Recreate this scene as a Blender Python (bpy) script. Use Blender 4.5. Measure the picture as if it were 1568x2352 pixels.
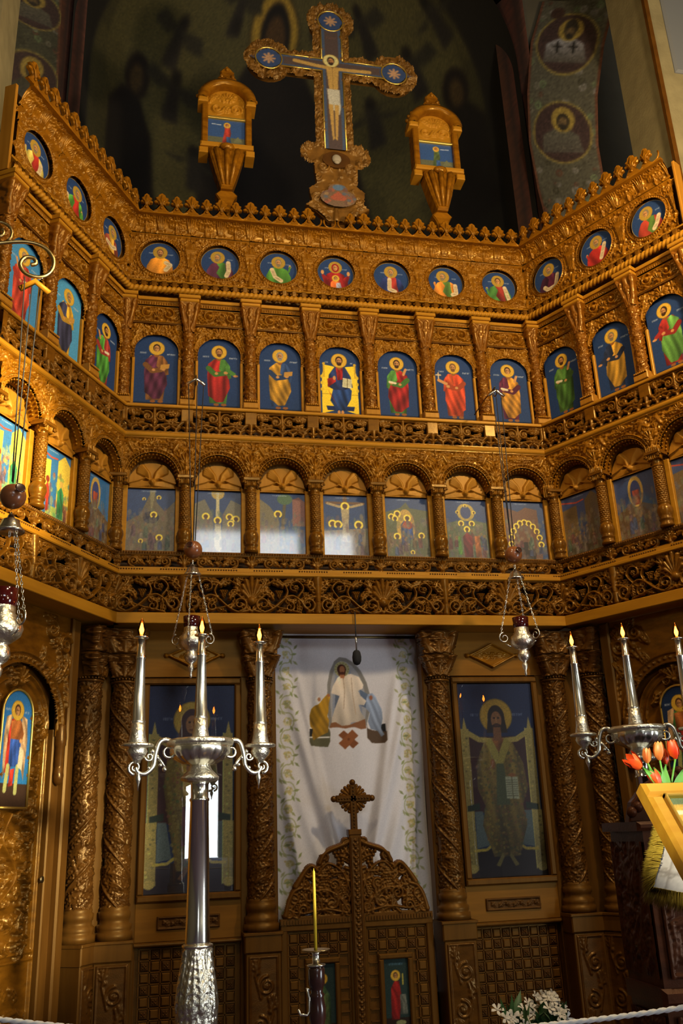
import bpy, math, random
import numpy as np
from mathutils import Matrix, Vector

random.seed(7)
rng = np.random.default_rng(11)
for _o in list(bpy.data.objects):
    bpy.data.objects.remove(_o)
scene = bpy.context.scene
COL = scene.collection
PI = math.pi

# ------------------------------------------------------------------ camera
CAM_LOC = (-1.425, -6.588, 1.600)
PITCH, YAW, ROLL = math.radians(19.708), math.radians(-11.963), math.radians(-2.283)
_c, _s = math.cos(YAW), math.sin(YAW)
_m1 = np.array([[_c, _s, 0], [-_s, _c, 0], [0, 0, 1]])
_c, _s = math.cos(PITCH), math.sin(PITCH)
_m2 = np.array([[1, 0, 0], [0, _c, _s], [0, -_s, _c]])
_c, _s = math.cos(ROLL), math.sin(ROLL)
_m3 = np.array([[_c, 0, _s], [0, 1, 0], [-_s, 0, _c]])
_R = _m3 @ _m2 @ _m1
cam_d = bpy.data.cameras.new('camera')
cam = bpy.data.objects.new('camera', cam_d)
COL.objects.link(cam)
cam_d.sensor_fit = 'VERTICAL'
cam_d.sensor_height = 36.0
cam_d.lens = 31.827
cam_d.clip_start = 0.05
cam_d.clip_end = 200
_M = Matrix.Identity(4)
for i in range(3):
    _M[i][0] = _R[0][i]
    _M[i][1] = _R[2][i]
    _M[i][2] = -_R[1][i]
    _M[i][3] = CAM_LOC[i]
cam.matrix_world = _M
scene.camera = cam

# ------------------------------------------------------------------ world, lamps, exposure
world = bpy.data.worlds.new('daylight')
scene.world = world
world.use_nodes = True
world.node_tree.nodes['Background'].inputs[0].default_value = (0.85, 0.93, 1.0, 1)
world.node_tree.nodes['Background'].inputs[1].default_value = 15.0

def lamp(name, kind, loc, energy, color, radius=0.1, target=None, spot=None, blend=0.5):
    d = bpy.data.lights.new(name, kind)
    d.energy = energy
    d.color = color
    if kind in ('POINT', 'SPOT'):
        d.shadow_soft_size = radius
    if spot:
        d.spot_size = math.radians(spot)
        d.spot_blend = blend
    o = bpy.data.objects.new(name, d)
    COL.objects.link(o)
    o.location = loc
    if target is not None:
        v = Vector(target) - Vector(loc)
        o.rotation_euler = v.to_track_quat('-Z', 'Y').to_euler()
    return o

WARM = (1.0, 0.775, 0.48)
lamp('chandelier_and_fill_lamp', 'POINT', (-1.0, -3.3, 5.75), 120, WARM, 0.14)
lamp('chandelier_and_fill_lamp', 'POINT', (2.3, -3.3, 6.0), 440, WARM, 0.14)
lamp('chandelier_and_fill_lamp', 'POINT', (-0.3, -2.4, 7.0), 75, WARM, 0.12)  # extra fill lamp added to brighten the cornice, not of the chandelier
lamp('nave_lamp', 'POINT', (-3.2, -7.5, 4.6), 30, WARM, 0.2)
lamp('nave_lamp', 'POINT', (2.6, -8.5, 5.2), 60, WARM, 0.2)
# spot lamps standing in for sun on left wing, lectern and candelabrum
lamp('sun_beam_lamp', 'SPOT', (3.9, -8.6, 5.6), 17000, (1.0, 0.84, 0.48), 0.06, (-2.48, -1.28, 3.95), 10, 0.9)
lamp('sun_beam_lamp', 'SPOT', (3.4, -8.2, 3.6), 2200, (1.0, 0.84, 0.48), 0.06, (-2.52, -1.42, 2.45), 6, 0.9)
lamp('sun_beam_lamp', 'SPOT', (-3.4, -7.8, 4.4), 2000, (1.0, 0.88, 0.60), 0.04, (0.50, -3.65, 1.72), 8, 0.5)
lamp('sun_beam_lamp', 'SPOT', (2.6, -7.4, 3.0), 4200, (1.0, 0.94, 0.80), 0.22, (-1.19, -1.84, 1.85), 13, 0.6)

vs = scene.view_settings
vs.view_transform = 'Standard'
vs.look = 'None'
vs.exposure = -0.08
vs.gamma = 1.0
vs.use_curve_mapping = False
try:
    scene.cycles.use_denoising = True
    scene.cycles.denoising_prefilter = 'ACCURATE'
    scene.cycles.denoising_input_passes = 'RGB_ALBEDO_NORMAL'
    scene.cycles.max_bounces = 6
    scene.cycles.diffuse_bounces = 3
    scene.cycles.glossy_bounces = 3
    scene.cycles.transparent_max_bounces = 8
    scene.cycles.sample_clamp_indirect = 4.0
    scene.cycles.caustics_reflective = False
    scene.cycles.caustics_refractive = False
except Exception:
    pass

# ------------------------------------------------------------------ helpers: materials
MATS = {}

def srgb(h):
    if isinstance(h, str):
        h = h.lstrip('#')
        h = [int(h[i:i + 2], 16) / 255 for i in (0, 2, 4)]
    return [((c + 0.055) / 1.055) ** 2.4 if c > 0.04045 else c / 12.92 for c in h]

def mat(name, color, rough=0.5, metal=0.0, coat=0.0, emit=None, estr=0.0, trans=0.0, alpha=1.0, spec=0.5):
    m = bpy.data.materials.new(name)
    m.use_nodes = True
    b = m.node_tree.nodes['Principled BSDF']
    c = srgb(color) if isinstance(color, str) else color
    b.inputs['Base Color'].default_value = (*c[:3], 1)
    b.inputs['Roughness'].default_value = rough
    b.inputs['Metallic'].default_value = metal
    b.inputs['Coat Weight'].default_value = coat
    b.inputs['Coat Roughness'].default_value = 0.12
    b.inputs['Specular IOR Level'].default_value = spec
    b.inputs['Transmission Weight'].default_value = trans
    b.inputs['Alpha'].default_value = alpha
    if emit is not None:
        e = srgb(emit) if isinstance(emit, str) else emit
        b.inputs['Emission Color'].default_value = (*e[:3], 1)
        b.inputs['Emission Strength'].default_value = estr
    MATS[name] = m
    return m

def noisy(name, c1, c2, scale=(8, 8, 8), rough=0.4, coat=0.0, bump=0.0, bump_scale=60.0, bump_dist=0.003, detail=4, metal=0.0,
          distort=0.0, rough2=None, vor=False, tint=None, spec=0.5):
    """procedural two-tone grain with an optional fine relief"""
    m = mat(name, c1, rough, metal, coat, spec=spec)
    if tint:
        m.node_tree.nodes['Principled BSDF'].inputs['Specular Tint'].default_value = (*tint, 1)
    nt = m.node_tree
    N, L = nt.nodes, nt.links
    b = N['Principled BSDF']
    tc = N.new('ShaderNodeTexCoord')
    mp = N.new('ShaderNodeMapping')
    mp.inputs['Scale'].default_value = scale
    L.new(tc.outputs['Object'], mp.inputs[0])
    nz = N.new('ShaderNodeTexNoise')
    nz.inputs['Scale'].default_value = 1.0
    nz.inputs['Detail'].default_value = detail
    nz.inputs['Distortion'].default_value = distort
    L.new(mp.outputs[0], nz.inputs['Vector'])
    cr = N.new('ShaderNodeValToRGB')
    a1 = srgb(c1) if isinstance(c1, str) else c1
    a2 = srgb(c2) if isinstance(c2, str) else c2
    cr.color_ramp.elements[0].color = (*a1, 1)
    cr.color_ramp.elements[0].position = 0.32
    cr.color_ramp.elements[1].color = (*a2, 1)
    cr.color_ramp.elements[1].position = 0.68
    L.new(nz.outputs[0], cr.inputs[0])
    L.new(cr.outputs[0], b.inputs['Base Color'])
    if rough2 is not None:
        mr = N.new('ShaderNodeMapRange')
        mr.inputs[3].default_value = rough
        mr.inputs[4].default_value = rough2
        L.new(nz.outputs[0], mr.inputs[0])
        L.new(mr.outputs[0], b.inputs['Roughness'])
    if bump > 0:
        if vor:
            n2 = N.new('ShaderNodeTexVoronoi')
            n2.inputs['Scale'].default_value = bump_scale
        else:
            n2 = N.new('ShaderNodeTexNoise')
            n2.inputs['Scale'].default_value = bump_scale
            n2.inputs['Detail'].default_value = 3
        L.new(tc.outputs['Object'], n2.inputs['Vector'])
        bp = N.new('ShaderNodeBump')
        bp.inputs['Strength'].default_value = bump
        bp.inputs['Distance'].default_value = bump_dist
        L.new(n2.outputs[0], bp.inputs['Height'])
        L.new(bp.outputs[0], b.inputs['Normal'])
    return m

def painted(name, rough=0.35, coat=0.0, coat_rough=0.06, bump=0.0):
    m = mat(name, (0.5, 0.5, 0.5), rough, 0.0, coat)
    nt = m.node_tree
    b = nt.nodes['Principled BSDF']
    a = nt.nodes.new('ShaderNodeVertexColor')
    a.layer_name = 'paint'
    nt.links.new(a.outputs[0], b.inputs['Base Color'])
    b.inputs['Coat Roughness'].default_value = coat_rough
    if bump > 0:
        tc = nt.nodes.new('ShaderNodeTexCoord')
        nz = nt.nodes.new('ShaderNodeTexNoise')
        nz.inputs['Scale'].default_value = 25
        nt.links.new(tc.outputs['Object'], nz.inputs['Vector'])
        bp = nt.nodes.new('ShaderNodeBump')
        bp.inputs['Strength'].default_value = bump
        bp.inputs['Distance'].default_value = 0.02
        nt.links.new(nz.outputs[0], bp.inputs['Height'])
        nt.links.new(bp.outputs[0], b.inputs['Normal'])
    return m

# carved walnut / lime wood, varnished
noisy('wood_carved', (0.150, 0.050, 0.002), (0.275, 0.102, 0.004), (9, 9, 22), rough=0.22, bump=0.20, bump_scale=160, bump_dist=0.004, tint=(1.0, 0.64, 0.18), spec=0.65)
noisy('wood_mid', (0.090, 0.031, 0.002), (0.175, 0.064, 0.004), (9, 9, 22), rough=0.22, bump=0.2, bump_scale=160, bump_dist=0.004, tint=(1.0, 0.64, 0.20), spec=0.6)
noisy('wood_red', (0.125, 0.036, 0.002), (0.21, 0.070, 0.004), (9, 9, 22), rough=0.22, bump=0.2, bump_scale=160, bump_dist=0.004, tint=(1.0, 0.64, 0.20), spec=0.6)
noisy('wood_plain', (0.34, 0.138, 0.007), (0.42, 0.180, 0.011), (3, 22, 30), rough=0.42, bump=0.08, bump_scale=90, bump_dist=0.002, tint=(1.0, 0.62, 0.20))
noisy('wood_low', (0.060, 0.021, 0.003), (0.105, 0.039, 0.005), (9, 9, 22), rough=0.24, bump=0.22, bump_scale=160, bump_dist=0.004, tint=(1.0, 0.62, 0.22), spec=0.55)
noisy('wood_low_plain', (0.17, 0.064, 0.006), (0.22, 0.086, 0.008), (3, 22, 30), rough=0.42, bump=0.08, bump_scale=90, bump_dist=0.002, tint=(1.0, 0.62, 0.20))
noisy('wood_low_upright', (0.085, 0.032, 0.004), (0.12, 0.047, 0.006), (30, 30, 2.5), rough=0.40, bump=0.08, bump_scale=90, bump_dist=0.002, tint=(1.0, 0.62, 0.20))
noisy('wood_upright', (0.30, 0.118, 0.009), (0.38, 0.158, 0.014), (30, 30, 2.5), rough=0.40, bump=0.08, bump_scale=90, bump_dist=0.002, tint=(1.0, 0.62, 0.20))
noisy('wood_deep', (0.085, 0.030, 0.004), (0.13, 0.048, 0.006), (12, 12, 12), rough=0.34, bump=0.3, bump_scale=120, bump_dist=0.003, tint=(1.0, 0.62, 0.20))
noisy('wood_inlay', (0.050, 0.019, 0.004), (0.085, 0.032, 0.006), (15, 15, 15), rough=0.42, bump=0.4, bump_scale=150, bump_dist=0.004, tint=(1.0, 0.62, 0.25), spec=0.35)
noisy('wood_void', (0.05, 0.025, 0.01), (0.07, 0.035, 0.012), (5, 5, 5), rough=0.9)
noisy('throne_wood', (0.030, 0.009, 0.004), (0.060, 0.017, 0.006), (6, 6, 20), rough=0.40, bump=0.3, bump_scale=70, bump_dist=0.003, tint=(1.0, 0.6, 0.35), spec=0.22)
noisy('gilt_cross_dimmed', (0.10, 0.042, 0.007), (0.20, 0.088, 0.014), (14, 14, 14), rough=0.30, bump=0.4, bump_scale=120, bump_dist=0.004, tint=(1.0, 0.75, 0.35))  # gilding darkened in colour for the weaker light up there
noisy('stand_wood', (0.035, 0.012, 0.008), (0.06, 0.02, 0.012), (10, 10, 10), rough=0.22, coat=0.5)
noisy('ball_wood', (0.22, 0.07, 0.022), (0.30, 0.10, 0.03), (20, 20, 40), rough=0.28, coat=0.5)
noisy('frame_yellow_wood', (0.52, 0.25, 0.015), (0.60, 0.32, 0.025), (3, 25, 25), rough=0.35, coat=0.3)
noisy('silver', (0.80, 0.75, 0.60), (0.90, 0.86, 0.72), (20, 20, 20), rough=0.20, metal=1.0, rough2=0.30)
noisy('silver_chased', (0.78, 0.72, 0.56), (0.88, 0.83, 0.68), (40, 40, 40), rough=0.26, metal=1.0, bump=0.8, bump_scale=70, bump_dist=0.006, rough2=0.38)
noisy('silver_polished', (0.84, 0.80, 0.66), (0.92, 0.88, 0.76), (20, 20, 4), rough=0.13, metal=1.0, rough2=0.19)
noisy('brass', (0.45, 0.30, 0.10), (0.58, 0.40, 0.15), (30, 30, 30), rough=0.3, metal=1.0)
noisy('dark_brass', (0.14, 0.10, 0.045), (0.20, 0.15, 0.06), (30, 30, 30), rough=0.4, metal=1.0)
mat('gold_leaf', (0.80, 0.52, 0.10), 0.32, 0.85)
mat('wire', (0.025, 0.022, 0.02), 0.5)
mat('black_foam', (0.012, 0.012, 0.013), 0.9)
mat('red_glass', (0.05, 0.003, 0.003), 0.08, 0, 0.6)
mat('bulb_glass', (1.0, 0.55, 0.25), 0.03, 0, 0, trans=1.0)
mat('flame', (1.0, 0.5, 0.1), 0.5, emit=(1.0, 0.36, 0.04), estr=28)
mat('wax', (0.92, 0.62, 0.04), 0.45, spec=0.4)
mat('cloth_white', (0.78, 0.76, 0.74), 0.8)
mat('fringe_gold', (0.62, 0.46, 0.06), 0.55)
mat('rope_cloth', (0.86, 0.84, 0.78), 0.7)
mat('bone', (0.30, 0.24, 0.15), 0.6)
mat('petal_white', (0.80, 0.74, 0.62), 0.6)
mat('leaf_dark', (0.05, 0.13, 0.035), 0.5)
mat('leaf_bright', (0.14, 0.42, 0.07), 0.4)
noisy('petal_tulip', (0.62, 0.020, 0.008), (0.80, 0.14, 0.012), (25, 25, 12), rough=0.4)
noisy('petal_tulip_pale', (0.62, 0.10, 0.03), (0.75, 0.42, 0.08), (25, 25, 12), rough=0.4)
noisy('plaster', (0.09, 0.075, 0.045), (0.12, 0.10, 0.06), (2, 2, 2), rough=0.8, bump=0.2, bump_scale=25, bump_dist=0.01)
noisy('plaster_ochre', (0.22, 0.17, 0.07), (0.30, 0.235, 0.10), (6, 6, 6), rough=0.8, bump=0.3, bump_scale=40, bump_dist=0.01)
noisy('carpet', (0.07, 0.05, 0.10), (0.11, 0.08, 0.15), (3, 3, 3), rough=0.9, bump=0.3, bump_scale=200)
painted('icon_paint', 0.6, coat=0.0, coat_rough=0.25)
MATS['icon_paint'].node_tree.nodes['Principled BSDF'].inputs['Specular IOR Level'].default_value = 0.15
painted('icon_paint_glazed', 0.5, coat=1.0, coat_rough=0.05)
painted('icon_paint_matt', 0.55, coat=0.2, coat_rough=0.3)
painted('fresco', 0.85, bump=0.1)
painted('curtain_paint', 0.85)

def glass_material(name, tint=(1, 1, 1), rough=0.0, ior=1.5):
    m = bpy.data.materials.new(name)
    m.use_nodes = True
    nt = m.node_tree
    nt.nodes.clear()
    out = nt.nodes.new('ShaderNodeOutputMaterial')
    mix = nt.nodes.new('ShaderNodeMixShader')
    tr = nt.nodes.new('ShaderNodeBsdfTransparent')
    tr.inputs[0].default_value = (*tint, 1)
    gl = nt.nodes.new('ShaderNodeBsdfGlossy')
    gl.inputs['Roughness'].default_value = rough
    fr = nt.nodes.new('ShaderNodeFresnel')
    fr.inputs[0].default_value = ior
    nt.links.new(fr.outputs[0], mix.inputs[0])
    nt.links.new(tr.outputs[0], mix.inputs[1])
    nt.links.new(gl.outputs[0], mix.inputs[2])
    nt.links.new(mix.outputs[0], out.inputs[0])
    MATS[name] = m
    return m

glass_material('pane_glass', ior=1.62)
glass_material('clear_bulb', (1.0, 0.62, 0.34), ior=1.5)

# ------------------------------------------------------------------ helpers: meshes
def np_mesh(name, V, F, smooth=True, cols=None, matname=None):
    """V (n,3); F (m,k) int array of quads or triangles"""
    V = np.ascontiguousarray(V, dtype=np.float32)
    F = np.ascontiguousarray(F, dtype=np.int32)
    me = bpy.data.meshes.new(name)
    k = F.shape[1]
    me.vertices.add(len(V))
    me.vertices.foreach_set('co', V.ravel())
    me.loops.add(F.size)
    me.loops.foreach_set('vertex_index', F.ravel())
    me.polygons.add(len(F))
    me.polygons.foreach_set('loop_start', np.arange(0, F.size, k, dtype=np.int32))
    if smooth:
        me.polygons.foreach_set('use_smooth', np.ones(len(F), dtype=bool))
    me.update(calc_edges=True)
    if cols is not None:
        ca = me.color_attributes.new('paint', 'FLOAT_COLOR', 'POINT')
        a = np.ones((len(V), 4), dtype=np.float32)
        a[:, :3] = cols
        ca.data.foreach_set('color', a.ravel())
    if matname:
        me.materials.append(MATS[matname])
    return me

def smooth3(pts, n=8):
    P = np.array(pts, float)
    out = []
    for q in np.linspace(0, len(P) - 1, n * (len(P) - 1) + 1):
        i = min(int(q), len(P) - 2)
        f = q - i
        p0, p1, p2, p3 = P[max(i - 1, 0)], P[i], P[i + 1], P[min(i + 2, len(P) - 1)]
        out.append(tuple(0.5 * ((2 * p1) + (-p0 + p2) * f + (2 * p0 - 5 * p1 + 4 * p2 - p3) * f * f + (-p0 + 3 * p1 - 3 * p2 + p3) * f ** 3)))
    return out

class MB:
    """collects simple solids into one mesh"""
    def __init__(s):
        s.v, s.f, s.sm = [], [], []

    def add(s, V, F, smooth=True):
        n = len(s.v)
        s.v.extend([tuple(p) for p in V])
        s.f.extend([tuple(i + n for i in f) for f in F])
        s.sm.extend([smooth] * len(F))
        return s

    def box(s, x0, x1, y0, y1, z0, z1):
        V = [(x, y, z) for z in (z0, z1) for y in (y0, y1) for x in (x0, x1)]
        F = [(0, 2, 3, 1), (4, 5, 7, 6), (0, 1, 5, 4), (2, 6, 7, 3), (0, 4, 6, 2), (1, 3, 7, 5)]
        return s.add(V, F, False)

    def bbox(s, x0, x1, y0, y1, z0, z1, b):
        """box with its front (low y) edges chamfered"""
        V = [(x0, y1, z0), (x1, y1, z0), (x1, y1, z1), (x0, y1, z1),
             (x0, y0 + b, z0), (x1, y0 + b, z0), (x1, y0 + b, z1), (x0, y0 + b, z1),
             (x0 + b, y0, z0 + b), (x1 - b, y0, z0 + b), (x1 - b, y0, z1 - b), (x0 + b, y0, z1 - b)]
        F = [(0, 3, 2, 1), (8, 9, 10, 11)]
        for i in range(4):
            j = (i + 1) % 4
            F += [(i, j, 4 + j, 4 + i), (4 + i, 4 + j, 8 + j, 8 + i)]
        return s.add(V, F, False)

    def lathe(s, prof, n=20, c=(0, 0, 0), flute=None, smooth=True):
        """prof: (r, z) from bottom to top; flute = (lobes, depth, z0, z1)"""
        V, F = [], []
        for r, z in prof:
            for i in range(n):
                a = 2 * PI * i / n
                rr = r
                if flute and flute[2] <= z <= flute[3]:
                    rr = r * (1 + flute[1] * math.cos(flute[0] * a))
                V.append((c[0] + rr * math.cos(a), c[1] + rr * math.sin(a), c[2] + z))
        for j in range(len(prof) - 1):
            for i in range(n):
                k = (i + 1) % n
                F.append((j * n + i, j * n + k, (j + 1) * n + k, (j + 1) * n + i))
        F.append(tuple(range(n))[::-1])
        F.append(tuple((len(prof) - 1) * n + i for i in range(n)))
        return s.add(V, F, smooth)

    def tube(s, pts, r, n=6, closed=False):
        """swept circle; r a number or a list"""
        P = [Vector(p) for p in pts]
        m = len(P)
        R = r if isinstance(r, (list, tuple, np.ndarray)) else [r] * m
        V, F = [], []
        t0 = (P[1] - P[0]).normalized()
        up = Vector((0, 0, 1)) if abs(t0.z) < 0.9 else Vector((1, 0, 0))
        u = t0.cross(up).normalized()
        for i in range(m):
            a = P[(i + 1) % m] if (closed or i < m - 1) else P[i]
            b = P[i - 1] if (closed or i > 0) else P[i]
            t = (a - b)
            t = t.normalized() if t.length > 1e-9 else t0
            u = (u - t * u.dot(t))
            u = u.normalized() if u.length > 1e-9 else t.orthogonal().normalized()
            w = t.cross(u)
            for k in range(n):
                an = 2 * PI * k / n
                V.append(P[i] + (u * math.cos(an) + w * math.sin(an)) * R[i])
        for i in range(m if closed else m - 1):
            j = (i + 1) % m
            for k in range(n):
                l = (k + 1) % n
                F.append((i * n + k, i * n + l, j * n + l, j * n + k))
        if not closed:
            F.append(tuple(range(n))[::-1])
            F.append(tuple((m - 1) * n + k for k in range(n)))
        return s.add(V, F, True)

    def ball(s, c, r, n=10, m=6, sc=(1, 1, 1)):
        V, F = [], []
        V.append((c[0], c[1], c[2] - r * sc[2]))
        for j in range(1, m):
            a = -PI / 2 + PI * j / m
            for i in range(n):
                b = 2 * PI * i / n
                V.append((c[0] + r * sc[0] * math.cos(a) * math.cos(b), c[1] + r * sc[1] * math.cos(a) * math.sin(b), c[2] + r * sc[2] * math.sin(a)))
        V.append((c[0], c[1], c[2] + r * sc[2]))
        for i in range(n):
            k = (i + 1) % n
            F.append((0, 1 + k, 1 + i))
            F.append((len(V) - 1, 1 + (m - 2) * n + i, 1 + (m - 2) * n + k))
            for j in range(m - 2):
                F.append((1 + j * n + i, 1 + j * n + k, 1 + (j + 1) * n + k, 1 + (j + 1) * n + i))
        return s.add(V, F, True)

    def sweep_x(s, prof, x0, x1):
        """profile (n, z) closed polygon swept along x; n points to the viewer (-y)"""
        m = len(prof)
        V = [(x, -p[0], p[1]) for x in (x0, x1) for p in prof]
        F = [(i, (i + 1) % m, m + (i + 1) % m, m + i) for i in range(m)]
        F += [tuple(range(m))[::-1], tuple(m + i for i in range(m))]
        return s.add(V, F, False)

    def slab(s, outline, y0, y1, bev=0.0):
        """convex-ish outline (x, z) given thickness from y0 (front) to y1, front edge chamfered"""
        m = len(outline)
        cx = sum(p[0] for p in outline) / m
        cz = sum(p[1] for p in outline) / m
        V = [(x, y1, z) for x, z in outline]
        V += [(x, y0 + bev, z) for x, z in outline]
        k = 2
        if bev > 0:
            for x, z in outline:
                dx, dz = cx - x, cz - z
                l = math.hypot(dx, dz) or 1
                V.append((x + dx / l * bev, y0, z + dz / l * bev))
            k = 3
        F = []
        for j in range(k - 1):
            for i in range(m):
                h = (i + 1) % m
                F.append((j * m + i, j * m + h, (j + 1) * m + h, (j + 1) * m + i))
        V.append((cx, y0 - 0.0, cz))
        V.append((cx, y1, cz))
        c = len(V) - 2
        for i in range(m):
            h = (i + 1) % m
            F.append(((k - 1) * m + i, (k - 1) * m + h, c))
            F.append((h, i, c + 1))
        return s.add(V, F, False)

    def mesh(s, name, matname=None):
        me = bpy.data.meshes.new(name)
        me.from_pydata(s.v, [], s.f)
        me.polygons.foreach_set('use_smooth', s.sm)
        me.update()
        if matname:
            me.materials.append(MATS[matname])
        return me

# ------------------------------------------------------------------ helpers: objects
def obj(name, me, parent=None, loc=(0, 0, 0), rot=(0, 0, 0), sc=(1, 1, 1), label=None):
    o = bpy.data.objects.new(name, me)
    COL.objects.link(o)
    o.parent = parent
    o.location = loc
    o.rotation_euler = rot
    o.scale = sc
    if label:
        o['label'] = label
    return o

def tag(o, label, cat, group=None, kind=None):
    o['label'] = label
    o['category'] = cat
    if group:
        o['group'] = group
    if kind:
        o['kind'] = kind
    return o

def thing(name, label, cat, loc=(0, 0, 0), rotz=0.0, group=None):
    o = obj(name, None, None, loc, (0, 0, rotz))
    o.empty_display_size = 0.1
    return tag(o, label, cat, group)

def struct(name, me, label=None, loc=(0, 0, 0), rot=(0, 0, 0)):
    o = obj(name, me, None, loc, rot)
    o['kind'] = 'structure'
    if label:
        o['label'] = label
    return o

# panels of the screen: origin and turn; s runs left to right, n towards the nave
ANG = math.radians(60.8)
HALF = 1.765
PANELS = {'c': (0.0, 0.0), 'l': (-HALF, ANG), 'r': (HALF, -ANG)}
BAY = 0.5
BAYS = {'c': [(i - 3) * BAY for i in range(7)], 'l': [-1.25 - .02, -0.75 - .02, -0.25 - .02], 'r': [0.27, 0.77, 1.27]}
JOINTS = {'c': [(i - 3.5) * BAY for i in range(8)], 'l': [-1.52, -1.02, -0.52, -0.02], 'r': [0.02, 0.52, 1.02, 1.52]}
SPAN = {'c': (-HALF, HALF), 'l': (-1.56, 0.0), 'r': (0.0, 1.56)}

def pmat(p):
    x, a = PANELS[p]
    return Matrix.Translation((x, 0, 0)) @ Matrix.Rotation(a, 4, 'Z')

def ppos(p, s, n, z):
    v = pmat(p) @ Vector((s, -n, z))
    return (v.x, v.y, v.z)

def pthing(p, name, label, cat, s=0.0, n=0.0, z=0.0, group=None):
    return thing(name, label, cat, ppos(p, s, n, z), PANELS[p][1], group)

# ------------------------------------------------------------------ carving: height fields
class Relief:
    """a carved board: x in [-W/2, W/2], z in [0, H]; h is the height of the carving above its ground"""
    def __init__(s, W, H, res=0.004):
        s.W, s.H = W, H
        s.nx = max(2, int(round(W / res)) + 1)
        s.nz = max(2, int(round(H / res)) + 1)
        s.x = np.linspace(-W / 2, W / 2, s.nx)
        s.z = np.linspace(0, H, s.nz)
        s.X, s.Z = np.meshgrid(s.x, s.z)
        s.h = np.zeros((s.nz, s.nx))
        s.keep = np.ones((s.nz, s.nx), bool)

    def _win(s, x0, x1, z0, z1):
        dx, dz = s.x[1] - s.x[0], s.z[1] - s.z[0]
        i0 = max(0, int(math.ceil((x0 + s.W / 2) / dx)))
        i1 = min(s.nx, int(math.floor((x1 + s.W / 2) / dx)) + 1)
        j0 = max(0, int(math.ceil(z0 / dz)))
        j1 = min(s.nz, int(math.floor(z1 / dz)) + 1)
        return i0, i1, j0, j1

    def blob(s, x, z, r, h, base=0.0):
        i0, i1, j0, j1 = s._win(x - r, x + r, z - r, z + r)
        if i1 <= i0 or j1 <= j0:
            return
        d = ((s.X[j0:j1, i0:i1] - x) ** 2 + (s.Z[j0:j1, i0:i1] - z) ** 2) / (r * r)
        v = np.where(d < 1, base + h * np.sqrt(np.clip(1 - d, 0, 1)), 0)
        np.maximum(s.h[j0:j1, i0:i1], v, out=s.h[j0:j1, i0:i1])

    def stroke(s, pts, w0, w1, h0, h1=None, base=0.0):
        h1 = h0 if h1 is None else h1
        P = np.asarray(pts, float)
        seg = np.hypot(*np.diff(P, axis=0).T)
        L = np.concatenate([[0], np.cumsum(seg)])
        if L[-1] <= 0:
            return
        step = max(0.003, min(w0, w1 if w1 > 0.004 else w0) * 0.45)
        n = max(2, int(L[-1] / step) + 1)
        t = np.linspace(0, L[-1], n)
        xs, zs = np.interp(t, L, P[:, 0]), np.interp(t, L, P[:, 1])
        for k in range(n):
            f = t[k] / L[-1]
            s.blob(xs[k], zs[k], w0 + (w1 - w0) * f, h0 + (h1 - h0) * f, base)

    def spiral(s, cx, cz, r, a0, turns, w0, w1, h, sgn=1, curl=0.18):
        n = max(8, int(turns * 22))
        t = np.linspace(0, 1, n)
        rr = r * (1 - (1 - curl) * t)
        a = a0 + sgn * 2 * PI * turns * t
        s.stroke(np.stack([cx + rr * np.cos(a), cz + rr * np.sin(a)], 1), w0, w1, h, h * 0.8)

    def leaf(s, x, z, ang, L, wid, h, bend=0.6, lobes=4):
        """acanthus leaf: bent rib with paired lobes"""
        n = 9
        t = np.linspace(0, 1, n)
        a = ang + bend * t
        px = x + np.concatenate([[0], np.cumsum(np.cos(a[:-1]) * L / (n - 1))])
        pz = z + np.concatenate([[0], np.cumsum(np.sin(a[:-1]) * L / (n - 1))])
        s.stroke(np.stack([px, pz], 1), wid * 0.30, wid * 0.12, h, h * 0.7)
        for k in range(lobes):
            f = (k + 0.6) / (lobes + 0.4)
            i = f * (n - 1)
            bx, bz, ba = np.interp(i, range(n), px), np.interp(i, range(n), pz), np.interp(i, range(n), a)
            ll = wid * (1.0 - 0.5 * abs(f - 0.35) * 1.6)
            for sg in (-1, 1):
                q = ba + sg * 0.95
                pts = [(bx, bz), (bx + math.cos(q) * ll * 0.6, bz + math.sin(q) * ll * 0.6),
                       (bx + math.cos(q - sg * 0.4) * ll, bz + math.sin(q - sg * 0.4) * ll)]
                s.stroke(pts, wid * 0.24, wid * 0.10, h * 0.75, h * 0.55)

    def rosette(s, x, z, r, h, n=6, a0=0.0):
        for k in range(n):
            a = a0 + 2 * PI * k / n
            s.blob(x + math.cos(a) * r * 0.6, z + math.sin(a) * r * 0.6, r * 0.42, h * 0.8)
        s.blob(x, z, r * 0.34, h * 1.15)

    def palmette(s, x, z, ang, L, h, n=7, spread=2.4):
        for k in range(n):
            f = k / (n - 1) - 0.5
            a = ang + f * spread
            l = L * (1 - 0.45 * (2 * abs(f)) ** 1.5)
            s.stroke([(x + math.cos(a) * l * 0.2, z + math.sin(a) * l * 0.2), (x + math.cos(a) * l, z + math.sin(a) * l)], L * 0.05, L * 0.13, h * 0.7, h)
        s.blob(x, z, L * 0.22, h * 1.1)

    def grapes(s, x, z, w, hh, h):
        r = w / 7
        rows = int(hh / (r * 1.6))
        for j in range(rows):
            k = max(1, int(round((w / (2 * r)) * (1 - j / rows) + 0.4)))
            for i in range(k):
                s.blob(x + (i - (k - 1) / 2) * 2 * r * 0.95, z - j * r * 1.65, r, h * 0.9)

    def bead_row(s, x0, x1, z, r, h, pitch=None):
        pitch = pitch or 2.3 * r
        n = max(1, int(round((x1 - x0) / pitch)))
        for i in range(n):
            s.blob(x0 + (i + 0.5) * (x1 - x0) / n, z, r, h)

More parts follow.
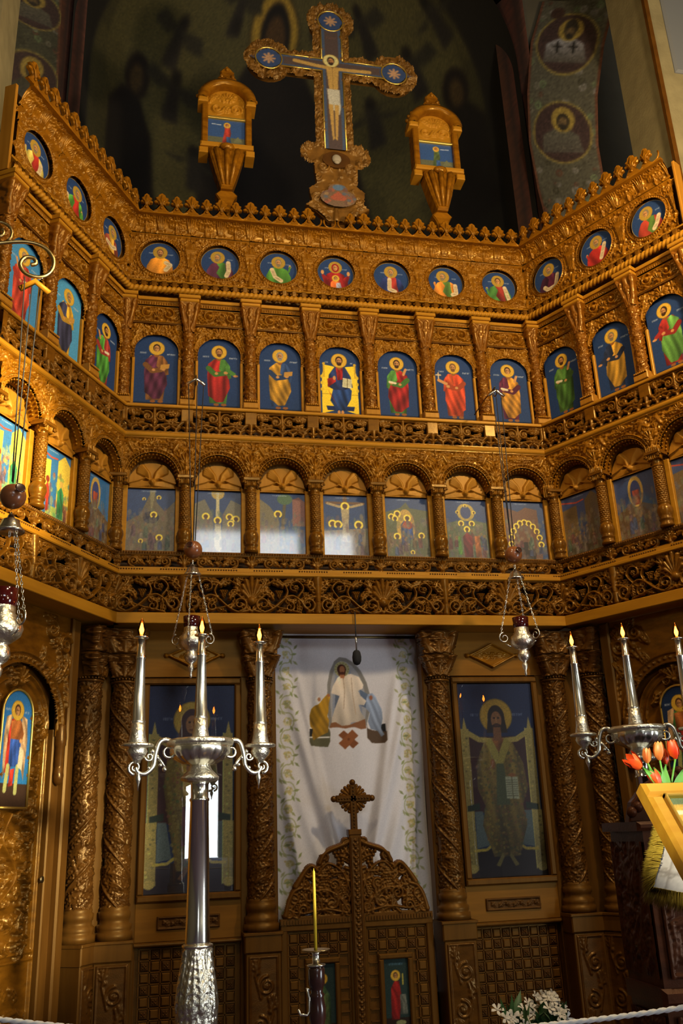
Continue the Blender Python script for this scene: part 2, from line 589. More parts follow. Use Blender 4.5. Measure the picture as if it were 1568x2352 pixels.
    def ring(s, cx, cz, r, w, h, a0=0, a1=2 * PI, rz=None):
        rz = rz or r
        a = np.linspace(a0, a1, 64)
        s.stroke(np.stack([cx + r * np.cos(a), cz + rz * np.sin(a)], 1), w, w, h)

    def bead_ring(s, cx, cz, r, br, h, a0=0, a1=2 * PI, rz=None, pitch=None):
        rz = rz or r
        n = int((a1 - a0) * r / (pitch or 2.3 * br))
        for k in range(n + 1):
            a = a0 + (a1 - a0) * k / n
            s.blob(cx + r * math.cos(a), cz + rz * math.sin(a), br, h)

    def band(s, x0, x1, z0, z1, h):
        i0, i1, j0, j1 = s._win(x0, x1, z0, z1)
        np.maximum(s.h[j0:j1, i0:i1], h, out=s.h[j0:j1, i0:i1])

    def sym(s):
        s.h = np.maximum(s.h, s.h[:, ::-1])
        return s

    def cut(s, mask):
        s.keep &= ~mask
        return s

    def filler(s, n, r0, r1, h, region=None):
        """small leaves and curls scattered over the bare ground"""
        for _ in range(n):
            x = random.uniform(-s.W / 2, s.W / 2)
            z = random.uniform(0, s.H)
            a = random.uniform(0, 2 * PI)
            l = random.uniform(r0, r1)
            b = random.uniform(-2.2, 2.2)
            pts = [(x + math.cos(a + b * t) * l * t, z + math.sin(a + b * t) * l * t) for t in np.linspace(0, 1, 5)]
            s.stroke(pts, l * 0.26, l * 0.10, h * random.uniform(0.6, 1.0), h * 0.4)

    def mesh(s, name, matname='wood_carved', pierced=False, eps=1e-4, prof=None, n0=0.0, hs=1.0):
        """front sheet facing -y; prof(t)->(n, z) bends the board; pierced drops the ground"""
        nz, nx = s.nz, s.nx
        s.h = s.h * hs
        keep = s.keep.copy()
        if pierced:
            keep &= s.h > eps
        if prof is not None:
            pn, pz = prof(s.z / s.H)
            N = pn[:, None] + s.h
            Zc = np.repeat(pz[:, None], nx, 1)
        else:
            N = n0 + s.h
            Zc = s.Z
        V = np.stack([s.X, -N, Zc], -1).reshape(-1, 3)
        idx = np.arange(nz * nx).reshape(nz, nx)
        a, b, c, d = idx[:-1, :-1], idx[:-1, 1:], idx[1:, 1:], idx[1:, :-1]
        if pierced:
            fm = keep[:-1, :-1].astype(int) + keep[:-1, 1:] + keep[1:, 1:] + keep[1:, :-1] >= 1
            fm &= s.keep[:-1, :-1] & s.keep[:-1, 1:] & s.keep[1:, 1:] & s.keep[1:, :-1]
        else:
            fm = keep[:-1, :-1] & keep[:-1, 1:] & keep[1:, 1:] & keep[1:, :-1]
        F = np.stack([a[fm], b[fm], c[fm], d[fm]], 1)
        used = np.zeros(nz * nx, bool)
        used[F.ravel()] = True
        remap = np.cumsum(used) - 1
        return np_mesh(name, V[used], remap[F], True, None, matname)

    def wrap(s, name, radius, matname='wood_carved'):
        """wrap the board round a shaft: W becomes the girth; radius(t) along the height"""
        nz, nx = s.nz, s.nx
        th = (s.X / s.W) * 2 * PI - PI / 2
        rr = np.array([radius(t) for t in s.z / s.H])[:, None] + s.h
        V = np.stack([rr * np.cos(th), rr * np.sin(th), s.Z], -1).reshape(-1, 3)
        idx = np.arange(nz * nx).reshape(nz, nx)
        F = np.stack([idx[:-1, :-1].ravel(), idx[:-1, 1:].ravel(), idx[1:, 1:].ravel(), idx[1:, :-1].ravel()], 1)
        return np_mesh(name, V, F, True, None, matname)

# ------------------------------------------------------------------ painting: colours on a fine grid
class Paint:
    """a painted board: x in [-W/2, W/2], z in [0, H], colours given as sRGB"""
    def __init__(s, W, H, res, bg, mottle=0.03):
        s.W, s.H = W, H
        s.nx = 2 * max(3, int(round(W / res))) + 1          # painted twice as fine as the mesh
        s.nz = 2 * max(3, int(round(H / res))) + 1
        s.x = np.linspace(-W / 2, W / 2, s.nx)
        s.z = np.linspace(0, H, s.nz)
        s.X, s.Z = np.meshgrid(s.x, s.z)
        s.c = np.zeros((s.nz, s.nx, 3)) + np.array(s.rgb(bg))
        s.mot = mottle

    @staticmethod
    def rgb(h):
        if isinstance(h, str):
            h = h.lstrip('#')
            return [int(h[i:i + 2], 16) / 255 for i in (0, 2, 4)]
        return list(h)

    def mask_poly(s, pts):
        P = np.asarray(pts, float)
        m = np.zeros(s.X.shape, bool)
        dx, dz = s.x[1] - s.x[0], s.z[1] - s.z[0]
        i0 = max(0, int((P[:, 0].min() + s.W / 2) / dx))
        i1 = min(s.nx, int((P[:, 0].max() + s.W / 2) / dx) + 2)
        j0 = max(0, int(P[:, 1].min() / dz))
        j1 = min(s.nz, int(P[:, 1].max() / dz) + 2)
        if i1 <= i0 or j1 <= j0:
            return m
        X, Z = s.X[j0:j1, i0:i1], s.Z[j0:j1, i0:i1]
        w = np.zeros(X.shape, bool)
        n = len(P)
        for i in range(n):
            (x1, z1), (x2, z2) = P[i], P[(i + 1) % n]
            if z1 == z2:
                continue
            c = ((z1 > Z) != (z2 > Z)) & (X < (x2 - x1) * (Z - z1) / (z2 - z1) + x1)
            w ^= c
        m[j0:j1, i0:i1] = w
        return m

    def fill(s, m, col, col2=None, a=1.0):
        c = np.array(s.rgb(col))
        if col2 is not None:                       # painted modelling from top to hem
            f = np.clip((s.Z - s.Z[m].min()) / max(1e-6, np.ptp(s.Z[m])), 0, 1)[..., None] if m.any() else 0
            c = np.array(s.rgb(col2)) * (1 - f) + c * f
            c = c[m] if m.any() else c
        s.c[m] = s.c[m] * (1 - a) + c * a

    def poly(s, pts, col, col2=None, a=1.0):
        s.fill(s.mask_poly(pts), col, col2, a)

    def ell(s, cx, cz, rx, rz, col, a=1.0):
        s.fill(((s.X - cx) / rx) ** 2 + ((s.Z - cz) / rz) ** 2 < 1, col, None, a)

    def ring(s, cx, cz, r0, r1, col, gap=None):
        d = np.hypot(s.X - cx, s.Z - cz)
        m = (d >= r0) & (d <= r1)
        if gap is not None:
            an = np.arctan2(s.Z - cz, s.X - cx)
            m &= ~((np.abs(an + PI / 2) < gap))
        s.fill(m, col)

    def line(s, pts, w, col, a=1.0):
        P = np.asarray(pts, float)
        for (x1, z1), (x2, z2) in zip(P[:-1], P[1:]):
            L2 = (x2 - x1) ** 2 + (z2 - z1) ** 2
            if L2 <= 0:
                continue
            t = np.clip(((s.X - x1) * (x2 - x1) + (s.Z - z1) * (z2 - z1)) / L2, 0, 1)
            d = np.hypot(s.X - x1 - t * (x2 - x1), s.Z - z1 - t * (z2 - z1))
            s.fill(d < w, col, None, a)

    def letters(s, x, z, w, h, col='#aab0b2'):
        """tiny inscription strokes"""
        h = h * 0.78
        n = max(2, int(w / (h * 1.0)))
        for k in range(n):
            cx = x - w / 2 + (k + 0.5) * w / n
            q = w / n * 0.30
            t = h * 0.12
            kind = random.randrange(4)
            s.line([(cx - q, z - h / 2), (cx - q, z + h / 2)], t, col)
            if kind != 1:
                s.line([(cx + q, z - h / 2), (cx + q, z + h / 2)], t, col)
            if kind in (0, 2):
                s.line([(cx - q, z), (cx + q, z)], t, col)
            if kind in (1, 3):
                s.line([(cx - q, z + h / 2), (cx + q, z + h / 2)], t, col)

    def folds(s, m, n, amp=0.18, freq=None):
        """brushed drapery folds inside mask m"""
        if not m.any():
            return
        wx = max(1e-6, np.ptp(s.X[m]))
        x = (s.X - s.X[m].min()) / wx
        z = (s.Z - s.Z[m].min()) / wx
        k, sl = rng.uniform(0, 6.28, 4), rng.uniform(-0.5, 0.5, 3)
        w = 0.55 * np.sin(0.8 * n * 2 * (x + sl[0] * z) + k[0] + 1.4 * np.sin(1.7 * z + 2 * x + k[3]))
        w = w + 0.45 * np.sin(1.7 * n * 2 * (x + sl[1] * z) + k[1] + 1.8 * np.sin(2.3 * z + k[2]))
        w = w - 0.35 * (np.abs(2 * x - 1)) + 0.1          # modelled towards the edges by the painter
        s.c[m] = np.clip(s.c[m] * (1 + amp * 1.2 * w[m][:, None]), 0, 1)

    def mesh(s, name, matname, keep=None, warp=None, flip=False):
        p = np.pad(s.c, ((1, 1), (1, 1), (0, 0)), 'edge')
        c = 0.25 * p[1:-1, 1:-1] + 0.125 * (p[:-2, 1:-1] + p[2:, 1:-1] + p[1:-1, :-2] + p[1:-1, 2:]) + 0.0625 * (p[:-2, :-2] + p[2:, 2:] + p[:-2, 2:] + p[2:, :-2])
        c = c[::2, ::2]
        SX, SZ = s.X[::2, ::2], s.Z[::2, ::2]
        nz, nx = SX.shape
        keep = keep[::2, ::2] if keep is not None else None
        c = c + rng.normal(0, s.mot, c.shape[:2])[..., None] * c
        c = np.clip(c, 0, 1)
        lin = np.where(c > 0.04045, ((c + 0.055) / 1.055) ** 2.4, c / 12.92)
        if warp is None:
            V = np.stack([SX, np.zeros_like(SX), SZ], -1)
        else:
            V = warp(SX, SZ)
        V = V.reshape(-1, 3)
        idx = np.arange(nz * nx).reshape(nz, nx)
        a, b, cc, d = idx[:-1, :-1], idx[:-1, 1:], idx[1:, 1:], idx[1:, :-1]
        fm = np.ones(a.shape, bool)
        if keep is not None:
            fm = keep[:-1, :-1] & keep[:-1, 1:] & keep[1:, 1:] & keep[1:, :-1]
        F = np.stack([a[fm], b[fm], cc[fm], d[fm]], 1)
        if flip:
            F = F[:, ::-1]
        used = np.zeros(len(V), bool)
        used[F.ravel()] = True
        remap = np.cumsum(used) - 1
        return np_mesh(name, V[used], remap[F], True, lin.reshape(-1, 3)[used], matname)

# ================================================================== the setting
def boxes(name, lst, matname):
    m = MB()
    for b in lst:
        m.box(*b)
    return m.mesh(name, matname)

NX, WY, CEIL = 5.6, -20.0, 12.6
struct('floor', boxes('floor', [(-NX, NX, WY, 4.2, -0.12, 0.0)], 'carpet'), 'dark carpeted church floor')
# west wall with the open door and a row of high windows
DX0, DX1, DZ1 = -0.50, 0.42, 2.05
WZ0, WZ1 = 8.2, 10.7
wl = [(-NX, DX0, WY - 0.4, WY, 0, WZ0), (DX1, NX, WY - 0.4, WY, 0, WZ0), (DX0, DX1, WY - 0.4, WY, DZ1, WZ0),
      (-NX, -0.4, WY - 0.4, WY, WZ0, WZ1), (4.6, NX, WY - 0.4, WY, WZ0, WZ1), (1.15, 1.4, WY - 0.4, WY, WZ0, WZ1),
      (2.85, 3.1, WY - 0.4, WY, WZ0, WZ1), (-NX, NX, WY - 0.4, WY, WZ1, CEIL)]
struct('wall_west', boxes('wall_west', wl, 'plaster'), 'plain plaster west wall with open door')
struct('wall_north', boxes('wall_north', [(-NX - 0.3, -NX, WY, 4.2, 0, CEIL)], 'plaster'))
# south wall with an open side door near the choir
SY0, SY1, SZ1 = -7.0, -5.0, 2.6
struct('wall_south', boxes('wall_south', [(NX, NX + 0.3, WY, SY0, 0, CEIL), (NX, NX + 0.3, SY1, 4.2, 0, CEIL), (NX, NX + 0.3, SY0, SY1, SZ1, CEIL)], 'plaster'))
struct('ceiling', boxes('ceiling', [(-NX, NX, WY, 4.2, CEIL, CEIL + 0.2)], 'plaster'))
struct('wall_east', boxes('wall_east', [(-NX, -2.62, 1.0, 1.3, 0, CEIL), (2.62, NX, 1.0, 1.3, 0, CEIL), (-NX, NX, 3.9, 4.1, 0, CEIL)], 'plaster'))
for nm, loc, sx, sz, rz in (('door_daylight', (-0.04, WY - 0.02, 1.02), 0.92, 2.05, 0), ('window_daylight', (2.1, WY - 0.02, 9.45), 5.0, 2.5, 0), ('side_door_daylight', (NX + 0.02, -6.0, 1.3), 2.0, 2.6, 90)):
    d = bpy.data.lights.new(nm, 'AREA')
    d.shape = 'RECTANGLE'
    d.size, d.size_y = sx, sz
    d.cycles.is_portal = True
    o = bpy.data.objects.new(nm, d)
    COL.objects.link(o)
    o.location = loc
    o.rotation_euler = (math.radians(90), 0, math.radians(rz))

# ---- painted apse: half drum under a half dome, sooty, its colours also darkened for the dim light
AR, AZ, AY = 2.5, 10.0, 1.0
AP = Paint(PI * AR, 9.2, 0.026, '#3e391c', 0.06)
V0 = 4.7                                            # height of the board's foot

def av(v):
    return v - V0
AP.ell(0.0, av(11.3), 3.0, 2.6, '#524c28')
for k in range(26):                                  # age blotches
    AP.ell(rng.uniform(-3.8, 3.8), av(rng.uniform(8, 13)), rng.uniform(0.2, 0.7), rng.uniform(0.2, 0.6), random.choice(['#474120', '#564f2a', '#3e391c']), 0.5)
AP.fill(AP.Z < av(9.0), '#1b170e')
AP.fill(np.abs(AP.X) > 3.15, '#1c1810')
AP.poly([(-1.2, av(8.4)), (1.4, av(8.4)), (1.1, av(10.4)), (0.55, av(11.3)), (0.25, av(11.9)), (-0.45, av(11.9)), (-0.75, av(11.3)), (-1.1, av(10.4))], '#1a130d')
AP.ell(-0.18, av(12.12), 0.52, 0.50, '#3a3118')
AP.ell(-0.18, av(12.12), 0.47, 0.45, '#a5852f')
AP.ell(-0.16, av(12.08), 0.30, 0.38, '#140f0a')
AP.ell(-0.16, av(12.03), 0.20, 0.27, '#4a3418')
AP.poly([(-0.42, av(11.9)), (0.12, av(11.9)), (0.2, av(11.5)), (-0.5, av(11.5))], '#140f0a')
for s_, fx in ((-1, -2.25), (1, 2.75)):              # attendant figures
    AP.poly([(fx - 0.45, av(8.6)), (fx + 0.5, av(8.6)), (fx + 0.38, av(10.0)), (fx + 0.15, av(10.4)), (fx - 0.2, av(10.4)), (fx - 0.42, av(10.0))], '#171009')
    AP.ell(fx, av(10.66), 0.22, 0.30, '#1a1109')
    AP.ell(fx, av(10.62), 0.12, 0.2, '#463619')
for ax, az_, q in ((-1.86, 11.5, 1), (-1.65, 10.85, 1), (-1.2, 10.0, -1), (1.6, 12.05, 1), (1.42, 10.9, -1), (2.2, 11.3, 1), (-1.0, 12.3, 1), (2.9, 11.65, -1)):
    AP.ell(ax, av(az_ + 0.18), 0.09, 0.11, '#191309')
    AP.poly([(ax - 0.08, av(az_ + 0.12)), (ax + 0.1, av(az_ + 0.12)), (ax + 0.16, av(az_ - 0.4)), (ax - 0.1, av(az_ - 0.45))], '#27221a')
    for t in (-1, 1):
        AP.poly([(ax, av(az_ + 0.1)), (ax + t * 0.42 * q, av(az_ + 0.16)), (ax + t * 0.5, av(az_ - 0.05)), (ax + t * 0.2, av(az_ - 0.08))], '#2e2a1c')
AP.letters(-0.95, av(12.02), 0.16, 0.18, '#18120a')
AP.letters(0.62, av(12.1), 0.2, 0.18, '#18120a')

for _ in range(3):                                   # soft, sooty edges
    q_ = np.pad(AP.c, ((2, 2), (2, 2), (0, 0)), 'edge')
    AP.c = (q_[2:-2, 2:-2] + q_[:-4, 2:-2] + q_[4:, 2:-2] + q_[2:-2, :-4] + q_[2:-2, 4:]) / 5

def apse_warp(X, Z):
    th = X / AR
    v = Z + V0
    el = np.clip((v - AZ) / AR, 0, PI / 2 - 0.01)
    r = AR * np.cos(el)
    z = np.where(v < AZ, v, AZ + AR * np.sin(el))
    return np.stack([r * np.sin(th), AY + r * np.cos(th), z], -1)
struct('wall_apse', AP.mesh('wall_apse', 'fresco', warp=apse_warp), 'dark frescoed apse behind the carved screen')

def strip(name, Lp, Rp, P, label=None):
    """painted wall strip between two edge lines (x, y, z lists from top to bottom)"""
    Lp, Rp = np.array(Lp), np.array(Rp)

    def warp(X, Z):
        f = 1 - Z / P.H
        g = (X / P.W + 0.5)[..., None]
        tl = np.linspace(0, 1, len(Lp))
        tr = np.linspace(0, 1, len(Rp))
        A = np.stack([np.interp(f, tl, Lp[:, i]) for i in range(3)], -1)
        B = np.stack([np.interp(f, tr, Rp[:, i]) for i in range(3)], -1)
        return A * (1 - g) + B * g
    return struct(name, P.mesh(name, 'fresco', warp=warp), label)

def strip_paint(med, base='#4d4937', W=0.9, H=3.6):
    P = Paint(W, H, 0.022, base, 0.08)
    for k in range(170):                             # painted vine scrolls
        x, z = rng.uniform(-W / 2, W / 2), rng.uniform(0, H)
        c = random.choice(['#6d6754', '#33301f', '#5a3a28', '#5c6a44', '#7a7568'])
        r = rng.uniform(0.015, 0.04)
        P.ring(x, z, r * 0.6, r * 1.2, c)
    P.fill(np.abs(P.X) > W / 2 - 0.03, '#5a3420')
    for cz, hat, rb in med:
        P.ell(0, cz, 0.385, 0.40, '#7c6d34')
        P.ell(0, cz, 0.36, 0.375, '#3a2a24')
        P.poly([(-0.27, cz - 0.25), (0.27, cz - 0.25), (0.22, cz - 0.02), (0.08, cz + 0.06), (-0.08, cz + 0.06), (-0.24, cz - 0.02)], rb, '#4a4438')
        P.ell(0.02, cz + 0.17, 0.15, 0.155, '#8a7432')
        P.ell(0.02, cz + (0.19 if hat else 0.15), 0.085, 0.13 if hat else 0.1, '#2b2418')
        P.ell(0.02, cz + 0.13, 0.055, 0.075, '#5c4a2c')
        P.ell(0.02, cz + 0.08, 0.05, 0.04, '#2a2419')
        if hat:
            for x in (-0.1, 0.1):
                P.line([(x, cz - 0.12), (x, cz)], 0.014, '#1a1712')
                P.line([(x - 0.05, cz - 0.05), (x + 0.05, cz - 0.05)], 0.014, '#1a1712')
    return P
RL = [(2.88, .9, 10.96), (2.65, .9, 10.27), (2.52, .9, 9.5), (2.46, .9, 8.79), (2.49, .9, 8.14), (2.56, .9, 7.52), (2.56, .9, 5.0)]
RR = [(3.24, 0, 10.04), (3.00, 0, 9.35), (2.82, 0, 8.63), (2.74, 0, 8.0), (2.74, 0, 7.53), (2.78, 0, 6.9), (2.9, 0, 4.5)]
SR = strip_paint([(3.02, True, '#8d8a84'), (1.92, False, '#54503f')])
SR.ell(-0.2, 3.42, 0.09, 0.08, '#3a261c')
SR.c = np.clip(SR.c * np.array([1.28, 1.30, 1.42]), 0, 1)  # bluish daylight on this soffit put into its paint
strip('wall_arch_south', RL, RR, SR, 'arch soffit painted with bishop and saint roundels')
LL = [(-3.05, 0, 9.1), (-2.98, 0, 8.6), (-2.92, 0, 7.6), (-2.92, 0, 6.6), (-2.92, 0, 4.5)]
LR = [(-2.61, .9, 9.95), (-2.59, .9, 9.3), (-2.57, .9, 8.6), (-2.6, .9, 7.8), (-2.62, .9, 5.0)]
SL = strip_paint([(3.25, False, '#54503f'), (2.1, False, '#3c3826'), (0.9, False, '#3c3826')], base='#3f3d2b', W=0.75)
strip('wall_arch_north', LL, LR, SL, 'arch soffit painted with saint roundels and vines')
# jambs of the apse arch: banded mouldings
for sg, nm in ((1, 'trim_1'), (-1, 'trim_2')):
    P = Paint(0.34, 6.2, 0.04, '#2e1a10', 0.08)
    P.fill(np.abs(P.X) < 0.05, '#4a2414')
    P.fill(P.X > 0.13, '#6a4030')
    P.fill(P.X < -0.12, '#4b2a16')
    e1 = [(sg * 2.40, 1.3, 11.2), (sg * 2.40, 1.3, 5.0)]
    e2 = [(sg * 2.62, 0.9, 11.2), (sg * 2.60, 0.9, 5.0)]
    strip(nm, e1 if sg > 0 else e2, e2 if sg > 0 else e1, P)
# nearer nave piers
m = MB()
m.box(2.83, 3.4, -1.0, -0.4, 3.0, CEIL)
struct('wall_pier_south', m.mesh('wall_pier_south', 'plaster_ochre'), 'ochre nave pier beside the screen')
m = MB()
for x0, x1, z0, z1 in ((2.98, 3.36, 7.95, 9.6),):
    m.bbox(x0, x1, -1.03, -1.0, z0, z1, 0.02)
o = obj('painted_panel', m.mesh('painted_panel', 'cloth_white'), bpy.data.objects['wall_pier_south'])
o.data.materials.clear()
o.data.materials.append(mat('panel_grey', (0.16, 0.16, 0.15), 0.8))
m = MB()
m.box(2.80, 2.84, -1.02, -0.98, 3.0, CEIL)
obj('edge_band', m.mesh('edge_band', 'wood_deep'), bpy.data.objects['wall_pier_south'])
m = MB()
m.box(-3.4, -2.74, -1.0, -0.4, 3.0, CEIL)
struct('wall_pier_north', m.mesh('wall_pier_north', 'plaster_ochre'), 'ochre nave pier at the far side')

# ================================================================== carved screen: unit meshes shared by the bays
def half_round(n0, z0, z1, bulge, k=8):
    zc, r = (z0 + z1) / 2, (z1 - z0) / 2
    pts = [(-0.02, z0)]
    for i in range(k + 1):
        a = -PI / 2 + PI * i / k
        pts.append((n0 + bulge * math.cos(a), zc + r * math.sin(a)))
    pts.append((-0.02, z1))
    return pts

U = {}
# -- cresting
def finial_outline(w, h):
    half = [(0.50, 0.0), (0.34, 0.07), (0.20, 0.20), (0.17, 0.34), (0.26, 0.44), (0.45, 0.46), (0.52, 0.54), (0.38, 0.60), (0.36, 0.66), (0.44, 0.74), (0.26, 0.80), (0.20, 0.92), (0.0, 1.0)]
    pts = [(x * w, z * h) for x, z in half]
    return pts + [(-x, z) for x, z in pts[-2::-1]]
def finial_mesh(name, w, h):
    mb = MB().slab(finial_outline(w, h), -0.02, 0.012, 0.008)
    for a in (-0.5, 0.0, 0.5):
        mb.tube([(0, -0.02, 0.2 * h), (0.5 * a * w * 0.5, -0.028, 0.5 * h), (a * w * 0.72, -0.02, (0.86 - abs(a) * 0.5) * h)], [0.006, 0.009, 0.005], 5)
    mb.ball((0, -0.024, 0.16 * h), 0.013, 8, 4)
    return mb.mesh(name, 'wood_carved')
U['finial_wide'] = finial_mesh('finial_wide', 0.128, 0.192)
U['finial_slim'] = finial_mesh('finial_slim', 0.100, 0.176)
mb = MB()
for k in range(4):
    xc = -0.25 + 0.125 * k + 0.0625
    mb.tube([(xc + 0.052 * math.cos(a), -0.012, 0.062 + 0.058 * math.sin(a)) for a in np.linspace(PI * 0.9, PI * 2.1, 11)], 0.0085, 5)
mb.box(-0.25, 0.25, -0.018, 0.02, -0.012, 0.008)
U['crest_rail'] = mb.mesh('crest_rail', 'wood_carved')

# -- cove with acanthus bosses
r = Relief(0.5, 0.16, 0.0042)
for cx in (-0.125, 0.125):
    r.rosette(cx, 0.105, 0.034, 0.026, 5, PI / 2)
    for sg in (-1, 1):
        r.leaf(cx, 0.085, PI / 2 + sg * 1.5, 0.085, 0.04, 0.02, -sg * 0.9, 3)
        r.leaf(cx, 0.045, PI / 2 + sg * 1.1, 0.06, 0.028, 0.015, sg * 0.5, 3)
    r.stroke([(cx, 0.01), (cx, 0.085)], 0.009, 0.013, 0.014)
for cx in (-0.25, 0.0, 0.25):
    for q in (-0.028, -0.014, 0.0, 0.014, 0.028):
        r.stroke([(cx + q * 0.6, 0.02), (cx + q * 1.3, 0.12)], 0.0055, 0.0075, 0.012)
    r.rosette(cx, 0.135, 0.02, 0.018, 5)
r.filler(90, 0.012, 0.03, 0.010)
U['cove'] = r.mesh('cove', prof=lambda t: (0.02 + 0.095 * (1 - np.cos(t * PI / 2)), 0.02 + 0.125 * np.sin(t * PI / 2)), hs=1.5)

# -- roundel frieze
r = Relief(0.5, 0.46, 0.0042)
MC = 0.236
r.filler(520, 0.018, 0.045, 0.013)
for sg in (-1, 1):
    x = sg * 0.25
    r.band(x - 0.05, x + 0.05, 0.315, 0.335, 0.022)
    r.band(x - 0.04, x + 0.04, 0.30, 0.316, 0.016)
    for k in range(-3, 4):
        r.stroke([(x + k * 0.011, 0.30), (x + k * 0.005, 0.16)], 0.0058, 0.004, 0.018)
        r.stroke([(x + k * 0.012, 0.345), (x + k * 0.016, 0.40)], 0.006, 0.009, 0.014)
    r.stroke([(x, 0.03), (x, 0.125)], 0.026, 0.004, 0.024, 0.012)
    r.leaf(x - sg * 0.02, 0.03, PI / 2 + sg * 1.25, 0.10, 0.05, 0.016, sg * 0.9, 3)
    r.leaf(x - sg * 0.03, 0.42, -PI / 2 - sg * 0.9, 0.10, 0.045, 0.016, -sg * 0.8, 3)
    r.spiral(sg * 0.185, 0.07, 0.032, 0, 1.3, 0.008, 0.005, 0.018, sg)
    r.spiral(sg * 0.19, 0.40, 0.03, 0, 1.3, 0.008, 0.005, 0.018, -sg)
r.ring(0, MC, 0.192, 0.006, 0.014)
r.bead_ring(0, MC, 0.179, 0.0072, 0.016, pitch=0.021)
r.ring(0, MC, 0.166, 0.006, 0.018)
r.band(-0.25, 0.25, 0.45, 0.46, 0.022)
r.cut(((r.X ** 2 + (r.Z - MC) ** 2) < 0.1625 ** 2))
U['frieze_field'] = r.mesh('frieze_field', hs=1.7)

# -- dentil and rope
mb = MB().bbox(-0.021, 0.021, -0.062, 0.0, 0.0, 0.058, 0.006)
mb.bbox(-0.033, 0.033, -0.052, 0.0, 0.022, 0.042, 0.004)
U['dentil'] = mb.mesh('dentil', 'wood_mid')

def rope_mesh(x0, x1, r0, lobes=2, pitch=0.075):
    n = int((x1 - x0) / 0.0085)
    k = 12
    S = np.linspace(x0, x1, n)[:, None]
    A = np.linspace(0, 2 * PI, k, endpoint=False)[None, :]
    R = r0 * (1 + 0.20 * np.cos(lobes * (A - S * 2 * PI / pitch / lobes * 2)))
    V = np.stack([np.repeat(S, k, 1), -R * np.cos(A), R * np.sin(A)], -1).reshape(-1, 3)
    i = np.arange(n - 1)[:, None] * k
    j = np.arange(k)[None, :]
    F = np.stack([i + j, i + (j + 1) % k, i + k + (j + 1) % k, i + k + j], -1).reshape(-1, 4)
    return np_mesh('rope_moulding', V, F, True, None, 'wood_plain')

# -- apostle tier units
r = Relief(0.385, 0.145, 0.0042)
r.band(-0.2, 0.2, 0.0, 0.008, 0.012)
r.band(-0.2, 0.2, 0.137, 0.145, 0.012)
r.filler(70, 0.015, 0.035, 0.010)
r.palmette(0, 0.035, PI / 2, 0.06, 0.022, 7)
for sg in (-1, 1):
    r.spiral(sg * 0.085, 0.078, 0.05, PI / 2 + sg * 0.4, 1.5, 0.011, 0.008, 0.024, -sg)
    r.blob(sg * 0.085, 0.085, 0.022, 0.03)
    r.leaf(sg * 0.11, 0.035, 0.4 if sg > 0 else PI - 0.4, 0.075, 0.045, 0.018, sg * 0.8, 3)
    r.leaf(sg * 0.13, 0.105, 0.2 if sg > 0 else PI - 0.2, 0.055, 0.035, 0.018, -sg * 0.8, 3)
    r.leaf(sg * 0.02, 0.12, PI / 2 - sg * 1.9, 0.06, 0.03, 0.015, sg * 0.6, 3)
U['panel_frieze'] = r.mesh('panel_frieze', hs=1.5)

r = Relief(0.395, 0.035, 0.0042)
r.band(-0.2, 0.2, 0.0, 0.006, 0.010)
r.bead_row(-0.197, 0.197, 0.018, 0.0085, 0.012)
r.band(-0.2, 0.2, 0.029, 0.035, 0.014)
U['bead_band'] = r.mesh('bead_band')

AH, AW, ASPR = 0.150, 0.170, 0.06            # arch of the standing icons: rise, half width, springing in board
r = Relief(0.43, 0.325, 0.0042)
r.filler(330, 0.02, 0.05, 0.014)
for sg in (-1, 1):
    r.leaf(sg * 0.20, 0.10, PI / 2 + sg * 0.15, 0.13, 0.05, 0.018, sg * 0.5, 4)
    r.leaf(sg * 0.17, 0.22, PI / 2 + sg * 0.7, 0.11, 0.05, 0.018, -sg * 0.9, 4)
    r.spiral(sg * 0.165, 0.285, 0.028, 0, 1.4, 0.008, 0.005, 0.02, sg)
r.palmette(0, 0.225, PI / 2, 0.075, 0.02, 7)
r.bead_ring(0, ASPR, AW + 0.020, 0.010, 0.014, 0, PI, AH + 0.020, 0.026)
r.ring(0, ASPR, AW + 0.005, 0.006, 0.012, 0, PI, AH + 0.005)
r.cut(((r.X / AW) ** 2 + ((r.Z - ASPR) / AH) ** 2 < 1) | ((r.Z < ASPR) & (np.abs(r.X) < AW)))
U['icon_arch'] = r.mesh('icon_arch', 'wood_carved', hs=1.5)
# wooden jambs beside the icons
U['jamb'] = MB().bbox(-0.0115, 0.0115, -0.024, 0.02, 0.0, 0.425, 0.005).mesh('jamb', 'wood_plain')

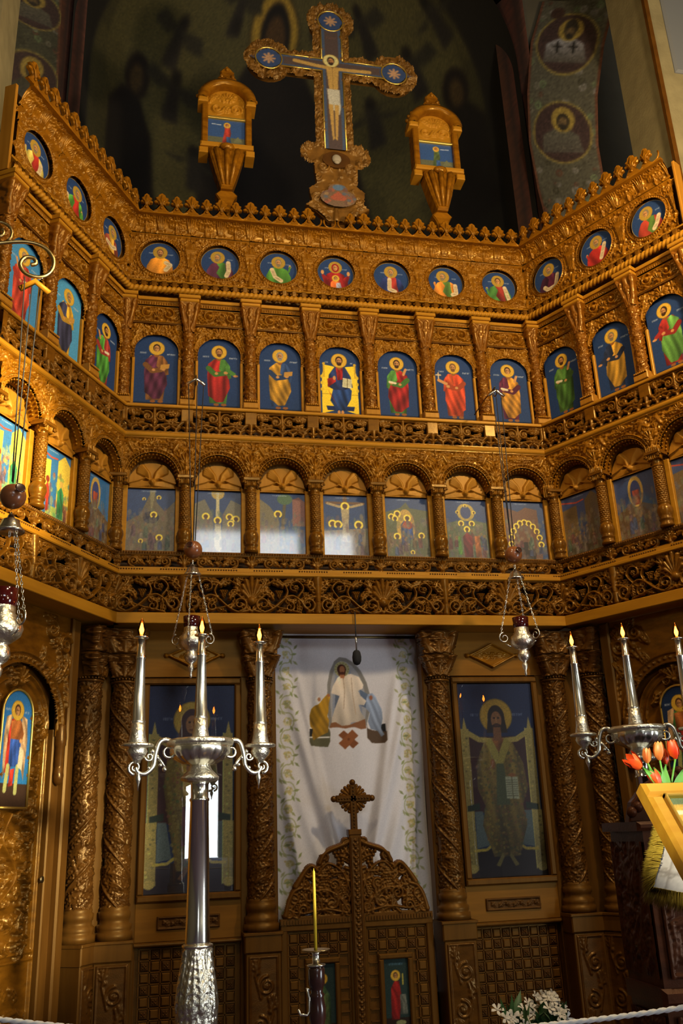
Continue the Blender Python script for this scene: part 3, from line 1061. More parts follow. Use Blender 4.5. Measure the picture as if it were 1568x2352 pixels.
def capital_mesh(name, w0, w1, H, n0, n1, rich=1.0, matname='wood_carved'):
    """tapered carved block: foot width w0, head width w1, standing out n0 to n1"""
    rr = Relief(1.0, 1.0, 0.022)
    rr.filler(26, 0.12, 0.3, 0.5)
    for k in (-0.3, 0.0, 0.3):
        rr.stroke([(k * 0.6, 0.05), (k, 0.85)], 0.06, 0.10, 0.7)
    for sg in (-1, 1):
        rr.spiral(sg * 0.33, 0.82, 0.15, 0, 1.2, 0.05, 0.03, 0.9, sg)
        rr.leaf(sg * 0.1, 0.1, PI / 2 - sg * 0.3, 0.5, 0.25, 0.8, -sg * 0.5, 3)
    rr.rosette(0, 0.62, 0.15, 0.9, 6)
    t = rr.Z
    bulge = 1 - 0.10 * np.sin(t * PI)
    wid = (w0 + (w1 - w0) * t ** 1.5)
    n = (n0 + (n1 - n0) * t ** 1.5) * bulge
    hh = rr.h * 0.020 * rich
    # front and both cheeks from one field: |x| <= 0.3 front, beyond that the cheeks turn back
    u = rr.X / 0.5
    fx = np.clip(u / 0.6, -1, 1)
    back = np.clip((np.abs(u) - 0.6) / 0.4, 0, 1)
    X = fx * wid / 2 + np.sign(u) * hh * (back > 0)
    Y = -(n * (1 - back) + hh * (back <= 0))
    V = np.stack([X, Y, rr.Z * H], -1).reshape(-1, 3)
    idx = np.arange(rr.nz * rr.nx).reshape(rr.nz, rr.nx)
    F = np.stack([idx[:-1, :-1].ravel(), idx[:-1, 1:].ravel(), idx[1:, 1:].ravel(), idx[1:, :-1].ravel()], 1)
    return np_mesh(name, V, F, True, None, matname)
U['pil_capital'] = capital_mesh('pilaster_capital', 0.088, 0.150, 0.255, 0.075, 0.125, 1.0, 'wood_red')
mb = MB().bbox(-0.088, 0.088, -0.140, 0.0, 0.030, 0.062, 0.006)
mb.bbox(-0.078, 0.078, -0.130, 0.0, 0.0, 0.030, 0.006)
U['abacus'] = mb.mesh('abacus', 'wood_plain')
r = Relief(0.27, 0.60, 0.0045)
for k in range(-2, 6):
    r.stroke([(-0.135, 0.13 * k), (0.135, 0.13 * k + 0.16)], 0.006, 0.006, 0.010)
r.filler(230, 0.018, 0.04, 0.011)
for k in range(10):
    r.blob(random.uniform(-0.12, 0.12), 0.03 + 0.06 * k, 0.016, 0.016)
U['pil_shaft'] = r.wrap('pilaster_shaft', lambda t: 0.041, 'wood_red')
mb = MB().bbox(-0.062, 0.062, -0.100, 0.0, 0.0, 0.05, 0.006)
for k in range(-3, 4):
    mb.ball((k * 0.016, -0.1, 0.062), 0.009, 8, 4)
mb.bbox(-0.056, 0.056, -0.092, 0.0, 0.05, 0.075, 0.004)
U['pil_base'] = mb.mesh('pilaster_base', 'wood_upright')

# -- pierced balustrade
r = Relief(0.5, 0.205, 0.0040)
for sg in (-1, 1):
    x = sg * 0.25
    r.band(x - 0.045, x + 0.045, 0.10, 0.205, 0.024)
    r.stroke([(x - sg * 0.02, 0.11), (x - sg * 0.075, 0.055)], 0.018, 0.010, 0.02)
    r.stroke([(x - sg * 0.03, 0.18), (x - sg * 0.085, 0.20)], 0.016, 0.010, 0.02)
    r.stroke([(x, 0.12), (x, 0.04)], 0.022, 0.014, 0.024)
    r.spiral(sg * 0.052, 0.135, 0.044, PI / 2 - sg * 0.5, 1.5, 0.010, 0.007, 0.022, sg)
    r.rosette(sg * 0.052, 0.135, 0.022, 0.022, 5)
    r.leaf(sg * 0.09, 0.165, 0.3 if sg > 0 else PI - 0.3, 0.085, 0.05, 0.02, -sg * 0.7, 3)
    r.leaf(sg * 0.09, 0.10, -0.3 if sg > 0 else PI + 0.3, 0.085, 0.05, 0.02, sg * 0.9, 3)
    r.stroke([(sg * 0.02, 0.06), (sg * 0.10, 0.075), (sg * 0.18, 0.06)], 0.010, 0.010, 0.018)
    r.leaf(sg * 0.16, 0.14, PI / 2 - sg * 0.6, 0.06, 0.04, 0.02, sg * 0.9, 3)
r.stroke([(0, 0.06), (0, 0.205)], 0.012, 0.014, 0.022)
r.rosette(0, 0.095, 0.026, 0.024, 6)
r.band(-0.25, 0.25, 0.193, 0.205, 0.018)
r.band(-0.25, 0.25, 0.0, 0.010, 0.018)
for k in range(6):
    x = -0.25 + 0.0833 * (k + 0.5)
    for sg in (-1, 1):
        r.stroke([(x + sg * 0.041, 0.0), (x + sg * 0.041, 0.035), (x + sg * 0.012, 0.052)], 0.012, 0.010, 0.018)
    r.blob(x, 0.006, 0.014, 0.018)
U['balustrade'] = r.mesh('balustrade', 'wood_mid', pierced=True)

# -- feast tier arcade
ARI, ARO, ACZ = 0.192, 0.222, 0.075           # arch radii and centre height in the board
r = Relief(0.5, 0.40, 0.0042)
r.filler(330, 0.02, 0.05, 0.012)
for sg in (-1, 1):
    x = sg * 0.25
    for k in range(-3, 4):                     # fluted block over each column
        r.stroke([(x + k * 0.0155, 0.02), (x + k * 0.0155, 0.125 - abs(k) * 0.004)], 0.0085, 0.0085, 0.042)
    r.palmette(x, 0.175, PI / 2, 0.095, 0.034, 7, 2.0)
    r.stroke([(x, 0.12), (x, 0.25)], 0.022, 0.012, 0.03)
    r.leaf(x - sg * 0.015, 0.15, PI / 2 + sg * 0.55, 0.16, 0.06, 0.026, -sg * 0.9, 4)
    r.leaf(x - sg * 0.02, 0.30, PI / 2 + sg * 0.9, 0.12, 0.055, 0.022, sg * 0.9, 4)
    r.leaf(sg * 0.10, 0.345, 0.2 if sg < 0 else PI - 0.2, 0.10, 0.05, 0.02, sg * 0.6, 4)
    r.leaf(sg * 0.13, 0.36, 0.1 if sg > 0 else PI - 0.1, 0.09, 0.045, 0.02, -sg * 0.6, 3)
    r.stroke([(sg * 0.155, 0.29), (sg * 0.185, 0.345)], 0.012, 0.026, 0.022)
r.palmette(0, 0.335, PI / 2, 0.055, 0.022, 7)
r.band(-0.25, 0.25, 0.388, 0.40, 0.016)
r.ring(0, ACZ, ARO + 0.003, 0.0055, 0.024, 0, PI)
r.ring(0, ACZ, ARO - 0.024, 0.0055, 0.022, 0, PI)
r.bead_ring(0, ACZ, ARO - 0.0105, 0.0068, 0.022, 0, PI, pitch=0.022)
r.cut((((r.X) ** 2 + (r.Z - ACZ) ** 2) < ARI ** 2) | ((r.Z < ACZ) & (np.abs(r.X) < ARI)))
U['arcade'] = r.mesh('arcade_arch', hs=1.25)
# reveal of the arch with hanging beads
mb = MB()
na = 28
V, F = [], []
for j, (rad, y) in enumerate(((ARI + 0.002, -0.004), (ARI - 0.006, 0.03), (ARI - 0.014, 0.078))):
    for i in range(na + 1):
        a = PI * i / na
        V.append((rad * math.cos(a), y, ACZ + rad * math.sin(a)))
for j in range(2):
    for i in range(na):
        F.append((j * (na + 1) + i, j * (na + 1) + i + 1, (j + 1) * (na + 1) + i + 1, (j + 1) * (na + 1) + i))
mb.add(V, F)
for i in range(1, 20):
    a = PI * i / 20
    mb.ball(((ARI - 0.006) * math.cos(a), -0.004, ACZ + (ARI - 0.006) * math.sin(a)), 0.0085, 7, 4)
    mb.ball(((ARI - 0.014) * math.cos(a + 0.07), 0.035, ACZ + (ARI - 0.014) * math.sin(a + 0.07)), 0.010, 6, 4)
U['arch_reveal'] = mb.mesh('arch_reveal', 'wood_carved')

# -- tympanum: six-winged cherub
r = Relief(0.37, 0.215, 0.0040)
def wing(pts, w, h):
    for k in range(len(pts) - 1):
        r.stroke(pts[k:k + 2], w, w * 0.85, h)
for sg in (-1, 1):
    for k in range(5):                                  # upper wings, crossed fans of feathers
        a = 0.80 + 0.085 * k
        L = 0.162 - 0.010 * abs(k - 3)
        r.stroke([(sg * 0.015, 0.055), (sg * 0.075 * math.cos(a), 0.055 + 0.075 * math.sin(a)), (sg * L * math.cos(a - 0.10), 0.05 + L * math.sin(a - 0.10))], 0.014, 0.019, 0.016 + 0.002 * k, 0.010 + 0.002 * k)
    for k in range(5):                                  # lower wings, spread flat
        r.stroke([(sg * 0.02, 0.046 - 0.006 * k), (sg * 0.09, 0.054 - 0.010 * k), (sg * 0.165, 0.030 - 0.005 * k)], 0.012, 0.009, 0.020, 0.012)
    r.stroke([(sg * 0.020, 0.062), (sg * 0.050, 0.080), (sg * 0.10, 0.058), (sg * 0.172, 0.036)], 0.008, 0.006, 0.026)
r.blob(0, 0.048, 0.034, 0.030)
r.blob(0, 0.043, 0.025, 0.042)
r.blob(-0.009, 0.050, 0.006, 0.044)
r.blob(0.009, 0.050, 0.006, 0.044)
r.blob(0.0, 0.042, 0.006, 0.049)
r.stroke([(-0.009, 0.030), (0.009, 0.030)], 0.004, 0.004, 0.042)
r.band(-0.19, 0.19, 0.0, 0.006, 0.012)
r.bead_row(-0.175, 0.175, 0.010, 0.005, 0.010)
r.cut(~(((r.X / 0.185) ** 2 + ((r.Z - 0.02) / 0.195) ** 2 < 1) | (r.Z < 0.03)))
U['tympanum'] = r.mesh('tympanum', 'wood_upright', hs=1.3)

# -- feast colonnette
r = Relief(2 * PI * 0.037, 0.285, 0.0040)
for j in range(17):
    for i in range(13):
        r.blob(-r.W / 2 + (i + 0.5 * (j % 2)) * r.W / 12, 0.008 + j * 0.0172, 0.0088, 0.0075)
U['colonnette_shaft'] = r.wrap('colonnette_shaft', lambda t: 0.0345, 'wood_mid')
U['colonnette_base'] = MB().lathe([(0.052, 0), (0.052, 0.018), (0.045, 0.024), (0.044, 0.045), (0.052, 0.052), (0.052, 0.060), (0.043, 0.066), (0.050, 0.085),
                                   (0.0585, 0.115), (0.056, 0.140), (0.046, 0.160), (0.038, 0.170), (0.046, 0.178), (0.046, 0.188), (0.036, 0.195)], 20).mesh('colonnette_base', 'wood_mid')
mb = MB().lathe([(0.035, 0), (0.043, 0.006), (0.043, 0.014), (0.036, 0.02), (0.040, 0.05), (0.052, 0.085), (0.055, 0.092)], 16, flute=(8, 0.06, 0.02, 0.09))
mb.bbox(-0.066, 0.066, -0.066, 0.05, 0.092, 0.122, 0.006)
for sg in (-1, 1):
    mb.tube([(sg * (0.052 + 0.017 * (1 - 0.12 * k) * math.cos(k * 0.75)), -0.058, 0.075 + 0.017 * (1 - 0.12 * k) * math.sin(k * 0.75)) for k in range(8)], 0.0075, 6)
    mb.ball((sg * 0.052, -0.058, 0.075), 0.009, 6, 4)
U['colonnette_capital'] = mb.mesh('colonnette_capital', 'wood_mid')

# -- bead course and small pierced frieze under the feasts
r = Relief(0.5, 0.026, 0.0042)
r.band(-0.25, 0.25, 0.0, 0.004, 0.006)
r.bead_row(-0.25, 0.25, 0.013, 0.0085, 0.012)
U['bead_course'] = r.mesh('bead_course', 'wood_deep')
r = Relief(0.5, 0.105, 0.0040)
r.band(-0.25, 0.25, 0.0, 0.009, 0.014)
r.band(-0.25, 0.25, 0.096, 0.105, 0.014)
for sg in (-1, 1):
    r.palmette(sg * 0.25, 0.02, PI / 2, 0.075, 0.026, 7, 2.0)
    r.stroke([(sg * 0.25, 0.0), (sg * 0.25, 0.06)], 0.02, 0.02, 0.022)
    r.spiral(sg * 0.115, 0.05, 0.040, -PI / 2, 1.5, 0.009, 0.006, 0.018, sg)
    r.leaf(sg * 0.04, 0.03, 0.5 if sg > 0 else PI - 0.5, 0.07, 0.035, 0.016, sg * 0.7, 3)
    r.leaf(sg * 0.05, 0.08, -0.3 if sg > 0 else PI + 0.3, 0.08, 0.035, 0.016, sg * 0.5, 3)
    r.leaf(sg * 0.15, 0.07, 0.2 if sg > 0 else PI - 0.2, 0.05, 0.03, 0.016, -sg * 0.7, 3)
r.palmette(0, 0.03, PI / 2, 0.055, 0.020, 5, 1.8)
U['small_frieze'] = r.mesh('small_frieze', 'wood_mid', pierced=True)

# -- large vine frieze, half repeat (mirrored alternately)
r = Relief(0.5, 0.285, 0.0036)
def curve(*p):
    P = np.array(p, float)                     # smooth polyline through points
    t = np.linspace(0, len(P) - 1, 12 * (len(P) - 1) + 1)
    out = []
    for q in t:
        i = min(int(q), len(P) - 2)
        f = q - i
        p0, p1, p2, p3 = P[max(i - 1, 0)], P[i], P[i + 1], P[min(i + 2, len(P) - 1)]
        out.append(0.5 * ((2 * p1) + (-p0 + p2) * f + (2 * p0 - 5 * p1 + 4 * p2 - p3) * f * f + (-p0 + 3 * p1 - 3 * p2 + p3) * f ** 3))
    return out
r.stroke(curve((-0.24, 0.03), (-0.16, 0.012), (-0.08, 0.05), (0.0, 0.12), (0.06, 0.14), (0.12, 0.10), (0.15, 0.05), (0.21, 0.02)), 0.012, 0.010, 0.026)
r.stroke(curve((-0.10, 0.07), (-0.04, 0.05), (0.05, 0.03), (0.12, 0.012)), 0.008, 0.008, 0.022)
r.stroke(curve((0.10, 0.135), (0.14, 0.20), (0.10, 0.25), (0.05, 0.235), (0.045, 0.19), (0.085, 0.175)), 0.009, 0.007, 0.026)
r.stroke(curve((0.0, 0.12), (0.02, 0.18), (-0.02, 0.24), (-0.09, 0.25), (-0.13, 0.22)), 0.009, 0.006, 0.022)
r.spiral(0.035, 0.055, 0.040, PI / 2, 1.3, 0.010, 0.007, 0.026, -1)
r.spiral(-0.165, 0.075, 0.055, -PI / 2, 1.4, 0.013, 0.008, 0.030, -1)
r.spiral(0.175, 0.075, 0.055, -PI / 2, 1.4, 0.013, 0.008, 0.030, 1)
r.rosette(0.085, 0.205, 0.024, 0.03, 6)
r.grapes(-0.045, 0.175, 0.055, 0.075, 0.026)
r.grapes(0.155, 0.165, 0.05, 0.07, 0.026)
r.palmette(-0.25, 0.10, PI / 2, 0.17, 0.036, 7, 1.6)
r.leaf(-0.245, 0.09, PI / 2 - 0.55, 0.16, 0.06, 0.03, -0.9, 4)
r.leaf(-0.25, 0.02, 0.5, 0.09, 0.05, 0.026, 0.6, 3)
r.leaf(0.25, 0.14, PI / 2 + 0.3, 0.14, 0.06, 0.032, 0.9, 4)
r.stroke([(0.25, 0.10), (0.25, 0.28)], 0.022, 0.04, 0.036)
r.stroke([(0.25, 0.02), (0.25, 0.12)], 0.028, 0.020, 0.032)
r.leaf(0.235, 0.135, PI + 0.1, 0.12, 0.055, 0.028, 0.7, 4)
for (x, z, a, L, w, b) in ((-0.02, 0.22, 0.6, 0.085, 0.05, -0.8), (-0.02, 0.215, 2.3, 0.09, 0.05, 0.8), (-0.12, 0.235, 3.6, 0.08, 0.045, 0.7), (0.0, 0.13, -0.9, 0.08, 0.045, 0.7),
                           (-0.09, 0.115, 1.9, 0.075, 0.045, 0.8), (0.10, 0.10, -1.2, 0.075, 0.04, -0.7), (-0.10, 0.05, 2.4, 0.07, 0.04, -0.6), (0.17, 0.22, 0.9, 0.075, 0.045, 0.6),
                           (0.0, 0.25, 0.1, 0.07, 0.04, 0.5), (0.05, 0.09, 0.4, 0.06, 0.035, 0.6), (-0.17, 0.20, 0.8, 0.08, 0.045, 0.8), (0.08, 0.265, 0.2, 0.08, 0.035, -0.5),
                           (-0.06, 0.02, 0.2, 0.07, 0.03, 0.4), (-0.2, 0.25, 0.3, 0.07, 0.035, 0.3)):
    r.leaf(x, z, a, L, w, 0.024, b, 3)
r.band(-0.25, 0.25, 0.275, 0.285, 0.02)
r.h = r.h * 1.25
U['vine'] = r.mesh('vine_frieze', 'wood_mid', pierced=True)

# ================================================================== tiers assembled on the three panels
WHERE = {'c': 'on the middle screen', 'l': 'on the sunlit left wing', 'r': 'on the dim right wing'}
Z_FIELD = 5.982
ICONS_A, ICONS_B, ICONS_C = [], [], []
for p in ('c', 'l', 'r'):
    s0, s1 = SPAN[p]
    # ---------- roundel frieze with cresting
    t = pthing(p, 'roundel_frieze', 'carved frieze holding blue roundels under leaf cresting ' + WHERE[p], 'carved frieze', z=Z_FIELD)
    k = 0
    for s in BAYS[p]:
        obj('frieze_field', U['frieze_field'], t, (s, -0.012, 0))
        obj('cove_moulding', U['cove'], t, (s, -0.012, 0.455))
        obj('crest_rail', U['crest_rail'], t, (s, -0.128, 0.605))
        for j in range(4):
            x = s - 0.25 + 0.125 * (j + 0.5)
            if p == 'c' and abs(x) < 0.10:
                continue
            obj('finial', U['finial_wide'] if j % 2 == 0 else U['finial_slim'], t, (x - 0.0625, -0.128, 0.612))
        for j in range(6):
            obj('dentil', U['dentil'], t, (s - 0.25 + 0.0833 * (j + 0.5), 0, -0.066))
    m = MB().sweep_x([(-0.03, -0.012), (0.05, -0.012), (0.058, -0.004), (0.05, 0.004), (0.02, 0.006), (-0.03, 0.006)], s0, s1)
    obj('frieze_ledge', m.mesh('frieze_ledge', 'wood_plain'), t)
    m = MB().sweep_x(half_round(0.012, 0.448, 0.462, 0.016), s0, s1)
    obj('cove_fillet', m.mesh('cove_fillet', 'wood_plain'), t)
    obj('rope_moulding', rope_mesh(s0, s1, 0.027), t, (0, -0.062, -0.095))
    m = MB().box(s0, s1, 0.0, 0.05, -0.13, 0.60)
    obj('backing_board', m.mesh('backing_board', 'wood_deep'), t, (0, 0.006, 0))
    if p != 'c':
        e = s0 if p == 'l' else s1
        m = MB().bbox(e - 0.012, e + 0.012, -0.045, 0.05, -0.12, 0.60, 0.006)
        obj('end_board', m.mesh('end_board', 'wood_upright'), t)
    # ---------- apostle tier
    t = pthing(p, 'apostle_tier', 'carved arcade framing tall saint icons, pierced balustrade below, ' + WHERE[p], 'carved arcade', z=4.545)
    b = 4.545
    for s in BAYS[p]:
        obj('panel_frieze', U['panel_frieze'], t, (s, -0.030, 5.588 - b))
        obj('bead_band', U['bead_band'], t, (s, -0.040, 5.745 - b))
        obj('icon_arch', U['icon_arch'], t, (s, -0.014, 5.268 - b))
        for sg in (-1, 1):
            obj('jamb', U['jamb'], t, (s + sg * 0.181, 0, 4.848 - b))
        obj('balustrade', U['balustrade'], t, (s, -0.060, 4.596 - b))
        m = U.setdefault('fascia', MB().bbox(-0.2, 0.2, -0.068, 0.0, 0.0, 0.032, 0.004).mesh('fascia', 'wood_plain'))
        obj('fascia', m, t, (s, 0, 5.782 - b))
        m = U.setdefault('shadow_fillet', MB().bbox(-0.2, 0.2, -0.046, 0.0, 0.0, 0.012, 0.003).mesh('shadow_fillet', 'wood_deep'))  # dark strip put in for the shadow line below the frieze
        obj('shade_fillet', m, t, (s, 0, 5.576 - b))
    for s in JOINTS[p]:
        if p != 'c' and abs(s) < 0.1:
            continue
        obj('capital', U['pil_capital'], t, (s, 0, 5.500 - b))
        obj('abacus', U['abacus'], t, (s, 0, 5.752 - b))
        obj('shaft', U['pil_shaft'], t, (s, -0.038, 4.905 - b))
        obj('pilaster_base', U['pil_base'], t, (s, 0, 4.832 - b))
    m = MB().sweep_x([(-0.03, 4.802 - b), (0.088, 4.802 - b), (0.094, 4.808 - b), (0.094, 4.826 - b), (0.086, 4.832 - b), (-0.03, 4.832 - b)], s0, s1)
    obj('balustrade_ledge', m.mesh('balustrade_ledge', 'wood_plain'), t)
    m = MB().sweep_x(half_round(0.07, 4.545 - b, 4.596 - b, 0.028), s0, s1)
    obj('balustrade_rail', m.mesh('balustrade_rail', 'wood_plain'), t)
    m = MB().box(s0, s1, 0.012, 0.05, 4.82 - b, 5.86 - b)
    obj('backing_board', m.mesh('backing_board', 'wood_deep'), t)
    m = MB().box(s0, s1, 0.05, 0.08, 4.56 - b, 4.83 - b)
    obj('void_board', m.mesh('void_board', 'wood_void'), t)
    # ---------- feast tier
    t = pthing(p, 'feast_tier', 'round arched arcade on turned colonnettes framing scene icons ' + WHERE[p], 'carved arcade', z=3.45)
    b = 3.45
    for s in BAYS[p]:
        obj('arcade_arch', U['arcade'], t, (s, -0.072, 4.146 - b))
        obj('arch_reveal', U['arch_reveal'], t, (s, -0.072, 4.146 - b))
        obj('tympanum', U['tympanum'], t, (s, -0.004, 4.150 - b))
        obj('bead_course', U['bead_course'], t, (s, -0.062, 3.612 - b))
        obj('small_frieze', U['small_frieze'], t, (s, -0.050, 3.509 - b))
        for sg in (-1, 1):
            m = U.setdefault('side_board', MB().bbox(-0.021, 0.021, -0.030, 0.02, 0.0, 0.53, 0.004).mesh('side_board', 'wood_plain'))
            obj('side_board', m, t, (s + sg * 0.199, 0, 3.636 - b))
    for s in JOINTS[p]:
        if p != 'c' and abs(s) < 0.1:
            continue
        obj('colonnette_base', U['colonnette_base'], t, (s, -0.066, 3.640 - b))
        obj('colonnette_shaft', U['colonnette_shaft'], t, (s, -0.066, 3.832 - b))
        obj('colonnette_capital', U['colonnette_capital'], t, (s, -0.066, 4.108 - b))
        m = U.setdefault('back_post', MB().box(-0.032, 0.032, -0.03, 0.02, 0, 0.56).mesh('back_post', 'wood_deep'))
        obj('back_post', m, t, (s, 0, 3.636 - b))
    m = MB().sweep_x([(-0.03, 3.450 - b), (0.088, 3.450 - b), (0.094, 3.456 - b), (0.094, 3.474 - b), (0.084, 3.480 - b), (0.084, 3.505 - b), (0.07, 3.510 - b), (-0.03, 3.510 - b)], s0, s1)
    obj('tier_rail', m.mesh('tier_rail', 'wood_plain'), t)
    n = int((s1 - s0) / 0.019)
    m = MB()
    for i in range(n):
        if (i // 6) % 3 != 2:
            m.ball((s0 + (i + 0.5) * 0.019, -0.084, 3.4925 - b), 0.0065, 6, 4)
    obj('rail_beads', m.mesh('rail_beads', 'wood_inlay'), t)['kind'] = 'stuff'
    m = MB().box(s0, s1, 0.014, 0.05, 3.60 - b, 4.56 - b)
    obj('backing_board', m.mesh('backing_board', 'wood_deep'), t)
    m = MB().box(s0, s1, 0.05, 0.08, 3.46 - b, 3.63 - b)
    obj('void_board', m.mesh('void_board', 'wood_void'), t)
    # ---------- vine frieze on its beam
    t = pthing(p, 'vine_beam', 'plain wooden beam carrying a deep pierced vine frieze ' + WHERE[p], 'carved beam', z=3.088)
    for i, s in enumerate(BAYS[p]):
        obj('vine_carving', U['vine'], t, (s, -0.052, 3.166 - 3.088), sc=(1 if i % 2 == 0 else -1, 1, 1))
    m = MB().bbox(s0 if p != 'c' else -HALF + 0.03, s1 if p != 'c' else HALF - 0.03, -0.088, 0.30, 0.0, 0.080, 0.004)
    obj('beam', m.mesh('beam', 'wood_plain'), t)
    m = MB().box(s0, s1, 0.03, 0.06, 0.08, 0.365)
    obj('void_board', m.mesh('void_board', 'wood_void'), t)

# ================================================================== painted icons
SKIN, SKIN_D, HALO, HALO_D = '#c48a4e', '#8a5426', '#dcae34', '#a87c1c'
SKY = '#243a60'

def shade(c, f):
    c = Paint.rgb(c)
    return [min(1, v * f) for v in c]

def drape(P, pts, col, nf=4, amp=0.22):
    m = P.mask_poly(pts)
    if not m.any():
        return
    P.fill(m, shade(col, 1.12), shade(col, 0.80))
    P.folds(m, nf, amp)

def head(P, x, z, r, hair='#3a2413', beard=True, veil=None, turn=0.0, halo='#cfa133'):
    """halo of radius r with a face"""
    P.ell(x, z, r, r, HALO_D)
    P.ell(x, z, r * 0.93, r * 0.93, halo)
    if veil:
        P.ell(x, z - r * 0.08, r * 0.56, r * 0.72, veil)
    else:
        P.ell(x, z + r * 0.05, r * 0.46, r * 0.56, hair)
    fx = x + turn * r
    P.ell(fx, z - r * 0.06, r * 0.33, r * 0.46, SKIN)
    P.ell(fx - 0.12 * r, z - r * 0.1, r * 0.2, r * 0.34, shade(SKIN, 0.8))
    if beard:
        P.ell(fx, z - r * 0.42, r * 0.30, r * 0.28, hair)
        P.ell(fx, z - r * 0.28, r * 0.12, r * 0.05, SKIN_D)
    e = r * 0.13
    for sg in (-1, 1):
        P.ell(fx + sg * e, z + r * 0.02, r * 0.075, r * 0.05, '#2a170b')
    P.ell(fx, z - r * 0.10, r * 0.05, r * 0.12, shade(SKIN, 1.15))

def scroll_shape(P, pts, w):
    m = None
    P.line(pts, w, '#c9b184')
    for (x0, z0), (x1, z1) in zip(pts[:-1], pts[1:]):
        n = int(math.hypot(x1 - x0, z1 - z0) / 0.012)
        for k in range(1, n):
            f = k / n
            x, z = x0 + (x1 - x0) * f, z0 + (z1 - z0) * f
            P.line([(x - w * 0.6, z), (x + w * 0.6, z)], 0.0022, '#8a744c')

def bust_icon(robe, mantle, hair='#7a6a50', beard=True, scroll=None, hand=None, child=False, turn=0.0, res=0.0042):
    R = 0.165
    P = Paint(2 * R, 2 * R, res, SKY, 0.05)
    c = R
    P.letters(-0.075, c + 0.055, 0.04, 0.013)
    P.letters(0.085, c + 0.05, 0.045, 0.013)
    body = [(-0.12, c - 0.17), (-0.105, c - 0.07), (-0.075, c - 0.005), (-0.03, c + 0.02), (0.03, c + 0.02), (0.075, c - 0.005), (0.105, c - 0.07), (0.12, c - 0.17)]
    drape(P, body, robe, 5)
    if mantle:
        drape(P, [(-0.12, c - 0.17), (-0.11, c - 0.07), (-0.075, c - 0.002), (-0.035, c + 0.018), (-0.005, c - 0.03), (-0.03, c - 0.09), (0.03, c - 0.17)], mantle, 3)
        drape(P, [(0.12, c - 0.17), (0.11, c - 0.07), (0.08, c - 0.005), (0.045, c + 0.015), (0.05, c - 0.07), (0.07, c - 0.17)], mantle, 2)
    if child:
        for sg in (-1, 1):
            P.ell(sg * 0.115, c + 0.01, 0.014, 0.022, SKIN)
            drape(P, [(sg * 0.06, c - 0.05), (sg * 0.105, c - 0.01), (sg * 0.125, c - 0.02), (sg * 0.10, c - 0.10)], robe, 2)
    head(P, turn * 0.02, c + 0.066, 0.060, hair, beard, '#8c1f1a' if child else None, turn * 0.1, '#a3812c')
    if child:
        drape(P, [(-0.05, c - 0.16), (-0.045, c - 0.09), (-0.02, c - 0.06), (0.02, c - 0.06), (0.045, c - 0.09), (0.05, c - 0.16)], '#d8692c', 3)
        drape(P, [(0.0, c - 0.16), (0.005, c - 0.09), (0.04, c - 0.085), (0.055, c - 0.16)], '#9a96a4', 3)
        head(P, 0.0, c - 0.045, 0.034, '#5a3a1a', False)
    if scroll:
        scroll_shape(P, scroll, 0.019)
    if hand:
        P.ell(hand[0], hand[1], 0.011, 0.017, SKIN)
        P.line([(hand[0], hand[1]), (hand[0] + (0.01 if hand[0] < 0 else -0.01), hand[1] - 0.05)], 0.008, mantle or robe)
    P.ring(0, c, R - 0.006, R + 0.01, '#b08a34')
    keep = (P.X ** 2 + (P.Z - c) ** 2) < R * R
    return P.mesh('roundel_icon', 'icon_paint', keep)

c = 0.165
ROUND = {
    'c': [dict(robe='#d98a2a', mantle=None, scroll=[(0.05, c - 0.03), (0.085, c - 0.05), (0.05, c - 0.10)], hair='#6a4a30'),
          dict(robe='#46702c', mantle='#5a2c40', scroll=[(0.07, c + 0.02), (0.075, c - 0.06), (0.055, c - 0.11)], turn=-1),
          dict(robe='#4a7a2c', mantle=None, scroll=[(-0.055, c - 0.01), (-0.03, c - 0.08), (0.02, c - 0.115)], hand=(0.10, c + 0.03)),
          dict(robe='#8c1f1e', mantle=None, beard=False, child=True, hair='#8c1f1a'),
          dict(robe='#9c3428', mantle='#28305a', scroll=[(-0.015, c - 0.01), (-0.02, c - 0.11), (0.03, c - 0.13)]),
          dict(robe='#5a7a34', mantle='#c87a2a', scroll=[(0.09, c - 0.02), (0.095, c - 0.10), (0.06, c - 0.115)], hand=(-0.10, c - 0.01), turn=-1),
          dict(robe='#7a2a20', mantle='#4a7a34', scroll=[(0.06, c + 0.0), (0.075, c - 0.06), (0.09, c - 0.12)], beard=False, hand=(-0.11, c - 0.02), hair='#4a2f18')],
    'l': [dict(robe='#9a2a1e', mantle='#b8a24a', scroll=[(0.075, c - 0.03), (0.06, c - 0.10), (0.04, c - 0.135)], hand=(-0.105, c + 0.0)),
          dict(robe='#9c2a20', mantle='#4e8a34', scroll=[(-0.10, c - 0.02), (-0.105, c - 0.10)], hand=(0.09, c - 0.06), turn=1),
          dict(robe='#c89a3a', mantle='#7a3a2a', scroll=[(-0.05, c - 0.05), (0.02, c - 0.075), (0.07, c - 0.05)], turn=1)],
    'r': [dict(robe='#5a2436', mantle='#3e2030', scroll=[(0.085, c - 0.02), (0.055, c - 0.12), (-0.03, c - 0.125), (-0.06, c - 0.09)]),
          dict(robe='#a32a22', mantle=None, scroll=[(0.075, c + 0.015), (0.05, c - 0.05), (0.03, c - 0.10)], hand=(-0.10, c - 0.02)),
          dict(robe='#56722e', mantle='#a83c28', scroll=[(0.085, c - 0.01), (0.06, c - 0.07), (0.03, c - 0.105)], beard=False, turn=-1)]}
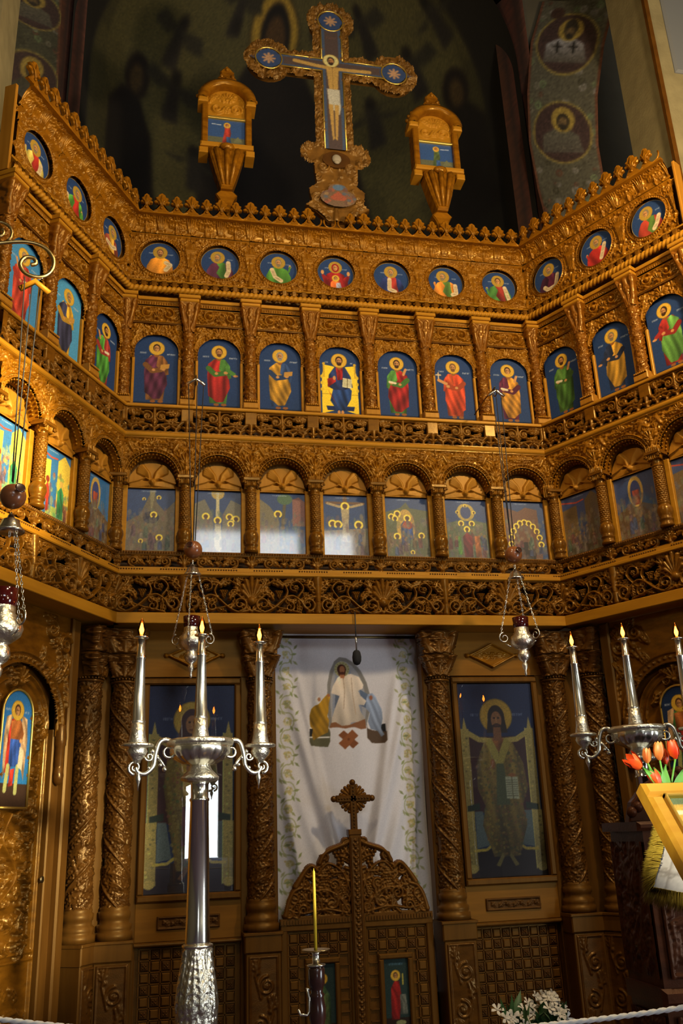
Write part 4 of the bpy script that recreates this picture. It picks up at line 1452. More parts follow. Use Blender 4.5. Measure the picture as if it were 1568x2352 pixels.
ROUND_L = {
    'c': ['blue roundel icon of a saint in bright orange robe', 'blue roundel icon of a green robed saint lifting a scroll', 'blue roundel icon of a green robed prophet with slanting scroll',
          'blue roundel icon of a red veiled mother with child', 'blue roundel icon of a saint in red and navy with scroll', 'blue roundel icon of a bearded saint in green and orange',
          'blue roundel icon of a beardless prophet in maroon and green'],
    'l': ['sunlit wing roundel of a red robed saint nearest the outer end', 'sunlit wing roundel of a saint in green over red', 'sunlit wing roundel of a yellow robed saint beside the corner'],
    'r': ['dim wing roundel of a saint in purple beside the corner', 'dim wing roundel of a red robed prophet with scroll', 'dim wing roundel of a green robed prophet at the outer end']}
for p in 'clr':
    for i, s in enumerate(BAYS[p]):
        me = bust_icon(**ROUND[p][i])
        o = obj('roundel_icon', me, None, ppos(p, s, 0.006, Z_FIELD + 0.236 - 0.165), (0, 0, PANELS[p][1]))
        tag(o, ROUND_L[p][i], 'icon', 'prophet roundels in the top frieze')

def standing_icon(tunic, mantle, hair='#3a2413', beard=True, side=1, prop=None, turn=0.0, split=False, sky=SKY, res=0.0042):
    W, H = 0.35, 0.635
    P = Paint(W, H, res, sky, 0.05)
    P.fill(P.Z < 0.035, shade(sky, 0.55))
    hz, r = 0.522, 0.063
    P.letters(-0.105, 0.475, 0.05, 0.016)
    P.letters(0.115, 0.470, 0.065, 0.016)
    for sg in (-1, 1):
        P.ell(sg * 0.03 + 0.01, 0.045, 0.022, 0.012, SKIN_D)
    drape(P, [(-0.075, 0.055), (-0.085, 0.25), (-0.085, 0.40), (-0.045, 0.458), (0.045, 0.458), (0.085, 0.40), (0.08, 0.25), (0.06, 0.055)], tunic, 5)
    q = side
    drape(P, [(q * -0.085, 0.12), (q * -0.094, 0.30), (q * -0.088, 0.41), (q * -0.03, 0.46), (q * 0.01, 0.44), (q * 0.0, 0.36), (q * 0.08, 0.30),
              (q * 0.090, 0.20), (q * 0.060, 0.13), (q * 0.035, 0.07), (q * -0.02, 0.065), (q * -0.055, 0.10)], mantle, 6, 0.28)
    drape(P, [(q * 0.05, 0.455), (q * 0.088, 0.40), (q * 0.10, 0.29), (q * 0.075, 0.28), (q * 0.055, 0.36)], mantle if split else tunic, 2)
    P.line([(q * -0.085, 0.37), (q * -0.03, 0.315), (q * 0.04, 0.33)], 0.022, shade(tunic, 0.85))
    P.ell(q * 0.055, 0.335, 0.017, 0.013, SKIN)
    P.ell(q * -0.02, 0.325, 0.014, 0.012, SKIN)
    if prop == 'book':
        P.poly([(q * 0.03, 0.33), (q * 0.10, 0.345), (q * 0.105, 0.385), (q * 0.035, 0.375)], '#b8863a')
    elif prop == 'hand':
        P.line([(q * 0.07, 0.36), (q * 0.12, 0.325)], 0.017, tunic)
        P.ell(q * 0.135, 0.31, 0.02, 0.01, SKIN)
    elif prop == 'scroll':
        P.line([(q * -0.055, 0.42), (q * -0.075, 0.47)], 0.011, SKIN)
        P.line([(q * 0.02, 0.335), (q * 0.07, 0.345)], 0.010, '#d8c8a0')
    elif prop == 'staff':
        P.line([(-0.135, 0.46), (-0.135, 0.40)], 0.006, '#c9b184')
        P.line([(-0.155, 0.44), (-0.115, 0.44)], 0.006, '#c9b184')
        P.line([(-0.07, 0.36), (-0.135, 0.39)], 0.014, SKIN)
    P.ell(turn * 0.02, 0.46, 0.02, 0.02, SKIN_D)
    head(P, turn * 0.02, hz, r, hair, beard, None, turn * 0.1)
    return P.mesh('arched_icon', 'icon_paint')

def throne_icon(res=0.004):
    W, H = 0.35, 0.635
    P = Paint(W, H, res, SKY, 0.05)
    G = '#f0c92e'
    for sg in (-1, 1):
        P.poly([(sg * 0.02, 0.06), (sg * 0.15, 0.02), (sg * 0.155, 0.02), (sg * 0.15, 0.37), (sg * 0.125, 0.47), (sg * 0.06, 0.46), (0, 0.44)], G)
        P.line([(sg * 0.132, 0.36), (sg * 0.132, 0.475)], 0.007, '#c9a028')
        P.ell(sg * 0.132, 0.482, 0.012, 0.012, '#c9a028')
        for z in (0.36, 0.30, 0.24):
            P.ell(sg * 0.15, z, 0.013, 0.016, '#d8b42c')
        P.letters(sg * 0.108, 0.495, 0.025, 0.016)
        P.line([(sg * 0.05, 0.20), (sg * 0.15, 0.20)], 0.003, '#b88f20')
    P.poly([(-0.11, 0.05), (0.11, 0.05), (0.12, 0.09), (-0.12, 0.09)], '#1f2c50')
    drape(P, [(-0.06, 0.24), (-0.085, 0.14), (-0.03, 0.045), (0.03, 0.045), (0.09, 0.16), (0.10, 0.24), (0.05, 0.30), (-0.04, 0.30)], '#26406e', 6, 0.3)
    drape(P, [(-0.105, 0.25), (-0.085, 0.20), (-0.02, 0.08), (-0.005, 0.05), (-0.06, 0.16)], '#9c2420', 2)
    drape(P, [(-0.105, 0.27), (-0.09, 0.38), (-0.04, 0.455), (0.05, 0.455), (0.095, 0.37), (0.11, 0.27), (0.03, 0.24), (-0.05, 0.24)], '#27365e', 5)
    drape(P, [(-0.03, 0.45), (0.03, 0.45), (0.025, 0.34), (-0.02, 0.33)], '#9c2420', 3)
    drape(P, [(-0.105, 0.34), (-0.10, 0.26), (-0.03, 0.32), (-0.04, 0.36)], '#9c2420', 2)
    P.poly([(0.02, 0.27), (0.10, 0.26), (0.105, 0.345), (0.028, 0.355)], '#d9d2a2')
    P.line([(0.062, 0.265), (0.066, 0.35)], 0.0035, '#6a5a30')
    for k in range(5):
        for x in (0.042, 0.085):
            P.line([(x - 0.014, 0.283 + k * 0.014), (x + 0.014, 0.283 + k * 0.014)], 0.002, '#7a7050')
    P.ell(-0.045, 0.35, 0.012, 0.02, SKIN)
    for sg in (-1, 1):
        P.ell(sg * 0.015, 0.035, 0.012, 0.018, SKIN)
    P.ell(0.0, 0.45, 0.02, 0.02, SKIN_D)
    head(P, 0.0, 0.515, 0.068, '#3a2010', True)
    return P.mesh('arched_icon', 'icon_paint')

STAND = {
    'c': [dict(tunic='#8a5a2c', mantle='#5c2c40', beard=False, side=1, prop='book'), dict(tunic='#4c7c34', mantle='#a52a24', side=1, prop='hand', hair='#5a3a20'),
          dict(tunic='#2f4468', mantle='#b8862a', side=1, prop='book', hair='#8a8478'), None,
          dict(tunic='#4c7c34', mantle='#962420', side=-1, prop='scroll'), dict(tunic='#b24a24', mantle='#c24424', side=-1, prop='staff', split=True, hair='#6a4a2a'),
          dict(tunic='#5c2438', mantle='#b57c28', beard=False, side=-1, prop='scroll', split=False)],
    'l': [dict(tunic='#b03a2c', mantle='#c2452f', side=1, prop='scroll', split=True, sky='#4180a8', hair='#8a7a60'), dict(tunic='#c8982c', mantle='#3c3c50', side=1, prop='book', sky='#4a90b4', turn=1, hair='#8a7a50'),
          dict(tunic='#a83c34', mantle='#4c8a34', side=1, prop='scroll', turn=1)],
    'r': [dict(tunic='#4c6a2e', mantle='#466a2c', side=-1, prop='scroll', split=True), dict(tunic='#2a3246', mantle='#b4842c', side=-1, prop='hand', hair='#7a6a50'), dict(tunic='#9c2c24', mantle='#5c8a3c', side=-1, prop='hand', turn=-1)]}
STAND_L = {
    'c': ['arched blue icon of a young saint in plum mantle', 'arched blue icon of a saint with green tunic and red mantle', 'arched blue icon of a grey haired saint in ochre mantle',
          'arched icon of a seated figure on a bright gold throne', 'arched blue icon of a saint in dark red over green, beside the throne', 'arched blue icon of a saint all in orange red holding a cross staff', 'arched blue icon of a young saint in ochre over plum'],
    'l': ['arched icon of a saint in bright red on the sunlit wing', 'arched icon of a saint in navy with yellow sleeve on sunlit wing', 'arched icon of a red and green saint beside the sunlit corner'],
    'r': ['arched icon of a saint all in green on the dim wing', 'arched icon of an ochre robed saint on the dim wing', 'arched icon of a saint in pale green and red on the dim wing']}
for p in 'clr':
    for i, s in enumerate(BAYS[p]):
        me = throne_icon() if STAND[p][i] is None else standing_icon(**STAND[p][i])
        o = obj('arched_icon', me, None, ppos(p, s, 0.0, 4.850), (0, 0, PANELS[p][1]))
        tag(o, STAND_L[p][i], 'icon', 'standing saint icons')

def scene_icon(kind, halos, W=0.36, H=0.505, res=0.0045, sky='#30466e', ground='#6a6048', bright=False):
    P = Paint(W, H, res, sky, 0.06)
    g = ['#7a6c50', '#6a5a58', '#6c7458', '#7c5a4c', '#8a7c60', '#5c5c64']
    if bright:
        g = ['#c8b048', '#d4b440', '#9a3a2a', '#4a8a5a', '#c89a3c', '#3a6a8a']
    if kind == 'mount':
        P.poly([(-W / 2, 0), (-W / 2, 0.24), (-0.08, 0.30), (-0.02, 0.45), (0.02, 0.50), (0.04, 0.40), (0.10, 0.33), (W / 2, 0.42), (W / 2, 0)], '#6e6248')
        P.ell(0, 0.28, 0.06, 0.05, '#2c2a3a')
        P.poly([(-0.015, 0.5), (0.03, 0.5), (0.0, 0.3)], '#8a8058')
    elif kind == 'dove':
        for sg in (-1, 1):
            P.poly([(sg * W / 2, 0), (sg * W / 2, 0.40), (sg * 0.10, 0.44), (sg * 0.04, 0.32), (sg * 0.02, 0)], '#74705c')
        P.ell(0, 0.49, 0.05, 0.05, '#b89c50')
        P.poly([(-0.01, 0.5), (0.01, 0.5), (0.015, 0.3), (-0.015, 0.3)], '#c8bc88')
        P.poly([(-0.035, 0), (0.035, 0), (0.025, 0.24), (-0.02, 0.24)], '#b8b08c')
    elif kind == 'entry':
        P.poly([(-W / 2, 0), (-W / 2, 0.46), (-0.10, 0.40), (-0.03, 0.30), (-0.02, 0)], '#7a7050')
        P.poly([(0.08, 0.24), (W / 2, 0.24), (W / 2, 0.44), (0.13, 0.48), (0.08, 0.46)], '#8a5a4a')
        P.line([(0.0, 0.22), (0.02, 0.44)], 0.012, '#5a5030')
        P.ell(0.02, 0.46, 0.06, 0.045, '#4e6a44')
    elif kind == 'cross':
        P.poly([(-W / 2, 0), (-W / 2, 0.21), (W / 2, 0.24), (W / 2, 0)], '#867c68')
        P.line([(0, 0.1), (0, 0.49)], 0.016, '#6a4a2c')
        P.line([(-0.15, 0.445), (0.15, 0.445)], 0.011, '#6a4a2c')
        P.line([(-0.14, 0.44), (-0.05, 0.415), (0, 0.42), (0.05, 0.415), (0.14, 0.44)], 0.010, '#b09868')
        P.poly([(-0.035, 0.41), (0.035, 0.41), (0.025, 0.27), (0.03, 0.12), (-0.03, 0.12), (-0.025, 0.27)], '#b4a070', '#a8a088')
    elif kind == 'ascent':
        P.poly([(-W / 2, 0), (-W / 2, 0.38), (-0.05, 0.42), (0.0, 0.47), (0.03, 0.42), (W / 2, 0.40), (W / 2, 0)], '#5c6040')
        P.ell(-0.01, 0.26, 0.075, 0.15, '#c09a44')
        drape(P, [(-0.05, 0.12), (-0.05, 0.28), (0.0, 0.34), (0.045, 0.28), (0.05, 0.12)], '#34508a', 4)
        drape(P, [(-0.05, 0.26), (0.0, 0.34), (0.06, 0.27), (0.02, 0.24)], '#a24a34', 2)
    elif kind == 'rise':
        P.poly([(-W / 2, 0), (-W / 2, 0.30), (-0.06, 0.33), (0.0, 0.28), (0.08, 0.33), (W / 2, 0.31), (W / 2, 0)], '#5a6448')
        P.ell(0, 0.40, 0.075, 0.075, '#b89c44')
        P.ell(0, 0.40, 0.045, 0.055, '#34446e')
    elif kind == 'tongues':
        P.poly([(-W / 2, 0), (-W / 2, 0.46), (-0.05, 0.42), (0.02, 0.46), (0.12, 0.44), (0.13, 0)], '#6e4a34')
        P.ell(0.0, 0.06, 0.075, 0.10, '#2a2016')
    elif kind == 'rooms':
        P.poly([(-W / 2, 0.1), (-W / 2, 0.40), (-0.04, 0.42), (-0.04, 0.1)], '#d4b640' if bright else '#6a5432')
        P.poly([(0.04, 0.1), (0.04, 0.44), (0.11, 0.50), (W / 2, 0.44), (W / 2, 0.1)], '#dcbc44' if bright else '#5c4c30')
        P.line([(-W / 2, 0.47), (-0.04, 0.44), (0.03, 0.45)], 0.006, '#b8442c')
        P.fill(P.Z < 0.10, '#8a9a4c' if bright else '#4c4430')
    elif kind == 'glory':
        P.poly([(-W / 2, 0), (-W / 2, 0.22), (-0.02, 0.30), (W / 2, 0.20), (W / 2, 0)], '#5c4428')
        P.ell(0.0, 0.37, 0.065, 0.125, '#c8a24c')
        P.ell(0.0, 0.36, 0.045, 0.10, '#34487c')
        drape(P, [(-0.03, 0.26), (-0.03, 0.38), (0.03, 0.38), (0.03, 0.26)], '#a24a34', 3)
    # crowds and folded ground
    for k in range(150):
        x, z = rng.uniform(-W / 2, W / 2), rng.uniform(0.0, 1.0) ** 1.3 * 0.34
        w, h = rng.uniform(0.006, 0.018), rng.uniform(0.010, 0.035)
        P.ell(x, z, w, h, random.choice(g), 0.45)
    for i in range(13):
        x, z = rng.uniform(-W / 2 + 0.02, W / 2 - 0.02), rng.uniform(0.01, 0.13)
        if abs(x) < 0.04 and kind in ('cross', 'dove', 'rise'):
            continue
        col = random.choice(['#6c3a38', '#4a5c48', '#3c486c', '#7a6240', '#5c444c', '#7c7060'])
        hh = rng.uniform(0.06, 0.11)
        m = P.mask_poly([(x - 0.018, z), (x - 0.015, z + hh * 0.8), (x, z + hh), (x + 0.015, z + hh * 0.8), (x + 0.018, z)])
        P.fill(m, col, None, 0.75)
        P.folds(m, 2, 0.2)
        P.ell(x, z + hh + 0.012, 0.010, 0.012, '#8a6c48', 0.8)
    if kind == 'rise':
        drape(P, [(-0.035, 0.02), (-0.04, 0.19), (0.0, 0.23), (0.04, 0.19), (0.035, 0.02)], '#6e2a2c', 3)
        drape(P, [(-0.085, 0.04), (-0.08, 0.19), (-0.06, 0.2), (-0.05, 0.04)], '#5a8a3c', 2)
        drape(P, [(0.06, 0.02), (0.06, 0.20), (0.10, 0.2), (0.11, 0.02)], '#9a5a2c', 2)
    if bright:
        drape(P, [(-0.09, 0.05), (-0.10, 0.20), (-0.06, 0.26), (-0.04, 0.2), (-0.05, 0.05)], '#b0301f', 3)
        drape(P, [(-0.10, 0.03), (-0.11, 0.12), (-0.07, 0.13), (-0.07, 0.03)], '#3a6a9a', 3)
        drape(P, [(0.06, 0.04), (0.05, 0.22), (0.09, 0.27), (0.12, 0.22), (0.12, 0.04)], '#2f7a4a', 3)
        P.ell(-0.065, 0.275, 0.02, 0.024, '#7a2a1a')
        P.ell(0.09, 0.285, 0.02, 0.024, '#c8a24c')
    P.letters(-0.02, 0.488, 0.11, 0.010, '#aab4c0')
    for x, z, r in halos:
        P.ell(x, z, r * 0.65, r * 0.75, '#5c4028')
        P.ring(x, z, r * 0.66, r * 1.14, '#ffe04a', 0.5)  # bright yellow painted for the light that gold leaf reflects
    return P.mesh('scene_icon', 'icon_paint_glazed')

FEAST = {
    'c': [('mount', [(0.02, 0.30, 0.024), (-0.07, 0.09, 0.016), (0.065, 0.12, 0.023), (-0.055, 0.425, 0.012), (0.055, 0.44, 0.016)]),
          ('dove', [(-0.09, 0.30, 0.026), (0.0, 0.27, 0.027), (0.09, 0.30, 0.025), (0.14, 0.285, 0.025), (0.10, 0.245, 0.023)]),
          ('entry', [(-0.035, 0.335, 0.028)]),
          ('cross', [(0.0, 0.42, 0.031), (-0.105, 0.27, 0.030), (-0.06, 0.265, 0.030), (0.105, 0.265, 0.032)]),
          ('ascent', [(-0.075, 0.37, 0.026), (-0.125, 0.345, 0.024), (-0.095, 0.33, 0.023), (0.005, 0.335, 0.027), (-0.085, 0.18, 0.026), (0.115, 0.19, 0.024), (0.035, 0.05, 0.016)]),
          ('rise', [(-0.045, 0.305, 0.023), (0.045, 0.305, 0.023), (0.0, 0.255, 0.024), (0.0, 0.455, 0.013), (-0.07, 0.40, 0.014), (0.07, 0.40, 0.014)]),
          ('tongues', [(0.13 * math.cos(a), 0.12 + 0.21 * math.sin(a), 0.023) for a in np.linspace(0.1, PI - 0.1, 11)])],
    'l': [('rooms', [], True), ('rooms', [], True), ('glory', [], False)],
    'r': [('rooms', [], False), ('glory', [], False), ('rooms', [], False)]}
FEAST_L = {
    'c': ['scene icon of a birth in a cave below a star ray', 'scene icon of a river baptism with five gold haloes', 'scene icon of a rider before a red tower, single gold halo',
          'scene icon of a crucifixion under a wide cross', 'scene icon of a blue robed figure in a golden oval', 'scene icon of an ascending figure in a gold circle over a crowd', 'scene icon with haloes ringed in an arch over a dark doorway'],
    'l': ['brightly sunlit scene icon of yellow houses at the photo edge', 'brightly sunlit scene icon of red and green figures before houses', 'half shaded scene icon beside the corner on the sunlit wing'],
    'r': ['dim wing scene icon of figures before tall towers, by the corner', 'dim wing scene icon of a figure in a pointed golden glory', 'dim wing scene icon cut by the photo edge']}
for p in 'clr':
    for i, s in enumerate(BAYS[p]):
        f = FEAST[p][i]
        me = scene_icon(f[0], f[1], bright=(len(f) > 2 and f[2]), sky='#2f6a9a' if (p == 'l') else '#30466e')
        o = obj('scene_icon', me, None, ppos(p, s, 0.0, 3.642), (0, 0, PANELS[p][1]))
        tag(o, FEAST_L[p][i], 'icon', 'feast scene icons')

# ================================================================== lower screen: columns, large icons, doors
# -- carved column units
r = Relief(2 * PI * 0.086, 1.47, 0.0050)
for k in range(-3, 7):
    z = 0.29 * k
    r.stroke([(-r.W / 2, z), (r.W / 2, z + 0.62)], 0.0065, 0.0065, 0.015)
    for q in (0.05, 0.235):
        n = 30
        for i in range(n):
            f = i / n
            r.blob(-r.W / 2 + f * r.W, z + q + 0.62 * f, 0.0085, 0.012)
for k in range(-2, 6):
    for i in range(6):
        f = (i + 0.5) / 6
        x, z = -r.W / 2 + f * r.W, 0.29 * k + 0.145 + 0.62 * f
        r.leaf(x, z, 0.8 + (i % 2) * 2.4, 0.09, 0.05, 0.016, 0.7 if i % 2 else -0.7, 3)
        r.grapes(x + 0.03, z + 0.03, 0.035, 0.05, 0.014)
r.filler(900, 0.016, 0.035, 0.011)
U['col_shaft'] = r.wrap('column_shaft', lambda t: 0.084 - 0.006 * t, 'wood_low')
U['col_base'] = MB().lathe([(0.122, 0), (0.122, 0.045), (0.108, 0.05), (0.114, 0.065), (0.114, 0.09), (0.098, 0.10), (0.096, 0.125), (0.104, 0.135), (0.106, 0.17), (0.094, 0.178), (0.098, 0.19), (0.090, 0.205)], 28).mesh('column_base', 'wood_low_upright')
m = MB()
m.lathe([(0.080, 0), (0.096, 0.006), (0.096, 0.018), (0.080, 0.024)], 24)
for i in range(26):
    a = 2 * PI * i / 26
    m.ball((0.094 * math.cos(a), 0.094 * math.sin(a), 0.03), 0.009, 6, 4)
U['col_astragal'] = m.mesh('column_astragal', 'wood_low')
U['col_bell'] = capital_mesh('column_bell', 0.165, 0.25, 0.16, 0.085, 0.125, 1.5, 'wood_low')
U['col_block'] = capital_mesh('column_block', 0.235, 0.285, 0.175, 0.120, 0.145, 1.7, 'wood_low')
m = MB().bbox(-0.125, 0.125, -0.128, 0.10, 0.895, 1.02, 0.008)
m.bbox(-0.132, 0.132, -0.136, 0.10, 1.0, 1.02, 0.004)
m.bbox(-0.116, 0.116, -0.118, 0.10, 0.0, 0.895, 0.006)
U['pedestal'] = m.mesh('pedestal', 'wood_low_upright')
r = Relief(0.20, 0.86, 0.0055)
for x in (-0.092, 0.092):
    r.stroke([(x, 0.01), (x, 0.85)], 0.006, 0.006, 0.010)
for k, (sg, z) in enumerate(((1, 0.68), (-1, 0.45), (1, 0.22))):
    r.spiral(sg * 0.02, z, 0.058, PI / 2, 1.6, 0.010, 0.007, 0.011, sg)
    r.stroke([(sg * -0.03, z + 0.16), (sg * -0.055, z + 0.06), (sg * -0.02, z - 0.07)], 0.009, 0.008, 0.010)
    r.leaf(sg * -0.04, z + 0.08, PI / 2 + sg * 0.5, 0.09, 0.05, 0.010, -sg * 0.8, 3)
    r.leaf(sg * 0.05, z - 0.06, -PI / 2 + sg * 0.3, 0.08, 0.045, 0.010, sg * 0.8, 3)
    r.rosette(sg * 0.02, z, 0.02, 0.013, 5)
for z in (0.01, 0.85):
    r.stroke([(-0.092, z), (0.092, z)], 0.006, 0.006, 0.010)
U['pedestal_panel'] = r.mesh('pedestal_panel', 'wood_low')

def column(p, s, n, label, flip):
    t = pthing(p, 'carved_column', label, 'column', s, n, 0.0, 'vine columns of the lower screen')
    t['kind'] = 'thing'
    obj('pedestal', U['pedestal'], t)
    obj('pedestal_panel', U['pedestal_panel'], t, (0, -0.119, 0.02))
    obj('column_base', U['col_base'], t, (0, 0, 1.02))
    obj('shaft', U['col_shaft'], t, (0, 0, 1.215), sc=(flip, 1, 1))
    obj('astragal', U['col_astragal'], t, (0, 0, 2.680))
    obj('capital', U['col_bell'], t, (0, 0, 2.72))
    obj('capital_block', U['col_block'], t, (0, 0, 2.885))
    m_ = U.setdefault('col_core', MB().box(-0.07, 0.07, -0.02, 0.10, 2.70, 3.085).mesh('capital_core', 'wood_deep'))
    obj('capital_core', m_, t)
    return t
column('c', -1.645, -0.12, 'vine carved column between the corner and the silver candelabrum icon', -1)
column('c', -0.672, -0.12, 'vine carved column touching the white curtain, left edge', 1)
column('c', 0.690, -0.12, 'vine carved column touching the white curtain, right edge', -1)
column('c', 1.645, -0.12, 'vine carved column beside the right candelabrum, next to the corner', 1)
column('l', -0.02, -0.12, 'vine carved column beside the angel door, in shadow of the corner', 1)
column('r', 0.085, -0.12, 'vine carved column behind the leaning silver candle on the right', -1)
for p, s in (('l', -1.50), ('r', 1.50)):
    column(p, s, -0.12, 'vine carved column at the outer end of the %s wing' % ('left' if p == 'l' else 'right'), 1)
# corner posts and the wall of boards behind
for sg, nm in ((-1, 'corner_post'), (1, 'corner_post')):
    m = MB().bbox(-0.07, 0.07, -0.05, 0.05, 0, 3.085, 0.01)
    o = obj(nm, m.mesh('corner_post', 'wood_low_upright'), None, (sg * 1.815, 0.135, 0), (0, 0, -sg * ANG / 2))
    tag(o, 'plain rounded wooden post in the %s corner between two columns' % ('left' if sg < 0 else 'right'), 'post')

# -- large icon bays
def block_mesh(carved):
    mb_ = MB().bbox(-0.027, 0.027, -0.014, 0.01, -0.027, 0.027, 0.007)
    if carved:
        for a in range(4):
            mb_.ball((0.012 * math.cos(a * PI / 2 + PI / 4), -0.013, 0.012 * math.sin(a * PI / 2 + PI / 4)), 0.0085, 6, 4)
        mb_.ball((0, -0.016, 0), 0.007, 6, 4)
    return mb_.mesh('carved_block' if carved else 'plain_block', 'wood_inlay' if carved else 'wood_low_upright')
U['blk_plain'] = block_mesh(False)
U['blk_carved'] = block_mesh(True)

def lattice(t, x0, x1, z0, z1, y, skip=None, pitch=0.0705):
    nx = int(round((x1 - x0) / pitch))
    nz = int(round((z1 - z0) / pitch))
    px, pz = (x1 - x0) / nx, (z1 - z0) / nz
    for j in range(nz):
        for i in range(nx):
            x, z = x0 + (i + 0.5) * px, z1 - (j + 0.5) * pz
            if skip and skip[0] - 0.03 < x < skip[1] + 0.03 and skip[2] - 0.03 < z < skip[3] + 0.03:
                continue
            k = (i + j) % 2
            obj('carved_block' if k else 'plain_block', U['blk_carved'] if k else U['blk_plain'], t, (x, y, z))
    mb_ = MB()
    for i in range(nx + 1):
        x = x0 + i * px
        mb_.box(x - 0.004, x + 0.004, y - 0.008, y + 0.012, z0, z1)
    for j in range(nz + 1):
        z = z0 + j * pz
        mb_.box(x0, x1, y - 0.008, y + 0.012, z - 0.004, z + 0.004)
    g = obj('lattice_grid', mb_.mesh('lattice_grid', 'wood_deep'), t)
    return g

def frame_bars(t, x0, x1, z0, z1, w, y0, y1, name='frame_bar', matname='wood_low_upright', b=0.01):
    for nm, bb in (('top', (x0 - w, x1 + w, z1, z1 + w)), ('bottom', (x0 - w, x1 + w, z0 - w, z0)), ('side', (x0 - w, x0, z0, z1)), ('side', (x1, x1 + w, z0, z1))):
        obj(name, MB().bbox(bb[0], bb[1], y0, y1, bb[2], bb[3], b).mesh(name, matname), t)

r = Relief(0.46, 0.20, 0.0045)
dm = 1 - np.abs(r.X) / 0.20 - np.abs(r.Z - 0.10) / 0.098
r.h = np.where(dm > 0, 0.012, 0)
r.h = np.where((dm > 0) & (dm < 0.16), 0.03, r.h)
for sg in (-1, 1):
    r.leaf(sg * 0.01, 0.10, 0.0 if sg > 0 else PI, 0.10, 0.04, 0.024, 0.3, 3)
    r.blob(sg * 0.205, 0.10, 0.018, 0.03)
    r.spiral(sg * 0.06, 0.10, 0.025, 0, 1.2, 0.007, 0.005, 0.022, sg)
r.rosette(0, 0.10, 0.03, 0.026, 6)
U['diamond'] = r.mesh('diamond_boss', 'wood_carved', pierced=True)
r = Relief(0.42, 0.085, 0.0045)
r.band(-0.21, 0.21, 0, 0.085, 0.004)
for (a, b_) in (((-0.2, 0.008), (0.2, 0.008)), ((-0.2, 0.077), (0.2, 0.077)), ((-0.202, 0.008), (-0.202, 0.077)), ((0.202, 0.008), (0.202, 0.077))):
    r.stroke([a, b_], 0.007, 0.007, 0.014)
for k in range(7):
    x = -0.165 + 0.055 * k
    r.leaf(x, 0.03 if k % 2 else 0.055, 0.5 if k % 2 else -0.5, 0.055, 0.03, 0.014, 0.6 if k % 2 else -0.6, 3)
    r.blob(x, 0.042, 0.009, 0.016)
U['plaque'] = r.mesh('plaque', 'wood_inlay')

IW, IH, IZ = 0.61, 1.40, 1.275

def throne_posts(P, gold='#a8924a'):
    W = P.W
    for sg in (-1, 1):
        for x, w, z0, z1 in ((0.43, 0.035, 0.42, 1.06), (0.445, 0.045, 0.05, 0.46)):
            xx = sg * x * W
            P.poly([(xx - w, z0), (xx + w, z0), (xx + w * 0.9, z1), (xx - w * 0.9, z1)], gold, shade(gold, 0.85))
            for k in range(int((z1 - z0) / 0.03)):
                P.ell(xx + rng.uniform(-w, w) * 0.6, z0 + 0.03 * k, 0.010, 0.008, shade(gold, rng.uniform(0.6, 1.2)))
            P.line([(xx - w, z0), (xx - w, z1)], 0.004, shade(gold, 1.25))
        P.poly([(sg * 0.40 * W, 1.06), (sg * 0.46 * W, 1.06), (sg * 0.43 * W, 1.15)], gold)
        P.ell(sg * 0.445 * W, 0.06, 0.04, 0.03, gold)
        P.poly([(sg * 0.46 * W, 0.46), (sg * 0.30 * W, 0.47), (sg * 0.30 * W, 0.52), (sg * 0.46 * W, 0.50)], '#26301e')
        P.poly([(sg * 0.37 * W, 0.20), (sg * 0.37 * W, 0.46), (sg * 0.27 * W, 0.46), (sg * 0.20 * W, 0.22)], '#5c6660')
        P.line([(sg * 0.40 * W, 0.185), (sg * 0.25 * W, 0.19), (sg * 0.18 * W, 0.22), (sg * 0.10 * W, 0.23)], 0.010, '#b89c3c')
    P.line([(-0.42 * W, 1.04), (-0.25 * W, 0.98), (0, 0.965), (0.25 * W, 0.98), (0.42 * W, 1.04)], 0.020, gold)

def brocade(P, m, n, cols):
    idx = np.argwhere(m)
    for k in range(n):
        j, i = idx[rng.integers(len(idx))]
        P.ell(P.x[i], P.z[j], rng.uniform(0.006, 0.013), rng.uniform(0.006, 0.013), random.choice(cols), 0.7)

